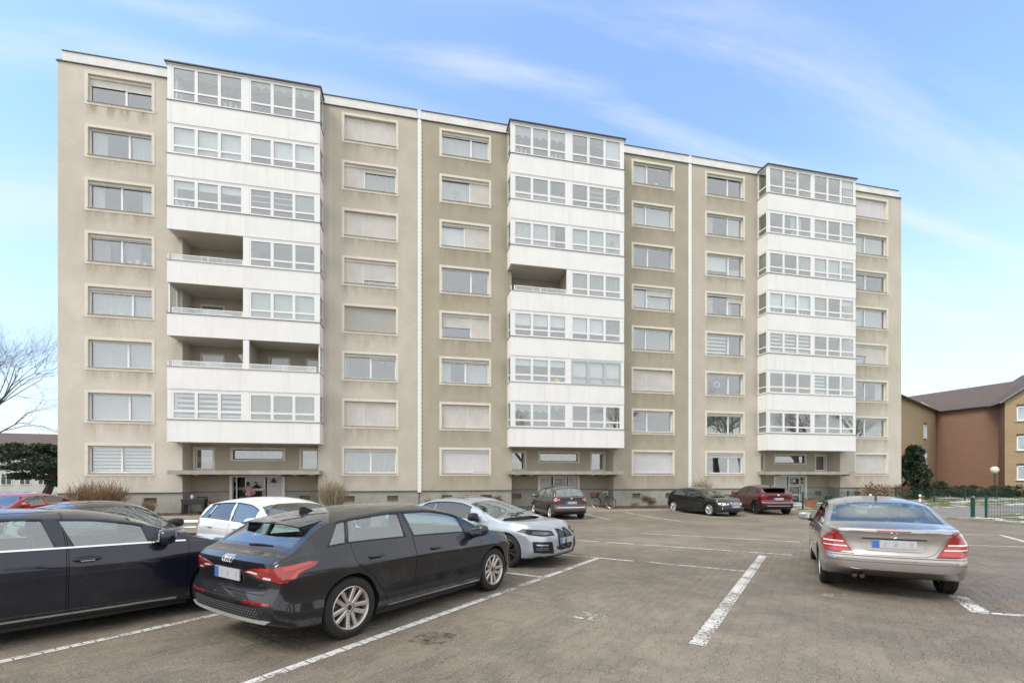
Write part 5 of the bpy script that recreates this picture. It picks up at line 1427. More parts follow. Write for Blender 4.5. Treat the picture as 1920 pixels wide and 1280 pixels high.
# ------------------------------------------------------------------ black hatchback in the foreground
A3 = dict(W=1.816, wb=2.636, r=.325, rr=.235, tw=.215, spokes=5, twin=.34, rimmat=MAT_ALU, paint=BLACKP,
    top=[(-2.235,.905),(-2.17,.95),(-2.06,.98),(-1.97,1.015),(-1.63,1.245),(-1.50,1.305),(-1.1,1.365),(-.55,1.400),(-.05,1.400),(.35,1.345),(.50,1.305),(1.12,.995),(1.22,.962),(1.6,.90),(1.95,.81),(2.12,.71),(2.185,.62)],
    belt=[(-2.235,.90),(-1.9,.965),(-1.3,1.012),(-.5,.998),(.5,.965),(1.1,.930),(1.5,.87),(1.9,.76),(2.185,.56)],
    sh=[(-2.235,.78),(-1.7,.82),(-.8,.815),(.6,.785),(1.4,.775),(1.9,.68),(2.185,.50)],
    bot=[(-2.235,.33),(-2.0,.235),(-1.3,.19),(1.2,.17),(1.9,.18),(2.185,.22)],
    plan=[(-2.235,.945),(-2.19,.98),(-1.98,1.0),(-1.3,1.0),(0,.985),(1.25,1.0),(1.75,.95),(2.0,.86),(2.185,.70)],
    xr=[(.15,.20),(.24,.10),(.34,.02),(.48,0),(.56,.012),(.60,.05),(.70,.07),(.85,.055),(.93,.06),(1.1,.03),(1.4,0)], xf=[(.15,.06),(.3,0),(.5,.0),(.62,.04),(.8,.1)],
    cr=.085, cf=.34, tumble=.45, wbelt=.915,
    side=((.08,.975),(.15,.988),(.24,.988),(.37,.966),(.52,.966),(.70,.984),(.85,.998),(.95,1.0),(1.,.986)),
    screen=(.46,1.12), rear=(-1.96,-1.66), wm=.06, rm=.085,
    wins=[(-1.56,-1.40,-1.36,-1.30),(-1.32,-1.26,-.43,-.50),(-.33,-.40,.92,.60)], winglass='ccc', cavmin=.12,
    hood=[(1.16,-.70),(1.9,-.62),(2.08,-.40),(2.12,0),(2.08,.40),(1.9,.62),(1.16,.70),(1.20,0)],
    boot=[(-.66,.60),(.66,.60),(.72,.70),(.74,.90),(.70,1.02),(.55,1.27),(-.55,1.27),(-.70,1.02),(-.74,.90),(-.72,.70)], bootd=.62,
    doors=[[(-.82,.30),(-.36,.30),(-.37,.95),(-.45,1.40),(-1.20,1.40),(-1.30,.97),(-1.26,.80),(-1.02,.62),(-.90,.45)],
           [(-.355,.30),(.88,.30),(.95,.60),(.96,.95),(.60,1.26),(.36,1.40),(-.44,1.40),(-.36,.95)]])
a3c = make_car('hatchback', A3, (-.30, -21.55), 46, 'black hatchback with silver twin-spoke wheels, its rear nearest the viewer', 'car', 'cars in the slanted rows')
def a3_details(c):
    r = c.root
    for sd_ in (-1, 1):
        lens = patch(c, 'x', [(sd_*.30,.800),(sd_*.44,.782),(sd_*.60,.745),(sd_*.90,.725),(sd_*.90,.870),(sd_*.60,.850),(sd_*.46,.838)], MAT_REDL, 'tail_light', off=.008, th=.02, side=-1)
        patch(c, 'x', [(sd_*.36,.800),(sd_*.55,.785),(sd_*.56,.803),(sd_*.44,.815)], MAT_WHL, 'reversing_lamp', lens, off=.011, th=.01, side=-1)
        patch(c, 'x', [(sd_*.48,.835),(sd_*.60,.815),(sd_*.74,.825),(sd_*.74,.855),(sd_*.60,.852)], MAT_REDB, 'light_bar', lens, off=.012, th=.01, side=-1)
        patch(c, 'x', [(sd_*.63,.750),(sd_*.74,.745),(sd_*.74,.765),(sd_*.64,.770)], MAT_WHL, 'indicator_lamp', lens, off=.012, th=.01, side=-1)
        l2 = patch(c, 'y', [(-2.16,.735),(-2.02,.745),(-1.96,.80),(-1.76,.85),(-1.72,.89),(-1.82,.90),(-2.16,.870)], MAT_REDL, 'tail_light', off=.007, th=.02, side=sd_)
        patch(c, 'y', [(-2.07,.83),(-1.95,.845),(-1.78,.875),(-1.80,.90),(-2.07,.868)], MAT_REDB, 'light_bar', l2, off=.011, th=.01, side=sd_)
        patch(c, 'y', [(-1.99,.755),(-1.95,.80),(-1.86,.84),(-1.95,.83),(-2.04,.765)], MAT_REDB, 'light_bar', l2, off=.011, th=.01, side=sd_)
        patch(c, 'x', [(sd_*.40,.515),(sd_*.80,.515),(sd_*.80,.540),(sd_*.40,.540)], MAT_REDL, 'reflector', off=.006, th=.012, side=-1)
        patch(c, 'y', [(1.83,.68),(2.06,.60),(2.10,.66),(1.95,.75),(1.80,.76)], MAT_WHL, 'headlight', off=.005, th=.012, side=sd_)
    patch(c, 'x', [(-.40,.540),(.40,.540),(.40,.522),(-.40,.522)], MAT_CARIN, 'bumper_strip', off=.004, th=.012, side=-1)
    dif = patch(c, 'x', [(-.74,.475),(.74,.475),(.68,.375),(-.68,.375)], MAT_CARIN, 'diffuser', off=.004, th=.012, side=-1)
    q = MB()                              # honeycomb mesh
    for i in range(30):
        for j in range(4):
            y = -.64+1.28*(i+(.5 if j % 2 else 0))/30; z = .388+.025*j
            h = c.bvh.ray_cast(Vector((-6, y, z)), Vector((1, 0, 0)), 12)[0]
            if h is None: continue
            pts = [(h.x-.008, y+.019*math.cos(a), z+.013*math.sin(a)) for a in [PI/6+PI/3*k for k in range(7)]]; q.tube(pts, .0028, 4, False)
    q.build('honeycomb', M('dark_grey_plastic', (.06, .06, .062), .4, .1, 8), dif)['kind'] = 'stuff'
    patch(c, 'x', [(-.80,.372),(.80,.372),(.72,.335),(-.72,.335)], M('satin_silver_plastic', (.36, .36, .36), .35, .08, 6), 'diffuser_trim', off=.012, th=.02, side=-1)
    plate(c, -1, .755, 0, .52)
    rings_badge(c, -1, .905)
    q = MB(); h = c.bvh.ray_cast(Vector((-6, .10, 1.05)), Vector((1, 0, 0)), 12)[0]
    q.tube([(h.x-.03, 0, 1.005), (h.x-.045, .02, 1.022), (h.x-.04, -.14, 1.035), (h.x-.03, -.40, 1.035)], [.02, .014, .010, .006], 6); q.build('rear_wiper', MAT_CARIN, r, True)
    q = MB(); n = 12                      # roof spoiler
    rows = []
    for i in range(n+1):
        y = lerp(-.60, .60, i/n); cv = .05*(abs(y)/.6)**2; zt = c.zroof(-1.52, y)
        rows.append([(-1.50, y, c.zroof(-1.50, y)+.004), (-1.68+cv, y, zt-.018), (-1.81+cv, y, zt-.048), (-1.81+cv, y, zt-.062), (-1.66+cv, y, zt-.085)])
    k0 = len(q.v); m = 5
    for rw in rows: q.v += rw
    for i in range(n):
        for j in range(m): a, b_ = k0+i*m, k0+(i+1)*m; q.f.append((a+j, b_+j, b_+(j+1) % m, a+(j+1) % m)); q.m.append(0)
    q.f.append(tuple(k0+j for j in range(m))); q.f.append(tuple(k0+n*m+j for j in range(m))[::-1]); q.m += [0, 0]
    q.build('roof_spoiler', BLACKP, r, 40)
    q = MB(); q.prism([(-1.40, c.top(-1.40)-.01), (-1.20, c.top(-1.2)-.01), (-1.34, c.top(-1.3)+.055), (-1.385, c.top(-1.3)+.055)], 'y', -.012, .012); q.build('roof_antenna', MAT_CARIN, r)
    for q, s_ in handle(c, -.98, .845): q.build('door_handle', BLACKP, r, True)
    for q, s_ in handle(c, .02, .825): q.build('door_handle', BLACKP, r, True)
    fl = patch(c, 'y', [(-1.86+.26*(.5+.5*math.copysign(abs(math.cos(a))**.5, math.cos(a))), .86+.105*(.5+.5*math.copysign(abs(math.sin(a))**.5, math.sin(a)))-.02) for a in [2*PI*i/20 for i in range(20)]], BLACKP, 'fuel_flap', off=.003, th=.01, side=-1)
    add_mirrors(c, .84, .955, BLACKP)
    for sd_ in (-1, 1): patch(c, 'y', [(-.80,.235),(.95,.225),(.95,.240),(-.80,.250)], MAT_CHROME, 'sill_trim', off=.006, th=.012, side=sd_)
    for sd_ in (-1, 1):
        pts = [(.62,.12),(.80,.15),(.60,.35)]
    patch(c, 'x', [(-.52,.30),(.52,.30),(.48,.62),(-.48,.62)], MAT_CARIN, 'grille', off=.004, th=.012, side=1)
    add_parcel(c, -1.62, .94)
def add_parcel(c, x, z):
    q = MB(); q.box(x-.22, x+.25, -.55, .55, z, z+.02); q.build('parcel_shelf', MAT_CARIN, c.root)
a3_details(a3c)

# ------------------------------------------------------------------ silver saloon seen from behind
W203 = dict(W=1.728, wb=2.715, r=.315, rr=.215, tw=.205, spokes=7, rimmat=MAT_SILVERALU, paint=SILVP,
    top=[(-2.36,.945),(-2.325,.985),(-2.1,1.0),(-1.85,1.012),(-1.68,1.035),(-.98,1.345),(-.80,1.385),(-.35,1.418),(.05,1.415),(.36,1.375),(.52,1.33),(1.20,.985),(1.30,.95),(1.7,.89),(2.0,.80),(2.12,.70),(2.165,.60)],
    belt=[(-2.36,.92),(-2.0,.945),(-1.3,.955),(0,.93),(1.2,.90),(1.7,.82),(2.165,.52)],
    sh=[(-2.36,.80),(-1.8,.82),(0,.80),(1.5,.74),(2.165,.46)],
    bot=[(-2.36,.41),(-2.2,.33),(-1.5,.2),(1.2,.18),(2.165,.22)],
    plan=[(-2.36,.83),(-2.30,.92),(-2.1,.97),(-1.5,1.0),(0,1.0),(1.3,1.0),(1.8,.95),(2.05,.84),(2.165,.70)],
    xr=[(.2,.16),(.32,.06),(.40,.01),(.50,.0),(.585,.0),(.61,.06),(.66,.085),(.80,.10),(.92,.085),(.985,.05),(1.2,0)], xf=[(.2,.05),(.4,0),(.6,.05),(.8,.1)],
    cr=.16, cf=.3, tumble=.40, wbelt=.92,
    screen=(.50,1.18), rear=(-1.66,-1.00), wm=.06, rm=.065, scrw=.0,
    wins=[(-1.42,-1.10,-.42,-.44),(-.34,-.36,1.0,.62)], winglass='cc',
    hood=[(1.24,-.68),(1.9,-.62),(2.06,-.4),(2.10,0),(2.06,.4),(1.9,.62),(1.24,.68),(1.28,0)],
    boot=[(-.34,.62),(.34,.62),(.44,.66),(.64,.96),(.64,1.2),(-.64,1.2),(-.64,.96),(-.44,.66)], bootd=.62,
    doors=[[(-.85,.28),(-.40,.28),(-.39,.95),(-.41,1.40),(-1.05,1.40),(-1.36,.96),(-1.2,.70),(-1.0,.5)],[(-.385,.28),(.92,.28),(.95,.92),(.62,1.24),(.30,1.40),(-.40,1.40)]])
mbc = make_car('saloon_car', W203, (8.24, -21.48), 43, 'warm silver saloon with red tail lights parked alone on the right', 'car', 'cars in the slanted rows')
def saloon_details(c):
    r = c.root; dark = M('seam_dark', (.02, .02, .02), .6, .1)
    for sd_ in (-1, 1):
        P_ = [(sd_*.455,.632),(sd_*.86,.632),(sd_*.86,.76),(sd_*.80,.86),(sd_*.70,.945),(sd_*.645,.935)]
        lamp = patch(c, 'x', P_, MAT_REDL, 'tail_light', off=.020, th=.04, side=-1, res=.03)
        for z0, z1, y0 in ((.712, .732, .535), (.778, .800, .575)):
            patch(c, 'x', [(sd_*y0,z0),(sd_*.82,z0+.004),(sd_*.82,z1+.004),(sd_*(y0+.008),z1)], MAT_WHL, 'reversing_lamp', lamp, off=.024, th=.01, side=-1, res=.03)
        patch(c, 'x', [(sd_*.50,.645),(sd_*.845,.645),(sd_*.84,.70),(sd_*.535,.70)], MAT_REDB, 'brake_lamp', lamp, off=.023, th=.01, side=-1, res=.03)
        patch(c, 'x', [(sd_*.56,.741),(sd_*.83,.746),(sd_*.83,.768),(sd_*.575,.768)], MAT_REDB, 'brake_lamp', lamp, off=.023, th=.01, side=-1, res=.03)
        l2 = patch(c, 'y', [(-2.33,.645),(-2.06,.70),(-2.0,.80),(-2.12,.90),(-2.33,.93)], MAT_REDL, 'tail_light', off=.006, th=.02, side=sd_)
        for y in (.22, .66):
            h = c.bvh.ray_cast(Vector((-6, sd_*y, .555)), Vector((1, 0, 0)), 12)[0]
            q = MB(); q.lathe([(0, -.006), (.015, -.005), (.017, 0), (0, 0)], 12, 'x', (h.x-.001, sd_*y, .555)); q.build('parking_sensor', M('sensor_grey', (.30, .28, .265), .4, .05), r, True)
        patch(c, 'y', [(1.75,.62),(2.05,.56),(2.08,.68),(1.85,.74)], MAT_WHL, 'headlight', off=.005, side=sd_)
    patch(c, 'x', [(-.83,.522),(.83,.522),(.83,.516),(-.83,.516)], dark, 'bumper_seam', off=.0015, th=.006, side=-1)
    patch(c, 'x', [(-.83,.600),(.83,.600),(.83,.592),(-.83,.592)], dark, 'bumper_seam', off=.0015, th=.006, side=-1)
    # plate recess: frame proud of the lid
    fr = [(-.375,.86),(.375,.86),(.33,.725),(.29,.70),(-.29,.70),(-.33,.725)]
    o_ = offset(fr, .018)
    for i in range(6):
        j = (i+1) % 6
        patch(c, 'x', [fr[i], fr[j], o_[j], o_[i]], SILVP, 'plate_recess_frame', off=.014, th=.02, side=-1)
    patch(c, 'x', [(-.36,.853),(.36,.853),(.355,.838),(-.355,.838)], dark, 'boot_grip', off=.006, th=.01, side=-1)
    plate(c, -1, .775, 0, .50)
    patch(c, 'x', [(-.19,.968),(.19,.968),(.185,.952),(-.185,.952)], MAT_REDL, 'high_brake_light', off=.007, th=.014, side=-1)
    h = c.bvh.ray_cast(Vector((-6, 0, .905)), Vector((1, 0, 0)), 12)[0]
    q = MB(); pts = [(h.x-.010, .042*math.cos(a), .905+.042*math.sin(a)) for a in [2*PI*i/20 for i in range(21)]]; q.tube(pts, .0042, 6, False)
    for k in range(3):
        a = PI/2+2*PI*k/3; b_ = (math.cos(a), math.sin(a)); n = (-b_[1], b_[0])
        q.poly([(h.x-.012, .038*b_[0], .905+.038*b_[1]), (h.x-.015, .006*n[0], .905+.006*n[1]), (h.x-.012, -.010*b_[0], .905-.010*b_[1]), (h.x-.015, -.006*n[0], .905-.006*n[1])])
    q.build('star_emblem', MAT_CHROME, r, True)
    x = -.86; q = MB(); q.prism([(x-.10, c.top(x-.1)-.008), (x+.05, c.top(x+.05)-.008), (x-.03, c.top(x)+.085), (x-.06, c.top(x)+.085)], 'y', -.009, .009); q.build('roof_antenna', M('navy_plastic', (.015, .025, .07), .4), r)
    for yy in (.36,):
        q = MB(); q.tube([(-2.20, yy, .285), (-2.0, yy, .31)], .032, 10); q.tube([(-2.19, yy+.09, .285), (-2.0, yy+.09, .31)], .032, 10); q.build('exhaust_pipe', M('exhaust_steel', (.16, .14, .12), .35, .2, 12, metal=1.), r, True)
    for q, s_ in handle(c, -.92, .80): q.build('door_handle', SILVP, r, True)
    for q, s_ in handle(c, .06, .785): q.build('door_handle', SILVP, r, True)
    add_mirrors(c, .78, .945, SILVP)
    add_parcel(c, -1.45, .955)
    for sd_ in (-1, 1): patch(c, 'y', [(-1.0,.50),(.95,.48),(.95,.52),(-1.0,.54)], SILVP, 'door_moulding', off=.010, th=.014, side=sd_)
saloon_details(mbc)
# ------------------------------------------------------------------ the other cars
STD_SIDE = ((.08,.972),(.18,.982),(.32,.985),(.50,.985),(.68,.993),(.84,1.0),(.94,1.0),(1.,.989))
def mk(W, wb, xr_, xf_, H, paint, hood, cowl, ws_top, rf_end, rw_base, tail_z, belt, **k):
    """profile of an ordinary car: xr_/xf_ ends, cowl (x,z), windscreen top (x,z), roof end (x,z), rear window base (x,z)"""
    tops = [(xr_, tail_z), (xr_+.05, tail_z+.04)]
    if rw_base[0]-xr_ > .28: tops += [((xr_+.05+rw_base[0])/2, (tail_z+.04+rw_base[1])/2+.012)]
    tops += [rw_base, rf_end, (lerp(rf_end[0], ws_top[0], .18), lerp(rf_end[1], H, .62)), (lerp(rf_end[0], ws_top[0], .55), H), (lerp(rf_end[0], ws_top[0], .86), lerp(ws_top[1], H, .62)), ws_top, cowl, (cowl[0]+.10, cowl[1]-.03), (lerp(cowl[0], xf_, .55), hood), (xf_-.20, hood-.08), (xf_-.06, hood-.17), (xf_, hood-.28)]
    b0, b1, b2 = belt
    d = dict(W=W, wb=wb, paint=paint, top=tops, belt=[(xr_, min(b0, tail_z)-.02), (xr_+.5, b0), (0, b1), (cowl[0], b2), (lerp(cowl[0], xf_, .5), hood-.05), (xf_, hood-.34)],
        sh=[(xr_, b0-.14), (0, b1-.14), (cowl[0], b2-.13), (lerp(cowl[0], xf_, .6), hood-.12), (xf_, hood-.40)],
        bot=[(xr_, .36), (xr_+.18, .25), (-wb/2, .19), (wb/2, .17), (xf_, .22)],
        plan=[(xr_, .87), (xr_+.06, .94), (xr_+.3, .985), (-wb/2, 1.), (0, .992), (wb/2, 1.), (xf_-.45, .955), (xf_-.14, .86), (xf_, .73)],
        xr=[(.15, .16), (.3, .04), (.42, 0), (.55, .0), (.62, .05), (.75, .06), (.9, .06), (1.2, .02)], xf=[(.15, .05), (.35, 0), (.55, .02), (.8, .1)], cr=.16, cf=.30, side=STD_SIDE,
        screen=(ws_top[0]+.01, cowl[0]-.01), rear=(rw_base[0]+.01, rf_end[0]-.02), r=.32, rr=.225, tw=.21,
        hood=[(cowl[0]+.02, -W*.40), (xf_-.30, -W*.36), (xf_-.10, -W*.2), (xf_-.07, 0), (xf_-.10, W*.2), (xf_-.30, W*.36), (cowl[0]+.02, W*.40), (cowl[0]+.07, 0)])
    d.update(k); return d
def doors4(wb, r, B, front, belt, roof):
    xr_ = -wb/2
    return [[(xr_+r+.17, .28), (B-.012, .28), (B-.01, belt), (B-.05, roof), (xr_+.20, roof), (xr_+.04, belt), (xr_+.10, .70), (xr_+r+.02, .48)],
            [(B+.012, .28), (front-.03, .28), (front, belt-.02), (front-.34, roof-.12), (front-.60, roof), (B-.03, roof), (B+.012, belt)]]

# navy estate at the left edge: we see its side
EST = mk(1.81, 3.0, -2.45, 2.38, 1.405, NAVYP, .87, (1.32, .965), (.50, 1.30), (-2.0, 1.32), (-2.28, 1.02), .93, (1.00, .965, .935), r=.325, rr=.225, spokes=5, twin=.3,
    wins=[(-2.05, -1.85, -1.32, -1.20), (-1.24, -1.12, -.10, -.20), (.06, -.06, 1.08, .66)], winglass='ccc', doors=doors4(3.0, .33, .0, 1.13, .97, 1.36), rwglass=MAT_TINT)
estate = make_car('estate_car', EST, (-4.25, -21.66), 52, 'long navy estate with chrome strips, cut off by the left edge of the photo', 'car', 'cars in the slanted rows')
def est_details(c):
    for sd_ in (-1, 1):
        lo = [(x, c.vals(x)[2]+.004) for x in [lerp(-2.0, 1.10, i/24) for i in range(25)]]
        patch(c, 'y', lo+[(x, z+.018) for x, z in lo[::-1]], MAT_CHROME, 'waist_trim', off=.010, th=.02, side=sd_, res=.2)
        patch(c, 'y', [(-1.05, .255), (1.0, .235), (1.0, .255), (-1.05, .275)], MAT_CHROME, 'sill_trim', off=.008, th=.014, side=sd_, res=.2)
        patch(c, 'y', [(-2.38, .70), (-2.05, .74), (-2.0, .86), (-2.3, .92), (-2.38, .9)], MAT_REDL, 'tail_light', off=.006, side=sd_)
        patch(c, 'y', [(1.85, .60), (2.12, .56), (2.14, .70), (1.9, .76)], MAT_WHL, 'headlight', off=.006, side=sd_)
    for x in (-1.05, .16):
        for q, s_ in handle(c, x, .835):
            h = q.build('door_handle', NAVYP, c.root, True)
            patch(c, 'y', [(x-.125+.125*(1+math.cos(a)), .835+.036*math.sin(a)) for a in [2*PI*i/20 for i in range(20)]], MAT_CARIN, 'handle_recess', off=.003, th=.006, side=s_, res=.1)
            q = MB(); hh = c.bvh.ray_cast(Vector((x, s_*4, .82)), Vector((0, -s_, 0)), 8)[0]; q.obox((x, hh.y+s_*.036, .824), ((1,0,0),(0,1,0),(0,0,1)), .06, .003, .006); q.build('handle_trim', MAT_CHROME, h)
    add_mirrors(c, .88, 1.0, NAVYP, size=1.12)
    q = MB(); q.prism([(.55, .965), (.72, .965), (.72, 1.06), (.58, 1.06)], 'y', -.60, -.30) if False else q.box(.70, .90, -.68, -.62, .98, 1.04); q.build('green_sticker', M('green_badge', (.06, .20, .10), .5), c.root)
est_details(estate)

# black coupe behind it, nose towards the viewer's right
BC = mk(1.80, 2.72, -2.20, 2.22, 1.385, BLK1P, .86, (1.15, .93), (.30, 1.30), (-1.15, 1.27), (-1.95, .99), .93, (.95, .93, .90), r=.325, rr=.23, rimmat=MAT_BLKALU, tumble=.58,
    wins=[(-1.45, -.95, -.40, -.44), (-.30, -.36, .92, .50)], winglass='tc', rwglass=MAT_TINT, doors=doors4(2.72, .33, -.33, .93, .94, 1.34))
bcar = make_car('coupe_car', BC, (vw(-16.95, 9.45)), 136, 'black low car half hidden behind the navy estate', 'car', 'cars in the slanted rows')
add_mirrors(bcar, .72, .93, MAT_BLACK)
for sd_ in (-1, 1):
    patch(bcar, 'x', [(sd_*.35,.62),(sd_*.80,.60),(sd_*.80,.70),(sd_*.40,.68)], MAT_WHL, 'headlight', off=.006, side=1)
    patch(bcar, 'x', [(sd_*.35,.72),(sd_*.80,.70),(sd_*.80,.82),(sd_*.35,.80)], MAT_REDL, 'tail_light', off=.006, side=-1)
q = MB(); n = 8
patch(bcar, 'z', [(-.95, -.40), (.02, -.42), (.02, .42), (-.95, .40)], M('glass_roof', (.02, .021, .022), .05, .05, spec=.8), 'glass_roof', off=.004, th=.006, res=.12)

# white hatchback in the same row
WH_ = mk(1.75, 2.55, -1.94, 2.10, 1.43, WHITEP, .90, (1.10, .98), (.42, 1.32), (-1.42, 1.335), (-1.80, 1.05), .98, (1.00, .965, .935), r=.315, rr=.215, spokes=5, rimmat=MAT_SILVERALU,
    wins=[(-1.52, -1.30, -1.24, -1.12), (-1.20, -1.08, -.36, -.44), (-.26, -.36, .92, .52)], winglass='ttc', doors=doors4(2.55, .32, -.30, .90, .97, 1.40), rwglass=MAT_TINT,
    boot=[(-.60,.62),(.60,.62),(.66,.95),(.55,1.36),(-.55,1.36),(-.66,.95)], bootd=.55)
wcar = make_car('hatchback', WH_, vw(-14.55, 11.25), 136, 'white hatchback standing behind the black hatchback, below the left entrance', 'car', 'cars in the slanted rows')
def w_details(c):
    for sd_ in (-1, 1):
        patch(c, 'y', [(-1.92,.75),(-1.62,.77),(-1.52,.90),(-1.60,.965),(-1.92,.95)], MAT_REDL, 'tail_light', off=.007, th=.02, side=sd_)
        patch(c, 'x', [(sd_*.50,.78),(sd_*.86,.78),(sd_*.86,.95),(sd_*.52,.93)], MAT_REDL, 'tail_light', off=.007, th=.02, side=-1)
        patch(c, 'x', [(sd_*.40,.66),(sd_*.80,.64),(sd_*.80,.78),(sd_*.45,.74)], MAT_WHL, 'headlight', off=.006, th=.02, side=1)
        patch(c, 'y', [(-1.62,.845),(.90,.80),(.90,.792),(-1.62,.836)], M('crease_shadow', (.40, .41, .42), .4), 'waist_crease_shade', off=.002, th=.004, side=sd_, res=.3)  # shade of the waist crease, painted on as a thin grey strip
    for x in (-1.02, .0):
        for q, s_ in handle(c, x, .85): q.build('door_handle', WHITEP, c.root, True)
    add_mirrors(c, .82, .97, WHITEP)
    q = MB(); q.prism([(-1.40, c.top(-1.4)-.02), (-1.30, c.top(-1.3)-.01), (-1.60, 1.415), (-1.62, 1.40)], 'y', -.006, .006); q.build('roof_antenna', MAT_CARIN, c.root)
    plate(c, 1, .50); plate(c, -1, .72)
w_details(wcar)

# blue-grey coupe, nose towards the viewer
G = mk(1.852, 2.851, -2.42, 2.30, 1.383, GREYBP, .865, (1.18, .94), (.30, 1.30), (-1.10, 1.27), (-2.0, 1.02), .98, (.97, .94, .92), r=.335, rr=.245, tw=.235, spokes=5, twin=.36, rimmat=MAT_BLKALU, tumble=.52, arch=.03,
    wins=[(-1.52, -.85, -.62, -.60), (-.60, -.58, .93, .42)], winglass='tt', doors=[[(-.62, .28), (.90, .28), (.97, .55), (.98, .93), (.55, 1.22), (.2, 1.33), (-.66, 1.33), (-.70, .94)]],
    plan=[(-2.42,.87),(-2.36,.94),(-2.1,.985),(-1.42,1.),(0,.985),(1.42,1.),(1.9,.97),(2.16,.90),(2.30,.80)], cf=.24, xf=[(.15,.10),(.26,.03),(.36,0),(.5,.0),(.62,.015),(.72,.05),(.85,.11)],
    sealmat=MAT_CARIN)
G['top'][-4:] = [(1.80, .875), (2.10, .80), (2.24, .735), (2.30, .66)]
G['belt'][-2:] = [(1.75, .80), (2.30, .58)]; G['sh'][-2:] = [(1.75, .73), (2.30, .46)]
G['hood'] = [(1.22, -.74), (1.95, -.72), (2.13, -.45), (2.165, 0), (2.13, .45), (1.95, .72), (1.22, .74), (1.27, 0)]
gcar = make_car('coupe_car', G, (1.48, -17.72), 136, 'blue grey coupe with tall black grille and black wheels facing the viewer', 'car', 'cars in the slanted rows')
def g_details(c):
    blk = M('gloss_black_trim', (.012, .012, .013), .38, .1, spec=.35)
    for sd_ in (-1, 1):
        # head lamp, wrapping from the nose to the wing
        hl = patch(c, R_(32*sd_), [((u-0.42)*sd_, z) for u, z in ((-.46,.640),(-.12,.640),(.12,.675),(.30,.735),(.19,.785),(-.05,.765),(-.42,.725))], blk, 'headlight', off=.007, th=.03, res=.025)
        patch(c, R_(32*sd_), [((u-0.42)*sd_, z) for u, z in ((-.40,.662),(-.12,.662),(.06,.690),(.02,.735),(-.36,.705))], MAT_DKL, 'lamp_insert', hl, off=.011, th=.01, res=.03)
        patch(c, R_(32*sd_), [((u-0.42)*sd_, z) for u, z in ((-.30,.68),(-.18,.683),(-.18,.703),(-.30,.70))], M('dim_lamp_lens', (.22, .22, .23), .2), 'lamp_insert', hl, off=.013, th=.01, res=.03)
        # corner air intake
        ai = patch(c, R_(26*sd_), [((u-0.20)*sd_, z) for u, z in ((-.36,.52),(.07,.545),(.04,.33),(-.32,.29),(-.42,.28))], blk, 'air_intake', off=.006, th=.04, res=.03)
        patch(c, R_(26*sd_), [((u-0.20)*sd_, z) for u, z in ((-.25,.475),(.0,.49),(-.0,.465),(-.25,.45))], GREYBP, 'intake_blade', ai, off=.016, th=.02, res=.05)
        for zz in (.42, .385): patch(c, R_(26*sd_), [((u-0.20)*sd_, z) for u, z in ((-.25,zz),(.0,zz+.008),(.0,zz-.012),(-.25,zz-.02))], M('grey_intake_blade', (.12, .12, .125), .3), 'intake_blade', ai, off=.014, th=.02, res=.05)
        # tall kidney grille
        kp = [(sd_*y, z) for y, z in ((.02,.40),(.14,.345),(.235,.39),(.255,.55),(.24,.69),(.18,.745),(.07,.735),(.025,.67))]
        kg = patch(c, 'x', kp, blk, 'grille', off=.012, th=.05, side=1, res=.03)
        q = MB()
        for i in range(7):
            for j in range(13):
                y = sd_*(.05+.030*i); z = .385+.028*j+(.014 if i % 2 else 0)
                h = c.bvh.ray_cast(Vector((6, y, z)), Vector((-1, 0, 0)), 12)[0]
                if h is None or z > .715 or (z > .68 and i > 5): continue
                q.lathe([(0, -.0), (.005, -.001), (.0065, -.006)], 6, 'x', (h.x+.019, y, z))
        q.build('grille_mesh', M('grey_grille_studs', (.22, .22, .225), .4, .1), kg)['kind'] = 'stuff'
        fr = offset(kp, .012)
        for i in range(len(kp)):
            j = (i+1) % len(kp); patch(c, 'x', [kp[i], kp[j], fr[j], fr[i]], blk, 'grille_frame', kg, off=.026, th=.03, side=1, res=.05)
        patch(c, 'y', [(-2.36,.72),(-2.0,.76),(-2.0,.84),(-2.36,.86)], MAT_REDL, 'tail_light', off=.006, side=sd_)
    patch(c, 'x', [(-.30,.365),(-.20,.335),(.20,.335),(.30,.365),(.34,.42),(.31,.42),(.26,.385),(.18,.36),(-.18,.36),(-.26,.385),(-.31,.42),(-.34,.42)], blk, 'lower_grille_trim', off=.012, th=.02, side=1)
    patch(c, 'x', [(-.75,.245),(.75,.245),(.75,.215),(-.75,.215)], MAT_CARIN, 'front_splitter', off=.02, th=.04, side=1)
    plate(c, 1, .515, 0, .50)
    h = c.bvh.ray_cast(Vector((6, 0, .735)), Vector((-1, 0, 0)), 12)[0]
    q = MB()
    n = Vector((.75, 0, .66)); e = Vector((0, 1, 0)); f = n.cross(e)
    for rr_, off_ in ((.041, .004),):
        pts = [tuple(h+n*off_+e*(rr_*math.cos(a))+f*(rr_*math.sin(a))) for a in [2*PI*i/20 for i in range(20)]]; q.poly(pts); q.tube(pts+[pts[0]], .006, 5, False)
    em = q.build('round_emblem', MAT_CHROME, c.root)
    q = MB()
    for k in (0, 1):
        for m_, a0 in ((0, 0), (1, PI)):
            aa = a0+k*0; pts = [tuple(h+n*.0055)]+[tuple(h+n*.0055+e*(.026*math.cos(a))+f*(.026*math.sin(a))) for a in [aa+PI/2*i/5 for i in range(6)]]; 
            if k == 0: q.poly(pts)
    q.build('emblem_quarter', M('emblem_blue', (.03, .2, .6), .3), em)
    for q, s_ in handle(c, -.45, .82): q.build('door_handle', GREYBP, c.root, True)
    add_mirrors(c, .70, .955, MAT_BLACK, size=1.05)
    patch(c, 'z', [(-.75, -.42), (-.05, -.44), (-.05, .44), (-.75, .42)], M('sunroof_glass', (.015, .016, .017), .04, .05, spec=.8), 'sunroof', off=.006, th=.008, res=.12)
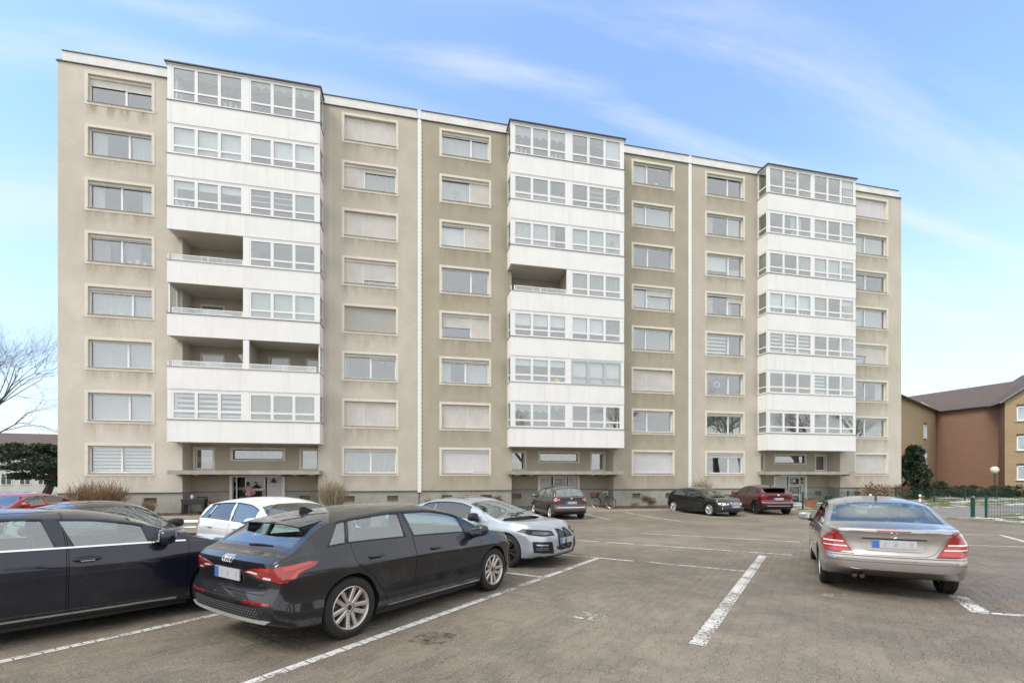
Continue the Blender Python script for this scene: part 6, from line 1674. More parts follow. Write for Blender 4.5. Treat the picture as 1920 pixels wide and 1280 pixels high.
    for sd_ in (-1, 1):
        q = MB(); 
        q.tube([(1.12, sd_*.25, c.zroof(1.1, .25)+.03), (1.05, sd_*.1, c.zroof(1.05, .1)+.02), (.98, -sd_*.35+.2, c.zroof(.98, .3)+.02)], .008, 5); q.build('wiper', MAT_CARIN, c.root, True)
g_details(gcar)

# dark grey people carrier by the kerb, seen from behind
GP = mk(1.759, 2.578, -2.05, 2.10, 1.58, DGREYP, .98, (1.22, 1.02), (.62, 1.42), (-1.58, 1.47), (-1.88, 1.08), 1.03, (1.03, .99, .97), r=.315, rr=.215, spokes=8, rimmat=MAT_SILVERALU, tumble=.36,
    wins=[(-1.62, -1.45, -1.30, -1.20), (-1.24, -1.14, -.28, -.32), (-.20, -.24, 1.05, .72)], winglass='ccc', doors=doors4(2.578, .32, -.24, 1.02, .99, 1.50),
    boot=[(-.66,.58),(.66,.58),(.68,1.0),(.58,1.46),(-.58,1.46),(-.68,1.0)], bootd=.60)
gp = make_car('people_carrier', GP, (7.2, -6.12), -2, 'dark grey people carrier parked at the middle entrance, tail to the viewer', 'car', 'cars parked along the kerb')
def gp_details(c):
    for sd_ in (-1, 1):
        tl = patch(c, 'x', [(sd_*.52,.86),(sd_*.80,.86),(sd_*.84,.95),(sd_*.80,1.04),(sd_*.60,1.02)], MAT_REDL, 'tail_light', off=.008, th=.03, side=-1, res=.04)
        for y, rr_ in ((.735, .072), (.60, .058)):
            patch(c, 'x', [(sd_*y+rr_*math.cos(a), .945+rr_*math.sin(a)) for a in [2*PI*i/16 for i in range(16)]], MAT_WHL if y > .7 else MAT_REDB, 'lamp_ring', tl, off=.013, th=.01, side=-1, res=.05)
            if y > .7 or True: patch(c, 'x', [(sd_*y+rr_*.5*math.cos(a), .945+rr_*.5*math.sin(a)) for a in [2*PI*i/14 for i in range(14)]], MAT_REDB if y > .7 else MAT_WHL, 'lamp_core', tl, off=.016, th=.01, side=-1, res=.05)
        patch(c, 'y', [(-2.0,.86),(-1.82,.88),(-1.76,.97),(-1.86,1.05),(-2.0,1.03)], MAT_REDL, 'tail_light', off=.007, side=sd_)
        patch(c, 'x', [(sd_*.50,.42),(sd_*.74,.42),(sd_*.74,.45),(sd_*.50,.45)], MAT_REDL, 'reflector', off=.006, side=-1)
        patch(c, 'y', [(-.9,.40),(1.0,.38),(1.0,.45),(-.9,.47)], MAT_CARIN, 'side_moulding', off=.008, side=sd_, res=.3)
    patch(c, 'x', [(-.80,.40),(.80,.40),(.76,.29),(-.76,.29)], MAT_CARIN, 'bumper_lower', off=.005, side=-1)
    patch(c, 'x', [(-.70,.60),(.70,.60),(.70,.568),(-.70,.568)], MAT_CHROME, 'bumper_step', off=.008, th=.02, side=-1)
    plate(c, -1, .80)
    for x in (-.95, .06):
        for q, s_ in handle(c, x, .88): q.build('door_handle', DGREYP, c.root, True)
    add_mirrors(c, .92, 1.02, DGREYP)
    h = c.bvh.ray_cast(Vector((-6, -.1, 1.12)), Vector((1, 0, 0)), 12)[0]
    q = MB(); q.tube([(h.x-.02, 0, 1.07), (h.x-.02, -.02, 1.09), (h.x-.0, -.42, 1.11)], [.016, .012, .006], 5); q.build('rear_wiper', MAT_CARIN, c.root, True)
    h = c.bvh.ray_cast(Vector((-6, 0, .99)), Vector((1, 0, 0)), 12)[0]; q = MB(); q.lathe([(0, -.012), (.045, -.010), (.05, 0)], 16, 'x', (h.x-.002, 0, .99)); q.build('round_emblem', MAT_CHROME, c.root, True)
gp_details(gp)

# small black hatchback facing the viewer by the kerb
B1 = mk(1.765, 2.69, -2.05, 2.24, 1.42, BLACKP, .88, (1.08, .97), (.36, 1.32), (-1.42, 1.33), (-1.80, 1.03), .98, (.99, .95, .93), r=.32, rr=.23, spokes=5, twin=.3, rimmat=MAT_SILVERALU,
    wins=[(-1.42, -1.22, -.42, -.46), (-.32, -.38, .88, .46)], winglass='tt', doors=doors4(2.69, .32, -.36, .92, .95, 1.36))
b1 = make_car('hatchback', B1, (15.55, -6.15), 172, 'black compact hatchback facing the viewer beside the wine red crossover', 'car', 'cars parked along the kerb')
def b1_details(c):
    for sd_ in (-1, 1):
        hl = patch(c, R_(24*sd_), [((u-0.14)*sd_, z) for u, z in ((-.42,.60),(-.10,.585),(.08,.61),(.10,.70),(-.10,.70),(-.40,.665))], MAT_WHL, 'headlight', off=.007, th=.03, res=.04)
        for u in (-.30, -.08): patch(c, R_(24*sd_), [((u-0.14)*sd_+.045*math.cos(a), .645+.038*math.sin(a)) for a in [2*PI*i/14 for i in range(14)]], MAT_DKL, 'lamp_core', hl, off=.011, th=.01, res=.05)
        kg = patch(c, 'x', [(sd_*.03,.60),(sd_*.24,.60),(sd_*.27,.65),(sd_*.24,.70),(sd_*.06,.70),(sd_*.03,.67)], MAT_CARIN, 'grille', off=.010, th=.03, side=1, res=.04)
        kp = [(sd_*.03,.60),(sd_*.24,.60),(sd_*.27,.65),(sd_*.24,.70),(sd_*.06,.70),(sd_*.03,.67)]; fr = offset(kp, .012)
        for i in range(6): patch(c, 'x', [kp[i], kp[(i+1) % 6], fr[(i+1) % 6], fr[i]], MAT_CHROME, 'grille_frame', kg, off=.016, th=.02, side=1, res=.1)
        for k in range(6): patch(c, 'x', [(sd_*(.05+.034*k),.605),(sd_*(.06+.034*k),.605),(sd_*(.06+.034*k),.695),(sd_*(.05+.034*k),.695)], MAT_CHROME, 'grille_bar', kg, off=.014, th=.01, side=1, res=.1)
        patch(c, 'x', [(sd_*.48,.36),(sd_*.76,.36),(sd_*.74,.45),(sd_*.52,.43)], MAT_CARIN, 'air_intake', off=.006, side=1)
        q = MB(); h = c.bvh.ray_cast(Vector((6, sd_*.66, .40)), Vector((-1, 0, 0)), 12)[0]; q.lathe([(0, .014), (.035, .012), (.04, .0)], 12, 'x', (h.x+.002, sd_*.66, .40)); q.build('fog_lamp', MAT_WHL, c.root, True)
    patch(c, 'x', [(-.45,.30),(.45,.30),(.42,.42),(-.42,.42)], MAT_CARIN, 'lower_grille', off=.006, side=1)
    plate(c, 1, .50)
    for x in (-1.0, .0):
        for q, s_ in handle(c, x, .80): q.build('door_handle', BLACKP, c.root, True)
    add_mirrors(c, .76, .955, BLACKP)
b1_details(b1)

# wine red crossover, tail to the viewer
JU = mk(1.80, 2.636, -2.06, 2.12, 1.575, WINEP, 1.0, (1.12, 1.06), (.45, 1.44), (-1.45, 1.44), (-1.90, 1.16), 1.08, (1.16, 1.06, 1.03), r=.345, rr=.255, tw=.22, spokes=5, twin=.4, rimmat=MAT_BLKALU, tumble=.50, arch=.045,
    wins=[(-1.28, -1.08, -.34, -.40), (-.24, -.30, .96, .54)], winglass='tt', doors=doors4(2.636, .36, -.28, .96, 1.06, 1.50), rwglass=MAT_TINT,
    bot=[(-2.06,.40),(-1.9,.30),(-1.3,.24),(1.3,.22),(2.12,.28)], xr=[(.15,.2),(.35,.03),(.45,0),(.62,.0),(.72,.08),(.85,.08),(1.0,.05),(1.2,.06),(1.4,0)],
    boot=[(-.58,.66),(.58,.66),(.72,.88),(.70,1.10),(.55,1.42),(-.55,1.42),(-.70,1.10),(-.72,.88)], bootd=.62)
ju = make_car('crossover_car', JU, (19.15, -6.1), 13, 'wine red crossover with black wheel arches in front of the right entrance', 'car', 'cars parked along the kerb')
def ju_details(c):
    for sd_ in (-1, 1):
        patch(c, 'x', [(sd_*.42,.955),(sd_*.62,.93),(sd_*.70,.86),(sd_*.88,.90),(sd_*.88,1.02),(sd_*.60,1.015)], MAT_REDL, 'tail_light', off=.008, th=.03, side=-1, res=.04)
        patch(c, 'x', [(sd_*.48,.965),(sd_*.66,.955),(sd_*.84,.97),(sd_*.84,.99),(sd_*.62,.99)], MAT_REDB, 'light_bar', off=.012, th=.02, side=-1, res=.04)
        patch(c, 'y', [(-2.0,.88),(-1.86,.92),(-1.62,1.0),(-1.66,1.04),(-2.0,1.02)], MAT_REDL, 'tail_light', off=.007, side=sd_)
        for x in (-1.318, 1.318):
            q = MB(); n = 24; k0 = 0
            for i in range(n+1):
                a = -.25+(PI+.5)*i/n
                for rr_, yy in ((.385, 0), (.385, .014), (.452, .012), (.452, 0)):
                    px, pz = x+rr_*math.cos(a), .355+rr_*math.sin(a); h = c.bvh.ray_cast(Vector((px, sd_*4, pz)), Vector((0, -sd_, 0)), 8)[0]
                    q.v.append((px, (h.y if h else sd_*.88)+sd_*(yy+(-.02 if yy == 0 else 0)), pz))
            for i in range(n):
                for j in range(4): a_, b_ = i*4, i*4+4; q.f.append((a_+j, b_+j, b_+(j+1) % 4, a_+(j+1) % 4)); q.m.append(0)
            q.build('wheel_arch', MAT_CARIN, c.root, 40)
        patch(c, 'y', [(-.92,.30),(.92,.28),(.92,.42),(-.92,.44)], MAT_CARIN, 'sill_cladding', off=.012, side=sd_, res=.3)
        patch(c, 'y', [(-1.52,1.13),(-1.42,1.13),(-1.24,1.36),(-1.34,1.36)], MAT_BLACK, 'pillar_handle_panel', off=.006, side=sd_)
    patch(c, 'x', [(-.82,.60),(.82,.60),(.80,.38),(-.80,.38)], MAT_CARIN, 'bumper_lower', off=.007, th=.03, side=-1)
    patch(c, 'x', [(-.62,.50),(.62,.50),(.58,.47),(-.58,.47)], M('satin_silver_plastic', (.36, .36, .36), .35), 'bumper_trim', off=.018, th=.02, side=-1)
    patch(c, 'x', [(-.86,.655),(-.5,.64),(.5,.64),(.86,.655),(.84,.675),(.5,.66),(-.5,.66),(-.84,.675)], M('pale_bumper_edge', (.5, .42, .42), .3), 'bumper_edge', off=.006, th=.02, side=-1)
    plate(c, -1, .84)
    q = MB(); n = 10; rows = []
    for i in range(n+1):
        y = lerp(-.56, .56, i/n); cv = .05*(abs(y)/.56)**2; zt = c.zroof(-1.46, y); rows.append([(-1.42, y, zt+.01), (-1.62+cv, y, zt+.0), (-1.80+cv, y, zt-.03), (-1.80+cv, y, zt-.05), (-1.55+cv, y, zt-.07)])
    for rw in rows: q.v += rw
    for i in range(n):
        for j in range(5): a, b_ = i*5, i*5+5; q.f.append((a+j, b_+j, b_+(j+1) % 5, a+(j+1) % 5)); q.m.append(0)
    q.f += [tuple(range(5)), tuple(n*5+j for j in range(5))[::-1]]; q.m += [0, 0]; q.build('roof_spoiler', MAT_BLACK, c.root, 40)
    q = MB(); q.prism([(-1.30, c.top(-1.3)-.01), (-1.12, c.top(-1.12)-.01), (-1.26, c.top(-1.2)+.05), (-1.29, c.top(-1.2)+.05)], 'y', -.012, .012); q.build('roof_antenna', MAT_CARIN, c.root)
    for q, s_ in handle(c, .02, .95): q.build('door_handle', WINEP, c.root, True)
    add_mirrors(c, .84, 1.06, WINEP)
    h = c.bvh.ray_cast(Vector((-6, 0, 1.03)), Vector((1, 0, 0)), 12)[0]; q = MB(); q.lathe([(0, -.012), (.04, -.010), (.05, 0)], 16, 'x', (h.x-.002, 0, 1.03)); q.build('round_emblem', MAT_CHROME, c.root, True)
ju_details(ju)

# red car at the far left by the kerb
RC = mk(1.83, 2.75, -2.32, 2.30, 1.41, REDP, .87, (1.20, .95), (.34, 1.33), (-1.10, 1.31), (-2.0, 1.02), .97, (.97, .94, .92), r=.33, rr=.235, tumble=.56,
    wins=[(-1.70, -1.05, -.42, -.45), (-.32, -.38, .98, .50)], winglass='tc', doors=doors4(2.75, .33, -.36, .98, .94, 1.36), sealmat=MAT_CHROME)
rc = make_car('saloon_car', RC, (-15.0, -7.1), 182, 'bright red low saloon at the far left kerb, in front of the dark pine', 'car', 'cars parked along the kerb')
def rc_details(c):
    for sd_ in (-1, 1):
        patch(c, 'x', [(sd_*.45,.64),(sd_*.84,.62),(sd_*.84,.72),(sd_*.50,.70)], MAT_WHL, 'headlight', off=.006, side=1)
        patch(c, 'y', [(-2.25,.74),(-1.95,.78),(-1.95,.86),(-2.25,.88)], MAT_REDL, 'tail_light', off=.006, side=sd_)
    patch(c, 'x', [(-.35,.40),(.35,.40),(.42,.58),(-.42,.58)], MAT_CARIN, 'grille', off=.006, side=1)
    plate(c, 1, .46); add_mirrors(c, .80, .96, REDP)
    for x in (-1.0, .0):
        for q, s_ in handle(c, x, .80): q.build('door_handle', REDP, c.root, True)
rc_details(rc)
# ================================================================== planting, fences, houses, people
def atY(px, Y):
    u = (px-960)/FPX; d1 = F2[1]+u*R2[1]; t = (Y+DIST)/d1; return (t*(F2[0]+u*R2[0]), Y)
BEDZ = SZ-.05
MAT_TWIG = M('bare_brown_twigs', (.24, .155, .095), .9, .25, 9)
MAT_TWIG_P = M('pale_bare_twigs', (.34, .28, .20), .9, .2, 9)
MAT_BARK = M('grey_brown_bark', (.085, .068, .055), .95, .35, 7, .6, 30)
MAT_DEADLEAF = M('dry_brown_leaves', (.17, .085, .045), .85, .45, 12)
MAT_PALELEAF = M('faded_flower_heads', (.36, .25, .17), .9, .35, 12)
MAT_EVERG = M('dark_evergreen_leaves', (.022, .042, .016), .6, .5, 9)
MAT_OLIVE = M('olive_small_leaves', (.075, .085, .03), .7, .4, 12)
MAT_PINE = M('pine_needles', (.032, .050, .022), .7, .5, 6)
def twig_bush(name, x, y, w, h, n, mat, label, flare=1.0, zb=None, cat='shrub', group=None):
    q = MB(); r = random.Random(int(x*100)+7); z0 = BEDZ if zb is None else zb
    for i in range(n):
        a = r.random()*2*PI; rr = math.sqrt(r.random()); dx, dy = math.cos(a)*rr*w/2, math.sin(a)*rr*w/2*.7; hh = h*(.72+.28*r.random())*(1-.28*rr*rr)
        bx, by = x+dx*.22, y+dy*.22; pts = []
        for k in range(5):
            t = k/4; pts.append((bx+dx*.85*t**flare+r.uniform(-.02, .02), by+dy*.85*t**flare+r.uniform(-.02, .02), z0+hh*t))
        q.tube(pts, [.015, .013, .010, .008, .005], 3, False)
        for k in range(5):
            t = .35+.6*r.random(); i0 = min(int(t*4), 3); p = Vector(pts[i0]).lerp(Vector(pts[i0+1]), t*4-i0); b = r.random()*2*PI; L = h*.20*(.5+r.random())
            q.tube([tuple(p), (p.x+math.cos(b)*L*.45, p.y+math.sin(b)*L*.45, p.z+L*.7), (p.x+math.cos(b)*L*.6, p.y+math.sin(b)*L*.6, p.z+L*1.15)], [.008, .006, .004], 3, False)
    o = q.build(name, mat); tag(o, label, cat, group); return o
def leaf_quads(q, c, rad, n, size, r, flat=1., shell=.0):
    for i in range(n):
        v = Vector((r.gauss(0, 1), r.gauss(0, 1), r.gauss(0, 1))).normalized()*((shell+(1-shell)*r.random())**(1/2.))
        p = Vector((c[0]+v.x*rad[0], c[1]+v.y*rad[1], c[2]+v.z*rad[2]))
        a = Vector((r.gauss(0, 1), r.gauss(0, 1), r.gauss(0, .7))).normalized(); b = a.cross(Vector((r.gauss(0, 1), r.gauss(0, 1), r.gauss(0, 1)))).normalized(); s = size*(.6+.8*r.random())
        q.quad(tuple(p-a*s), tuple(p+b*s*.5), tuple(p+a*s), tuple(p-b*s*.5))
def leaf_bush(name, x, y, w, h, n, size, mats, label, clumps=8, cat='shrub', group=None, zb=None, stems=True):
    r = random.Random(int(x*77)+3); z0 = BEDZ if zb is None else zb
    root = empty(name, (x, y, z0)); tag(root, label, cat, group)
    qs = [MB() for _ in mats]
    for k in range(clumps):
        a = r.random()*2*PI; rr = math.sqrt(r.random())*.6; cx, cy, cz = math.cos(a)*rr*w/2, math.sin(a)*rr*w/2*.8, h*(.30+.48*r.random())*(1-.25*rr)
        for i, q in enumerate(qs): leaf_quads(q, (cx, cy, cz), (w*.24, w*.2, h*.26), n//clumps//len(mats), size, r)
    for i, q in enumerate(qs): q.build('foliage', mats[i], root)['kind'] = 'stuff'
    if stems:
        q = MB()
        for i in range(9):
            a = r.random()*2*PI; L = w*.3*r.random(); q.tube([(math.cos(a)*.05, math.sin(a)*.05, 0), (math.cos(a)*L*.6, math.sin(a)*L*.6, h*.4), (math.cos(a)*L, math.sin(a)*L, h*.75)], [.014, .010, .005], 4, False)
        q.build('stems', MAT_TWIG, root)
    return root
GB = 'shrubs in the bed along the facade'
x, y = atY(182, -2.4); twig_bush('bare_shrub', x, y, 2.6, 1.75, 260, MAT_TWIG, 'wide dome of bare brown twigs at the left end of the facade', 1.0, group=GB)
x, y = atY(276, -2.3); twig_bush('bare_shrub', x, y, .85, .8, 60, MAT_TWIG, 'small tuft of bare twigs under the leftmost cellar windows', group=GB)
x, y = atY(624, -1.9); twig_bush('bare_shrub', x, y, 1.6, 1.75, 170, MAT_TWIG_P, 'upright bare shrub right of the left entrance', .9, group=GB)
x, y = atY(1316, -1.6); twig_bush('bare_shrub', x, y, 1.7, 1.75, 150, MAT_TWIG_P, 'tall pale bare shrub behind the black compact hatchback', .9, group=GB)
x, y = atY(838, -1.6); leaf_bush('olive_shrub', x, y, 1.3, 1.25, 420, .035, [MAT_OLIVE], 'thin olive green shrub beside the white joint strip', 7, group=GB)
x, y = atY(806, -1.7); twig_bush('bare_shrub', x, y, .8, .75, 40, MAT_TWIG, 'low scraggy twigs just right of the white joint strip', group=GB)
x, y = atY(888, -1.7); leaf_bush('hydrangea', x, y, 2.3, 1.15, 900, .06, [MAT_DEADLEAF, MAT_PALELEAF], 'broad withered hydrangea with pale flower heads above the grey coupe', 12, group=GB)
x, y = atY(934, -1.6); leaf_bush('hydrangea', x, y, 1.05, 1.0, 500, .055, [MAT_DEADLEAF], 'round rust brown hydrangea left of the middle entrance', 7, group=GB)
x, y = atY(1217, -2.2); leaf_bush('brown_shrub', x, y, 1.3, .92, 1500, .030, [M('brown_olive_leaves', (.085, .065, .035), .8, .4, 12)], 'dense rounded brown shrub between middle entrance and black hatchback', 9, group=GB)
x, y = atY(1190, -2.4); leaf_bush('brown_shrub', x, y, .75, .42, 260, .03, [MAT_DEADLEAF], 'low reddish clump left of the dense rounded brown shrub', 5, group=GB)
x, y = atY(1650, -1.5); leaf_bush('hydrangea', x, y, 3.0, 1.75, 1100, .075, [MAT_DEADLEAF, MAT_PALELEAF], 'large brown hydrangea at the right corner of the block', 13, group=GB)
x, y = atY(1690, -.6); leaf_bush('brown_shrub', x, y, 1.7, 1.5, 700, .06, [MAT_DEADLEAF, MAT_OLIVE], 'brown shrub at the foot of the dark evergreen', 9, group=GB)
# edging stones and ground litter along the bed
q = MB(); r = random.Random(5)
for i in range(420):
    xx = r.uniform(-17.5, 20); s = (xx-XS[0]) % SW
    if 7.3 < s < 11.2 : continue
    yy = kerb_y(xx)+1.75+r.uniform(.02, .16); a = r.uniform(.04, .09); q.obox((xx, yy, BEDZ+.03), ((math.cos(xx*9), math.sin(xx*9), 0), (-math.sin(xx*9), math.cos(xx*9), 0), (0, 0, 1)), a, a*.7, a*.6)
tag(q.build('bed_edging_stones', M('dark_edging_stone', (.10, .085, .07), .95, .3, 8)), kind='stuff')
q = MB()
for i in range(3800):
    xx = r.uniform(-17.5, 20.3); yy = kerb_y(xx)+1.8+r.random()*2.4
    if ((xx-XS[0]) % SW) > 7.4 and ((xx-XS[0]) % SW) < 11.0: continue
    leaf_quads(q, (xx, yy, BEDZ+.02), (.02, .02, .01), 1, .045, r)
tag(q.build('leaf_litter', MAT_DEADLEAF), kind='stuff')

# ---- trees
def branches(q, p, d, L, rad, depth, r, sides, trunk=None, gnarl=.18, up=.08, nmax=99):
    segs = 3 if depth > 1 else 2; pts = [tuple(p)]; rs = [rad]; dd = d.copy(); pos = p.copy(); kidsx = []
    for s in range(segs):
        dd = (dd+Vector((r.gauss(0, gnarl), r.gauss(0, gnarl), r.gauss(0, gnarl)+up))).normalized(); pos = pos+dd*(L/segs); pts.append(tuple(pos)); rs.append(rad*(1-.42*(s+1)/segs)); kidsx.append((pos.copy(), dd.copy(), rs[-1]))
    (trunk if trunk is not None else q).tube(pts, rs, sides, False)
    if depth <= 0: return
    nb = r.choice((3, 4, 4)) if depth > 1 else 4
    for k in range(nb):
        pp, dv, rr = kidsx[-1] if k < 2 else kidsx[r.randrange(len(kidsx))]
        ax = Vector((r.gauss(0, 1), r.gauss(0, 1), r.gauss(0, 1))).normalized(); nd = dv.copy(); nd.rotate(Matrix.Rotation(r.uniform(.35, .95), 3, ax))
        branches(q, pp, nd, L*r.uniform(.58, .82), rr*r.uniform(.58, .78), depth-1, r, 3 if depth < 4 else 5, None, gnarl*1.1, up)
def bare_tree(x, y, z, h, seed, label, group=None, depth=6):
    root = empty('bare_tree', (x, y, z)); tag(root, label, 'tree', group); r = random.Random(seed); q = MB(); tq = MB()
    branches(q, Vector((0, 0, -.2)), Vector((r.gauss(0, .05), r.gauss(0, .05), 1)), h*.34, h*.017*(2.0 if group else 1), depth, r, 9, tq, .12, .05)
    tq.build('trunk', MAT_BARK, root, True); q.build('crown', MAT_BARK, root); return root
x, y = at(-45, 29.); bare_tree(x, y, -.45, 14.5, 23, 'bare winter tree reaching in from the left edge against the sky', None, 7)
bt = bare_tree(42, -38, .4, 18, 4, 'tall bare tree across the car park, mirrored in the lower right-hand windows', 'trees mirrored in the windows', 6)
for X, Y, s, rz in ((30, -36, .95, 1.2), (54, -37, 1.05, 2.5), (64, -35, .95, 4.0), (76, -38, 1.05, 5.1), (88, -36, 1.1, .4), (19, -46, .85, 3.0), (100, -44, 1.1, 2.), (60, -52, 1.1, 1.)):
    c = bt.copy(); COL.objects.link(c); c.location = (X, Y, .4); c.scale = (s, s, s); c.rotation_euler = (0, 0, rz)
    for ch in kids(bt): d = ch.copy(); COL.objects.link(d); d.parent = c
x, y = at(-105, 36.); bare_tree(x, y, -.45, 16.5, 31, 'second bare winter tree whose twigs show behind the first at the left edge', None, 7)
# spreading pine left of the block
x, y = at(82, 33); pr = empty('pine_tree', (x, y, -.6)); tag(pr, 'dark spreading pine beside the left end of the block', 'tree'); r = random.Random(11)
q = MB(); q.tube([(0, 0, -.2), (.15, 0, .8), (.45, .1, 1.8), (.25, .2, 2.9), (.5, .1, 4.0)], [.30, .27, .22, .16, .06], 9); q.build('trunk', MAT_BARK, pr, True)
q = MB(); nq = MB(); cl = []
for i in range(17):
    a = r.random()*2*PI; L = r.uniform(1.4, 4.4); z0 = r.uniform(1.3, 3.3); e = (math.cos(a)*L, math.sin(a)*L*.7, z0+r.uniform(-.1, .9)); m = (e[0]*.5, e[1]*.5, z0+r.uniform(-.15, .45))
    q.tube([(.3, .1, z0), m, e], [.08, .055, .02], 5, False)
    for t in (.55, .75, .9, 1.05): cl.append((lerp(m[0], e[0], t)+r.gauss(0, .3), lerp(m[1], e[1], t)+r.gauss(0, .3), lerp(m[2], e[2], t)+.1+r.uniform(0, .25)))
for i in range(40): a = r.random()*2*PI; L = r.random()*3.2; cl.append((math.cos(a)*L, math.sin(a)*L*.7, 4.05-.08*L*L+r.uniform(-.3, .3)))
q.build('limbs', MAT_BARK, pr, True)
for c in cl:
    leaf_quads(nq, c, (.85, .75, .26), 260, .09, r)
nq.build('crown', MAT_PINE, pr)
# dark columnar evergreen at the right corner
x, y = at(1714, 38.5); er = empty('evergreen_shrub', (x, y, -.5)); tag(er, 'dense dark green upright evergreen right of the block', 'shrub'); r = random.Random(3); q = MB()
for i in range(210):
    z = r.uniform(.25, 4.55); w = 1.12*math.sin(min(1, (z+.7)/5.3)*PI)**.55*(1.05 if z < 2.8 else .95); a = r.random()*2*PI; rr = w*math.sqrt(r.random()); leaf_quads(q, (math.cos(a)*rr, math.sin(a)*rr, z), (.24, .24, .28), 70, .075, r)
q.build('foliage', MAT_EVERG, er); q = MB(); q.tube([(0, 0, -.2), (.05, 0, 1.5), (0, 0, 3.2)], [.09, .06, .03], 6); q.build('trunk', MAT_BARK, er)
# hedge in front of the brick houses
hx0, hx1 = at(1740, 42), at(2060, 40); q = MB(); r = random.Random(8)
for i in range(260):
    t = r.random(); leaf_quads(q, (lerp(hx0[0], hx1[0], t), lerp(hx0[1], hx1[1], t)+r.uniform(-.4, .4), r.uniform(-.35, .60)), (.4, .3, .22), 60, .075, r)
tag(q.build('hedge', M('brown_green_hedge', (.05, .052, .026), .8, .5, 5)), 'clipped brown green hedge running in front of the brick houses', 'hedge')
x, y = at(1757, 44); leaf_bush('round_bush', x, y, 2.4, 1.7, 1600, .09, [MAT_EVERG], 'rounded dark bush at the inner corner of the brick houses', 9, zb=-.4)

# ---- green wire fences
MAT_FENCE = M('green_fence_coating', (.012, .060, .045), .45, .1, 6)
def fence(pts, label, h=1.05, step=.10, zb=-.4, wire=.0035, posts=None):
    root = empty('wire_fence', (pts[0][0], pts[0][1], zb)); tag(root, label, 'fence', 'green wire fences'); ox, oy = pts[0]
    for i, (a, b) in enumerate(zip(pts, pts[1:])):
        L = math.hypot(b[0]-a[0], b[1]-a[1]); n = int(L/step); e = ((b[0]-a[0])/L, (b[1]-a[1])/L, 0); f = (-e[1], e[0], 0); q = MB()
        for k in range(n+1): q.obox((a[0]-ox+e[0]*L*k/n, a[1]-oy+e[1]*L*k/n, h/2+.03), (e, f, (0, 0, 1)), wire, wire, h/2-.04)
        for zz in (.09, .30, .50, .70, .90, h-.02): 
            for s in (-1, 1): q.obox(((a[0]+b[0])/2-ox+f[0]*s*.008, (a[1]+b[1])/2-oy+f[1]*s*.008, zz), (e, f, (0, 0, 1)), L/2, .0038, .005)
        q.build('wire_panel', MAT_FENCE, root)
    for i, p in enumerate(pts):
        q = MB(); q.box(p[0]-ox-.035, p[0]-ox+.035, p[1]-oy-.035, p[1]-oy+.035, -.3, h+.05); q.box(p[0]-ox-.038, p[0]-ox+.038, p[1]-oy-.038, p[1]-oy+.038, h+.05, h+.065); q.build('post', MAT_FENCE, root)
    return root
F1 = [at(1505, 26.6), at(1590, 28.6), at(1680, 31.0), at(1752, 33.4), at(1809, 35.6), at(1868, 38.5), at(1925, 41.5), at(1990, 45)]
fence(F1, 'long green wire fence along the verge from the right entrance', 1.0, .12)
G0, G1, G2, G3 = at(1824, 21.2), at(1849, 20.9), at(1925, 20.5), at(2010, 20.1)
fence([G1, G2, G3], 'low green wire fence at the right edge beside the path', 1.0, .10, -.335)
q = MB(); q.box(G0[0]-.055, G0[0]+.055, G0[1]-.055, G0[1]+.055, -.5, .66); q.box(G0[0]-.06, G0[0]+.06, G0[1]-.06, G0[1]+.06, .66, .69); tag(q.build('gate_post', MAT_FENCE), 'stout green gate post with a latch at the path', 'gate post')
q = MB(); q.tube([(G0[0]-.16, G0[1]-.06, .64), (G0[0]-.02, G0[1]-.07, .64), (G0[0]-.02, G0[1]-.055, .56)], .018, 6); o = q.build('latch', MAT_SILVERALU, bpy.data.objects['gate_post'], True)
# two red and white bollards
MR, MWt = M('bollard_red', (.55, .04, .03), .4, .08), M('bollard_white', (.80, .80, .79), .4, .05)
for i, (px, t, lb) in enumerate(((1632, 25.2, 'red and white bollard seen over the left of the silver saloon roof'), (1725, 24.6, 'red and white bollard seen over the right of the silver saloon roof'))):
    x, y = at(px, t); root = empty('bollard', (x, y, -.35)); tag(root, lb, 'bollard', 'bollards across the path')
    q = MB(); 
    for k, (a, b) in enumerate(((0, .18), (.36, .54), (.72, .84))): q = MB(); q.lathe([(.055, a), (.055, b)], 14, 'z'); q.build('red_band', MR, root, True)
    q = MB(); q.lathe([(.055, .18), (.055, .36)], 14); q.lathe([(.055, .54), (.055, .72)], 14); q.lathe([(.055, .84), (.055, .92), (.045, .94), (0, .945)], 14); q.build('white_band', MWt, root, 40)

# ---- brick houses on the right
def m_brick(name, a, b, mortar, s=1.):
    t = NT(name); v = t.obj(); br = t.n('ShaderNodeTexBrick'); 
    sx = t.n('ShaderNodeSeparateXYZ'); t.l(v, sx.inputs[0]); cb = t.n('ShaderNodeCombineXYZ'); t.l(t.math('ADD', sx.outputs[0], sx.outputs[1]), cb.inputs[0]); t.l(sx.outputs[2], cb.inputs[1]); t.l(cb.outputs[0], br.inputs['Vector'])
    br.inputs['Scale'].default_value = 1.; br.inputs['Brick Width'].default_value = .24*s; br.inputs['Row Height'].default_value = .077*s; br.inputs['Mortar Size'].default_value = .008
    br.inputs['Color1'].default_value = a+(1,); br.inputs['Color2'].default_value = b+(1,); br.inputs['Mortar'].default_value = mortar+(1,)
    c = t.mix(t.ramp(t.noise(v, .6, 5), .3, .7, 0, .35), br.outputs['Color'], tuple(x*.75 for x in a)); t.bsdf(c, .85, 0, .2, t.bump(t.math('SUBTRACT', 1, br.outputs['Fac']), .4, .01)); return t.m
MAT_BRB = m_brick('brown_brick', (.36, .215, .145), (.30, .175, .118), (.20, .15, .12)); MAT_BRT = m_brick('tan_brick', (.43, .315, .195), (.37, .265, .16), (.36, .28, .2))
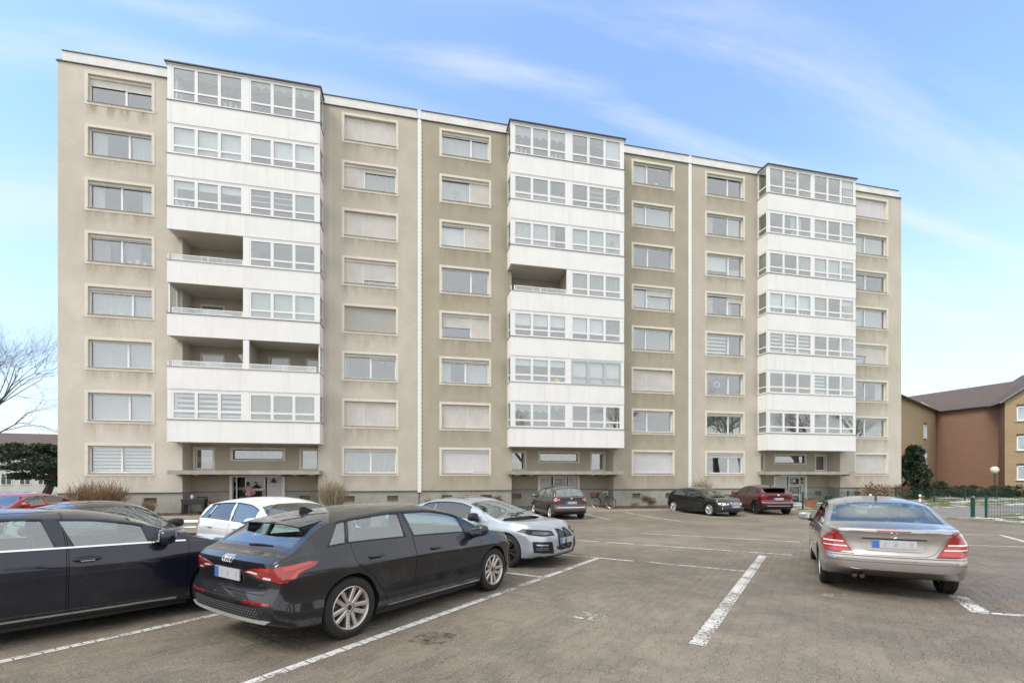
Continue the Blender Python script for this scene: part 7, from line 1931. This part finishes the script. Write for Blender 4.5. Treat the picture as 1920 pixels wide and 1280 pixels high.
MAT_ROOF = m_brick('dark_roof_tiles', (.165, .13, .115), (.13, .105, .095), (.04, .035, .035), 1.4)
hs = empty('brick_house', (0, 0, 0)); c1 = at(1755, 50.); hs.location = (c1[0], c1[1], -.6); tag(hs, 'brown and tan brick housing block with dark tiled roof on the right', 'house')
def HP(px, t, z): x, y = at(px, t); return Vector((x-c1[0], y-c1[1], z+.6))
def vquad(q, a, b, z0, z1): q.quad((a.x, a.y, z0), (b.x, b.y, z0), (b.x, b.y, z1), (a.x, a.y, z1))
EV, RG = 8.65, 11.5
A = HP(1755, 50., 0); B = HP(1872, 45., 0); Wl = HP(1672, 38.5, 0)
ab = (B-A); ab.z = 0; e1 = ab.normalized(); n1 = Vector((-e1.y, e1.x, 0))           # away from the viewer
if n1.dot(Vector((F2[0], F2[1], 0))) < 0: n1 = -n1
wl_ = (Wl-A); wl_.z = 0; e2 = wl_.normalized(); n2 = Vector((-e2.y, e2.x, 0))
if n2.dot(e1) > 0: n2 = -n2
q = MB(); vquad(q, A, B, -.4, EV+.6); q.build('wall', MAT_BRB, hs)
q = MB(); vquad(q, Wl, A, -.4, EV+.6); q.build('wall', MAT_BRT, hs)
zE, zR = EV+.6, RG+.6; D2 = 5.2
q = MB(); ov = .35                                                                  # main roof and the roof of the left wing
a0 = A-n1*ov; b0 = B-n1*ov; rA = A+n1*D2-e1*6; rB = B+n1*D2+e1*12
q.poly([(a0.x, a0.y, zE-.1), (b0.x+e1.x*12, b0.y+e1.y*12, zE-.1), (rB.x, rB.y, zR), (rA.x, rA.y, zR)])
w0 = Wl-n2*ov; a1 = A-n2*ov; rW = Wl+n2*D2; rA2 = A+n2*D2-e2*6
q.poly([(w0.x, w0.y, zE-.1), (a1.x, a1.y, zE-.1), (rA2.x, rA2.y, zR-.05), (rW.x, rW.y, zR-.05)])
back = A+n1*D2*2; q.poly([(rA.x, rA.y, zR), (rB.x, rB.y, zR), (rB.x+n1.x*D2, rB.y+n1.y*D2, zE), (rA.x+n1.x*D2, rA.y+n1.y*D2, zE)])
q.build('roof', MAT_ROOF, hs)
vd = (n1+n2).normalized(); q = MB(); q.tube([(A.x-vd.x*.3, A.y-vd.y*.3, zE-.02), (A.x+(n1+n2).x*D2*.5, A.y+(n1+n2).y*D2*.5, (zE+zR)/2+.0)], .06, 6); q.build('valley_flashing', MAT_SILL, hs)
q = MB(); q.tube([tuple(a0+Vector((0, 0, zE-.72))), tuple(b0+Vector((0, 0, zE-.72)))], .07, 8); q.tube([tuple(w0+Vector((0, 0, zE-.72))), tuple(a1+Vector((0, 0, zE-.72)))], .07, 8); q.tube([tuple(A+Vector((.05, -.1, zE-.7))), tuple(A+Vector((.05, -.1, -.6)))], .05, 8); q.build('gutter', MAT_DARKMETAL, hs)
# right wing with gable
C_ = HP(1884, 42.8, 0); e3 = (HP(1990, 41.0, 0)-C_); e3.z = 0; e3.normalize(); GW = 10.; Dg = C_+e3*GW; n3 = Vector((-e3.y, e3.x, 0))
if n3.dot(n1) < 0: n3 = -n3
q = MB(); vquad(q, B, C_, -.4, zE); q.build('wall', MAT_BRB, hs)
q = MB(); mid = C_+e3*GW/2; q.poly([(C_.x, C_.y, -.4), (Dg.x, Dg.y, -.4), (Dg.x, Dg.y, zE), (mid.x, mid.y, zR+1.1), (C_.x, C_.y, zE)]); q.build('gable_wall', MAT_BRT, hs)
q = MB(); g0 = C_-e3*.4-n3*.25; m0 = mid-n3*.25; d0 = Dg+e3*.4-n3*.25; far = n3*12
for a, b in ((g0, m0), (d0, m0)): q.quad((a.x, a.y, zE-.25), (b.x, b.y, zR+1.15), (b.x+far.x, b.y+far.y, zR+1.15), (a.x+far.x, a.y+far.y, zE-.25))
q.build('roof', MAT_ROOF, hs)
q = MB(); 
for a, b in ((g0, m0), (d0, m0)): q.tube([(a.x, a.y, zE-.28), (b.x, b.y, zR+1.1)], .12, 6)
q.build('verge_board', MAT_DARKMETAL, hs)
def house_window(p, e, n, w, h, z):
    q = MB(); 
    def bx(u0, u1, z0, z1, y0, y1): 
        c = p+e*((u0+u1)/2)-n*((y0+y1)/2); q.obox((c.x, c.y, z+(z0+z1)/2), (tuple(e), tuple(n), (0, 0, 1)), (u1-u0)/2, (y1-y0)/2, (z1-z0)/2)
    for a in ((-w/2, -w/2+.09, 0, h), (w/2-.09, w/2, 0, h), (-.05, .05, 0, h), (-w/2, w/2, 0, .09), (-w/2, w/2, h-.09, h)): bx(*a, .0, .06)
    bx(-w/2-.1, w/2+.1, -.06, 0, 0, .14)
    wd = q.build('window', MAT_PVC, hs)
    q = MB(); bx(-w/2+.09, w/2-.09, .09, h-.09, -.0, .012); q.build('pane', M('painted_reflection_pane', (.40, .44, .48), .06, .3, 1.2, spec=.9), wd)  # opaque pane, the pale sky reflection is put into its colour
    q = MB(); bx(-w/2-.0, w/2, h, h+.22, .0, .015); q.build('lintel', MAT_DARKMETAL, wd)
for z in (1.25, 4.0, 6.75): house_window(C_+e3*1.55-n3*.0, e3, n3, 1.55, 1.30, z+.55)
for z in (1.25, 4.0, 6.75): house_window(C_+e3*6.5, e3, n3, 1.55, 1.30, z+.55)
pw_ = A+e2*5.6; house_window(pw_, e2, n2, 1.35, 1.35, 6.0); house_window(pw_, e2, n2, 1.35, 1.35, 3.2)
x, y = at(1865, 43.5); lp = empty('globe_lamp', (x, y, -.5)); tag(lp, 'white globe lamp on a short post before the brick houses', 'lamp'); q = MB(); q.tube([(0, 0, 0), (0, 0, 2.3)], .05, 8); q.build('post', MAT_DARKMETAL, lp, True); q = MB(); ellipsoid(q, (0, 0, 2.62), (.34, .34, .36), 14, 9, 1.); q.build('globe', M('opal_globe', (.80, .77, .66), .3, .03), lp, True)

# ---- pale houses far on the left
lh = empty('pale_house', (0, 0, 0)); p0 = at(-220, 62); p1 = at(150, 70); lh.location = (p0[0], p0[1], -.9); tag(lh, 'long pale rendered house with brown roof far beyond the pine', 'house')
e = Vector((p1[0]-p0[0], p1[1]-p0[1], 0)); L = e.length; e.normalize(); n = Vector((-e.y, e.x, 0)); 
if n.dot(Vector((F2[0], F2[1], 0))) < 0: n = -n
def lp_(u, d, z): v_ = e*u+n*d; return (v_.x, v_.y, z)
q = MB(); q.quad(lp_(0, 0, 0), lp_(L, 0, 0), lp_(L, 0, 6.9), lp_(0, 0, 6.9)); q.quad(lp_(L, 0, 0), lp_(L, 9, 0), lp_(L, 9, 6.9), lp_(L, 0, 6.9)); q.quad(lp_(0, 9, 0), lp_(0, 0, 0), lp_(0, 0, 6.9), lp_(0, 9, 6.9)); q.quad(lp_(L, 9, 0), lp_(0, 9, 0), lp_(0, 9, 6.9), lp_(L, 9, 6.9)); q.build('wall', M('pale_house_render', (.62, .60, .57), .9, .1, .5), lh)
q = MB(); q.quad(lp_(-.5, -.5, 6.7), lp_(L+.5, -.5, 6.7), lp_(L+.5, 4.5, 9.0), lp_(-.5, 4.5, 9.0)); q.quad(lp_(L+.5, 9.5, 6.7), lp_(-.5, 9.5, 6.7), lp_(-.5, 4.5, 9.0), lp_(L+.5, 4.5, 9.0)); q.build('roof', MAT_ROOF, lh)
for k in range(9):
    for z in (1.1, 4.0):
        q = MB(); u = 2.2+k*(L-4.4)/8; c = lp_(u, -.03, z+.65); q.obox(c, (tuple(e), tuple(n), (0, 0, 1)), .62, .05, .65); w = q.build('window', MAT_PVC, lh)
        for s in (-1, 1): q = MB(); c = lp_(u+s*.29, -.085, z+.65); q.obox(c, (tuple(e), tuple(n), (0, 0, 1)), .24, .008, .55); q.build('pane', M('far_dark_pane', (.06, .07, .08), .1, .2, 2, spec=.8), w)

# ---- person at the left entrance
def skin_mesh(name, verts, edges, rad, mat, parent=None, sub=2, root=0):
    me = bpy.data.meshes.new(name); me.from_pydata([tuple(v) for v in verts], edges, []); o = bpy.data.objects.new(name, me); COL.objects.link(o)
    m = o.modifiers.new('s', 'SKIN'); s = o.modifiers.new('u', 'SUBSURF'); s.levels = s.render_levels = sub
    for i, d in enumerate(me.skin_vertices[0].data): d.radius = rad[i] if isinstance(rad[i], tuple) else (rad[i], rad[i]); d.use_root = (i == root)
    bpy.context.view_layer.update(); ev = o.evaluated_get(bpy.context.evaluated_depsgraph_get()); nm = bpy.data.meshes.new_from_object(ev); bpy.data.objects.remove(o, do_unlink=True); bpy.data.meshes.remove(me)
    nm.materials.clear(); nm.materials.append(mat); nm.polygons.foreach_set('use_smooth', [True]*len(nm.polygons)); nm.update(); return link(name, nm, parent)
px0 = atY(468, .35); ps = empty('person', (px0[0], px0[1], -.40)); tag(ps, 'person in a pink jacket holding a dark bag at the left entrance door', 'person')
SKIN = M('skin', (.55, .34, .25), .5, .06, 12)
# facing the door (+y), leaning a little to the left towards the lock
P_ = [(0,0,.86),(-.02,.01,1.02),(-.05,.03,1.20),(-.08,.05,1.33),(-.10,.07,1.42),(-.11,.10,1.52),(-.11,.11,1.60),      # 0 pelvis .. 6 crown
      (-.25,.05,1.30),(-.36,.16,1.10),(-.30,.36,1.06),(-.29,.42,1.06),                                     # left arm reaching to the door
      (.09,.03,1.31),(.17,.0,1.06),(.15,.10,.86),(.145,.13,.80),                                           # right arm
      (-.10,0,.82),(-.11,.02,.46),(-.12,-.02,.08),(-.13,.14,.03),(.10,0,.82),(.11,.03,.46),(.12,.0,.08),(.13,.16,.03)]
E_ = [(0,1),(1,2),(2,3),(3,4),(4,5),(5,6),(3,7),(7,8),(8,9),(9,10),(3,11),(11,12),(12,13),(13,14),(0,15),(15,16),(16,17),(17,18),(0,19),(19,20),(20,21),(21,22)]
RD = [(.15,.11),(.14,.10),(.15,.105),(.11,.09),.055,(.08,.095),(.06,.07),.055,.042,.034,.030,.055,.042,.034,.030,.085,.058,.042,.04,.085,.058,.042,.04]
body = skin_mesh('body', P_, E_, RD, SKIN, ps)
for hx, hd, s in (((-.29,.42,1.06), Vector((.1,.9,-.2)), -1), ((.145,.13,.80), Vector((0,.35,-.95)), 1)):     # hands: palm, four fingers, thumb
    h0 = Vector(hx); hd.normalize(); sd_ = Vector((1,0,0)); up_ = hd.cross(sd_).normalized(); V = [h0, h0+hd*.05]; Ed = [(0,1)]; Rr = [(.028,.02),(.036,.018)]
    for k, (off, L) in enumerate(((-.027,.062),(-.009,.072),(.009,.068),(.027,.052))):
        a = len(V); V += [h0+hd*.075+sd_*off, h0+hd*(.075+L*.5)+sd_*off+up_*.008, h0+hd*(.075+L*.8)+sd_*off+up_*.026]; Ed += [(1,a),(a,a+1),(a+1,a+2)]; Rr += [.0095,.0085,.007]
    a = len(V); V += [h0+hd*.03-sd_*s*.035, h0+hd*.065-sd_*s*.05+up_*.012]; Ed += [(0,a),(a,a+1)]; Rr += [.011,.009]
    skin_mesh('hand', V, Ed, Rr, SKIN, ps, 1)
JK = M('dusty_pink_jacket', (.46, .24, .25), .85, .14, 14, .3, 60); JN = M('dark_blue_jeans', (.035, .05, .095), .85, .2, 14)
skin_mesh('jacket', [(0,0,.80),(-.01,.0,.95)]+P_[1:5]+[P_[7],P_[8],(-.31,.33,1.065),P_[11],P_[12],(.152,.09,.88)], [(0,1),(1,2),(2,3),(3,4),(4,5),(4,6),(6,7),(7,8),(4,9),(9,10),(10,11)], [(.21,.155),(.20,.15),(.185,.14),(.19,.14),(.145,.12),(.075,.075),(.085,.085),.07,.055,(.085,.085),.07,.055], JK, ps)
skin_mesh('jeans', [(0,0,.88),(-.10,0,.80),(-.11,.02,.46),(-.12,-.02,.10),(.10,0,.80),(.11,.03,.46),(.12,0,.10)], [(0,1),(1,2),(2,3),(0,4),(4,5),(5,6)], [(.175,.13),.105,.075,.062,.105,.075,.062], JN, ps)
for i in (18, 22): q = MB(); ellipsoid(q, (P_[i][0], P_[i][1]-.03, .045), (.052, .135, .05), 12, 8, .8); q.build('shoe', MAT_BLACK, ps, True)
q = MB(); ellipsoid(q, (-.11, .085, 1.555), (.098, .105, .105), 14, 10, .95); ellipsoid(q, (-.105, .05, 1.47), (.085, .06, .09), 12, 8, .9); q.build('hair', M('dark_brown_hair', (.05, .028, .02), .6, .3, 30), ps, True)
q = MB(); ellipsoid(q, (-.11, .205, 1.535), (.012, .02, .018), 8, 6); ellipsoid(q, (-.145, .185, 1.555), (.012, .01, .008), 8, 5); ellipsoid(q, (-.075, .185, 1.555), (.012, .01, .008), 8, 5); ellipsoid(q, (-.11, .185, 1.49), (.024, .012, .007), 8, 5); q.build('face_features', M('face_features', (.35, .16, .13), .5), ps, True)
bag = MB(); c = (px0[0]-.36, px0[1]-.02, .30); bag.prism([(c[0]-.19, c[2]-.19), (c[0]+.19, c[2]-.19), (c[0]+.15, c[2]+.12), (c[0]-.15, c[2]+.12)], 'y', c[1]-.08, c[1]+.08); bg = bag.build('handbag', M('dark_navy_bag', (.025, .03, .045), .5, .2, 12)); tag(bg, 'dark shoulder bag hanging at the side of the person in pink', 'bag')
q = MB(); q.tube([(c[0]-.13, c[1], c[2]+.11), (c[0]-.05, c[1]+.02, c[2]+.42), (px0[0]-.27, px0[1]+.04, .78), (c[0]+.10, c[1]+.05, c[2]+.40), (c[0]+.13, c[1], c[2]+.11)], .012, 5, False); q.build('strap', MAT_BLACK, bg, True)

# ---- bicycle in the middle entrance recess
bx, by = at(1131, 28.4); bk = empty('bicycle', (bx, by, -.42), R_(-52)); tag(bk, 'dark bicycle with a brown crate leaning by the middle entrance', 'bicycle'); bk.rotation_euler = (R_(7), 0, R_(-52))
for x in (-.52, .53):
    q = MB(); q.lathe([(.330, -.016), (.346, -.012), (.350, 0), (.346, .012), (.330, .016), (.322, 0)], 30, 'y', (0, 0, 0), True); w = q.build('wheel', MAT_TYRE, bk, True); w.location = (x, 0, .35)
    q = MB(); q.lathe([(.322, -.010), (.310, 0), (.322, .010)], 30, 'y'); q.lathe([(0, -.04), (.02, -.04), (.02, .04), (0, .04)], 10, 'y')
    for k in range(18): a = 2*PI*k/18; q.tube([(.02*math.cos(a+.5), .02*(-1)**k, .02*math.sin(a+.5)), (.315*math.cos(a), 0, .315*math.sin(a))], .0022, 3, False)
    q.build('rim', MAT_SILVERALU, w)
    q = MB(); n = 14
    for i in range(n): 
        a0, a1 = PI*.05+PI*.75*i/n, PI*.05+PI*.75*(i+1)/n; q.quad((.375*math.cos(a0), -.03, .375*math.sin(a0)), (.375*math.cos(a0), .03, .375*math.sin(a0)), (.375*math.cos(a1), .03, .375*math.sin(a1)), (.375*math.cos(a1), -.03, .375*math.sin(a1)))
    q.build('mudguard', MAT_BLACK, w)
fr_ = MB(); B_, S_, H_, R1, F_ = (-.08, 0, .29), (-.22, 0, .78), (.36, 0, .82), (-.52, 0, .35), (.53, 0, .35)
for a, b, rr_ in ((S_, B_, .018), (B_, H_, .020), ((-.17, 0, .60), (.38, 0, .74), .016), (H_, (.41, 0, .62), .018), ((.41, 0, .62), F_, .013), (B_, R1, .011), (S_, R1, .010)): fr_.tube([a, b], rr_, 8)
fr_.build('frame', M('dark_cycle_frame', (.03, .04, .04), .35, .1), bk, True)
q = MB(); ellipsoid(q, (-.27, 0, .92), (.14, .085, .035), 12, 7, .8); q.tube([(-.22, 0, .76), (-.25, 0, .90)], .013, 6); q.build('saddle', MAT_BLACK, bk, True)
q = MB(); q.tube([(.36, 0, .82), (.34, 0, 1.02)], .014, 6); q.tube([(.18, -.30, 1.05), (.26, -.25, 1.07), (.35, -.08, 1.03), (.35, .08, 1.03), (.26, .25, 1.07), (.18, .30, 1.05)], .013, 6); q.build('handlebar', MAT_SILVERALU, bk, True)
q = MB(); q.lathe([(0, -.02), (.085, -.02), (.085, .02), (0, .02)], 16, 'y', (-.08, 0, .29)); q.tube([(-.08, -.06, .29), (.06, -.06, .19)], .01, 5); q.tube([(-.08, .06, .29), (-.22, .06, .39)], .01, 5); q.box(.02, .10, -.13, -.05, .175, .20); q.box(-.26, -.18, .05, .13, .38, .405); q.build('crank', MAT_DARKMETAL, bk)
q = MB(); q.box(-.76, -.30, -.08, .08, .735, .75); q.tube([(-.70, -.06, .735), (-.53, -.03, .37)], .008, 5); q.tube([(-.70, .06, .735), (-.53, .03, .37)], .008, 5); q.build('luggage_rack', MAT_BLACK, bk)
cr = MB(); 
for z in (.755, .82, .885): 
    cr.box(-.80, -.34, -.165, -.150, z, z+.05); cr.box(-.80, -.34, .150, .165, z, z+.05); cr.box(-.80, -.785, -.15, .15, z, z+.05); cr.box(-.355, -.34, -.15, .15, z, z+.05)
cr.box(-.79, -.35, -.15, .15, .752, .765); o = cr.build('crate', M('brown_crate', (.13, .055, .035), .8, .2, 10), bk)
# ---- raised planter and pots by the left entrance
x, y = atY(365, -1.05); pl = empty('raised_planter', (x, y, BEDZ)); tag(pl, 'dark grey raised planter on legs left of the left entrance', 'planter'); DG = M('anthracite_plastic', (.028, .030, .034), .6, .15, 6)
q = MB(); q.prism([(-.52, .52), (.52, .52), (.56, .80), (-.56, .80)], 'y', -.22, .22); q.build('trough', DG, pl)
q = MB(); q.box(-.53, .53, -.19, .19, .79, .81); q.build('soil', MAT_SOIL, pl)
for sx in (-1, 1):
    for sy in (-1, 1): q = MB(); q.prism([(sx*.50-.05, 0), (sx*.50+.05, 0), (sx*.46+.07, .53), (sx*.46-.07, .53)], 'y', sy*.17-.045, sy*.17+.045); q.build('leg', DG, pl)
q = MB(); q.lathe([(.05, .80), (.08, .92), (.06, 1.02), (0, 1.03)], 12, 'z', (-.12, 0, 0)); o = q.build('glass_jar', M('pale_glass_jar', (.5, .53, .5), .1, .1), None, True); o.location = (x, y, BEDZ); tag(o, 'pale jar standing on the dark raised planter', 'jar')
def pot(px, Y, r0, h, mat, label, dead=True, zb=None):
    x, y = atY(px, Y); z = BEDZ if zb is None else zb; rt = empty('plant_pot', (x, y, z)); tag(rt, label, 'plant pot'); q = MB(); q.lathe([(0, 0), (r0*.68, 0), (r0, h*.86), (r0*1.06, h*.86), (r0*1.06, h), (r0*.94, h), (r0*.9, h*.9), (0, h*.9)], 20, 'z'); q.build('pot', mat, rt, 40)
    q = MB(); rr_ = random.Random(int(px)); leaf_quads(q, (0, 0, h+.06), (r0*1.1, r0*1.1, .12), 90, .05, rr_); q.build('dead_plant', MAT_DEADLEAF if dead else MAT_EVERG, rt)
pot(402, -1.0, .30, .55, M('grey_pot', (.13, .13, .13), .7, .15), 'grey pot with a withered plant beside the raised planter')
x_, y_ = at(1519, 28.3); pot(1519, y_, .36, .50, M('terracotta', (.42, .17, .09), .8, .15), 'terracotta pot behind the fence at the right entrance', zb=-.42)
pot(1554, y_+.6, .22, .55, MAT_FENCE, 'small dark green pot right of the terracotta pot', False, zb=-.42)
# grass blades on the verges
q = MB(); r = random.Random(21)
for i in range(9000):
    px = r.uniform(1490, 1990); t = r.uniform(19.5, 40); x, y = at(px, t)
    d = (x-22.2)/ (34-22.2)
    if x < 22.4 or (-8.5+2.3*d > y > -12.3+1.9*d) or (y < -12 and x < 23.6): continue
    a = r.random()*6.28; hh = r.uniform(.03, .10); q.poly([(x, y, -.35), (x+.012*math.cos(a), y+.012*math.sin(a), -.35), (x+.03*math.cos(a*2), y+.03*math.sin(a*2), -.35+hh)])
tag(q.build('grass', M('winter_grass', (.13, .16, .055), .9, .4, 2)), kind='stuff')
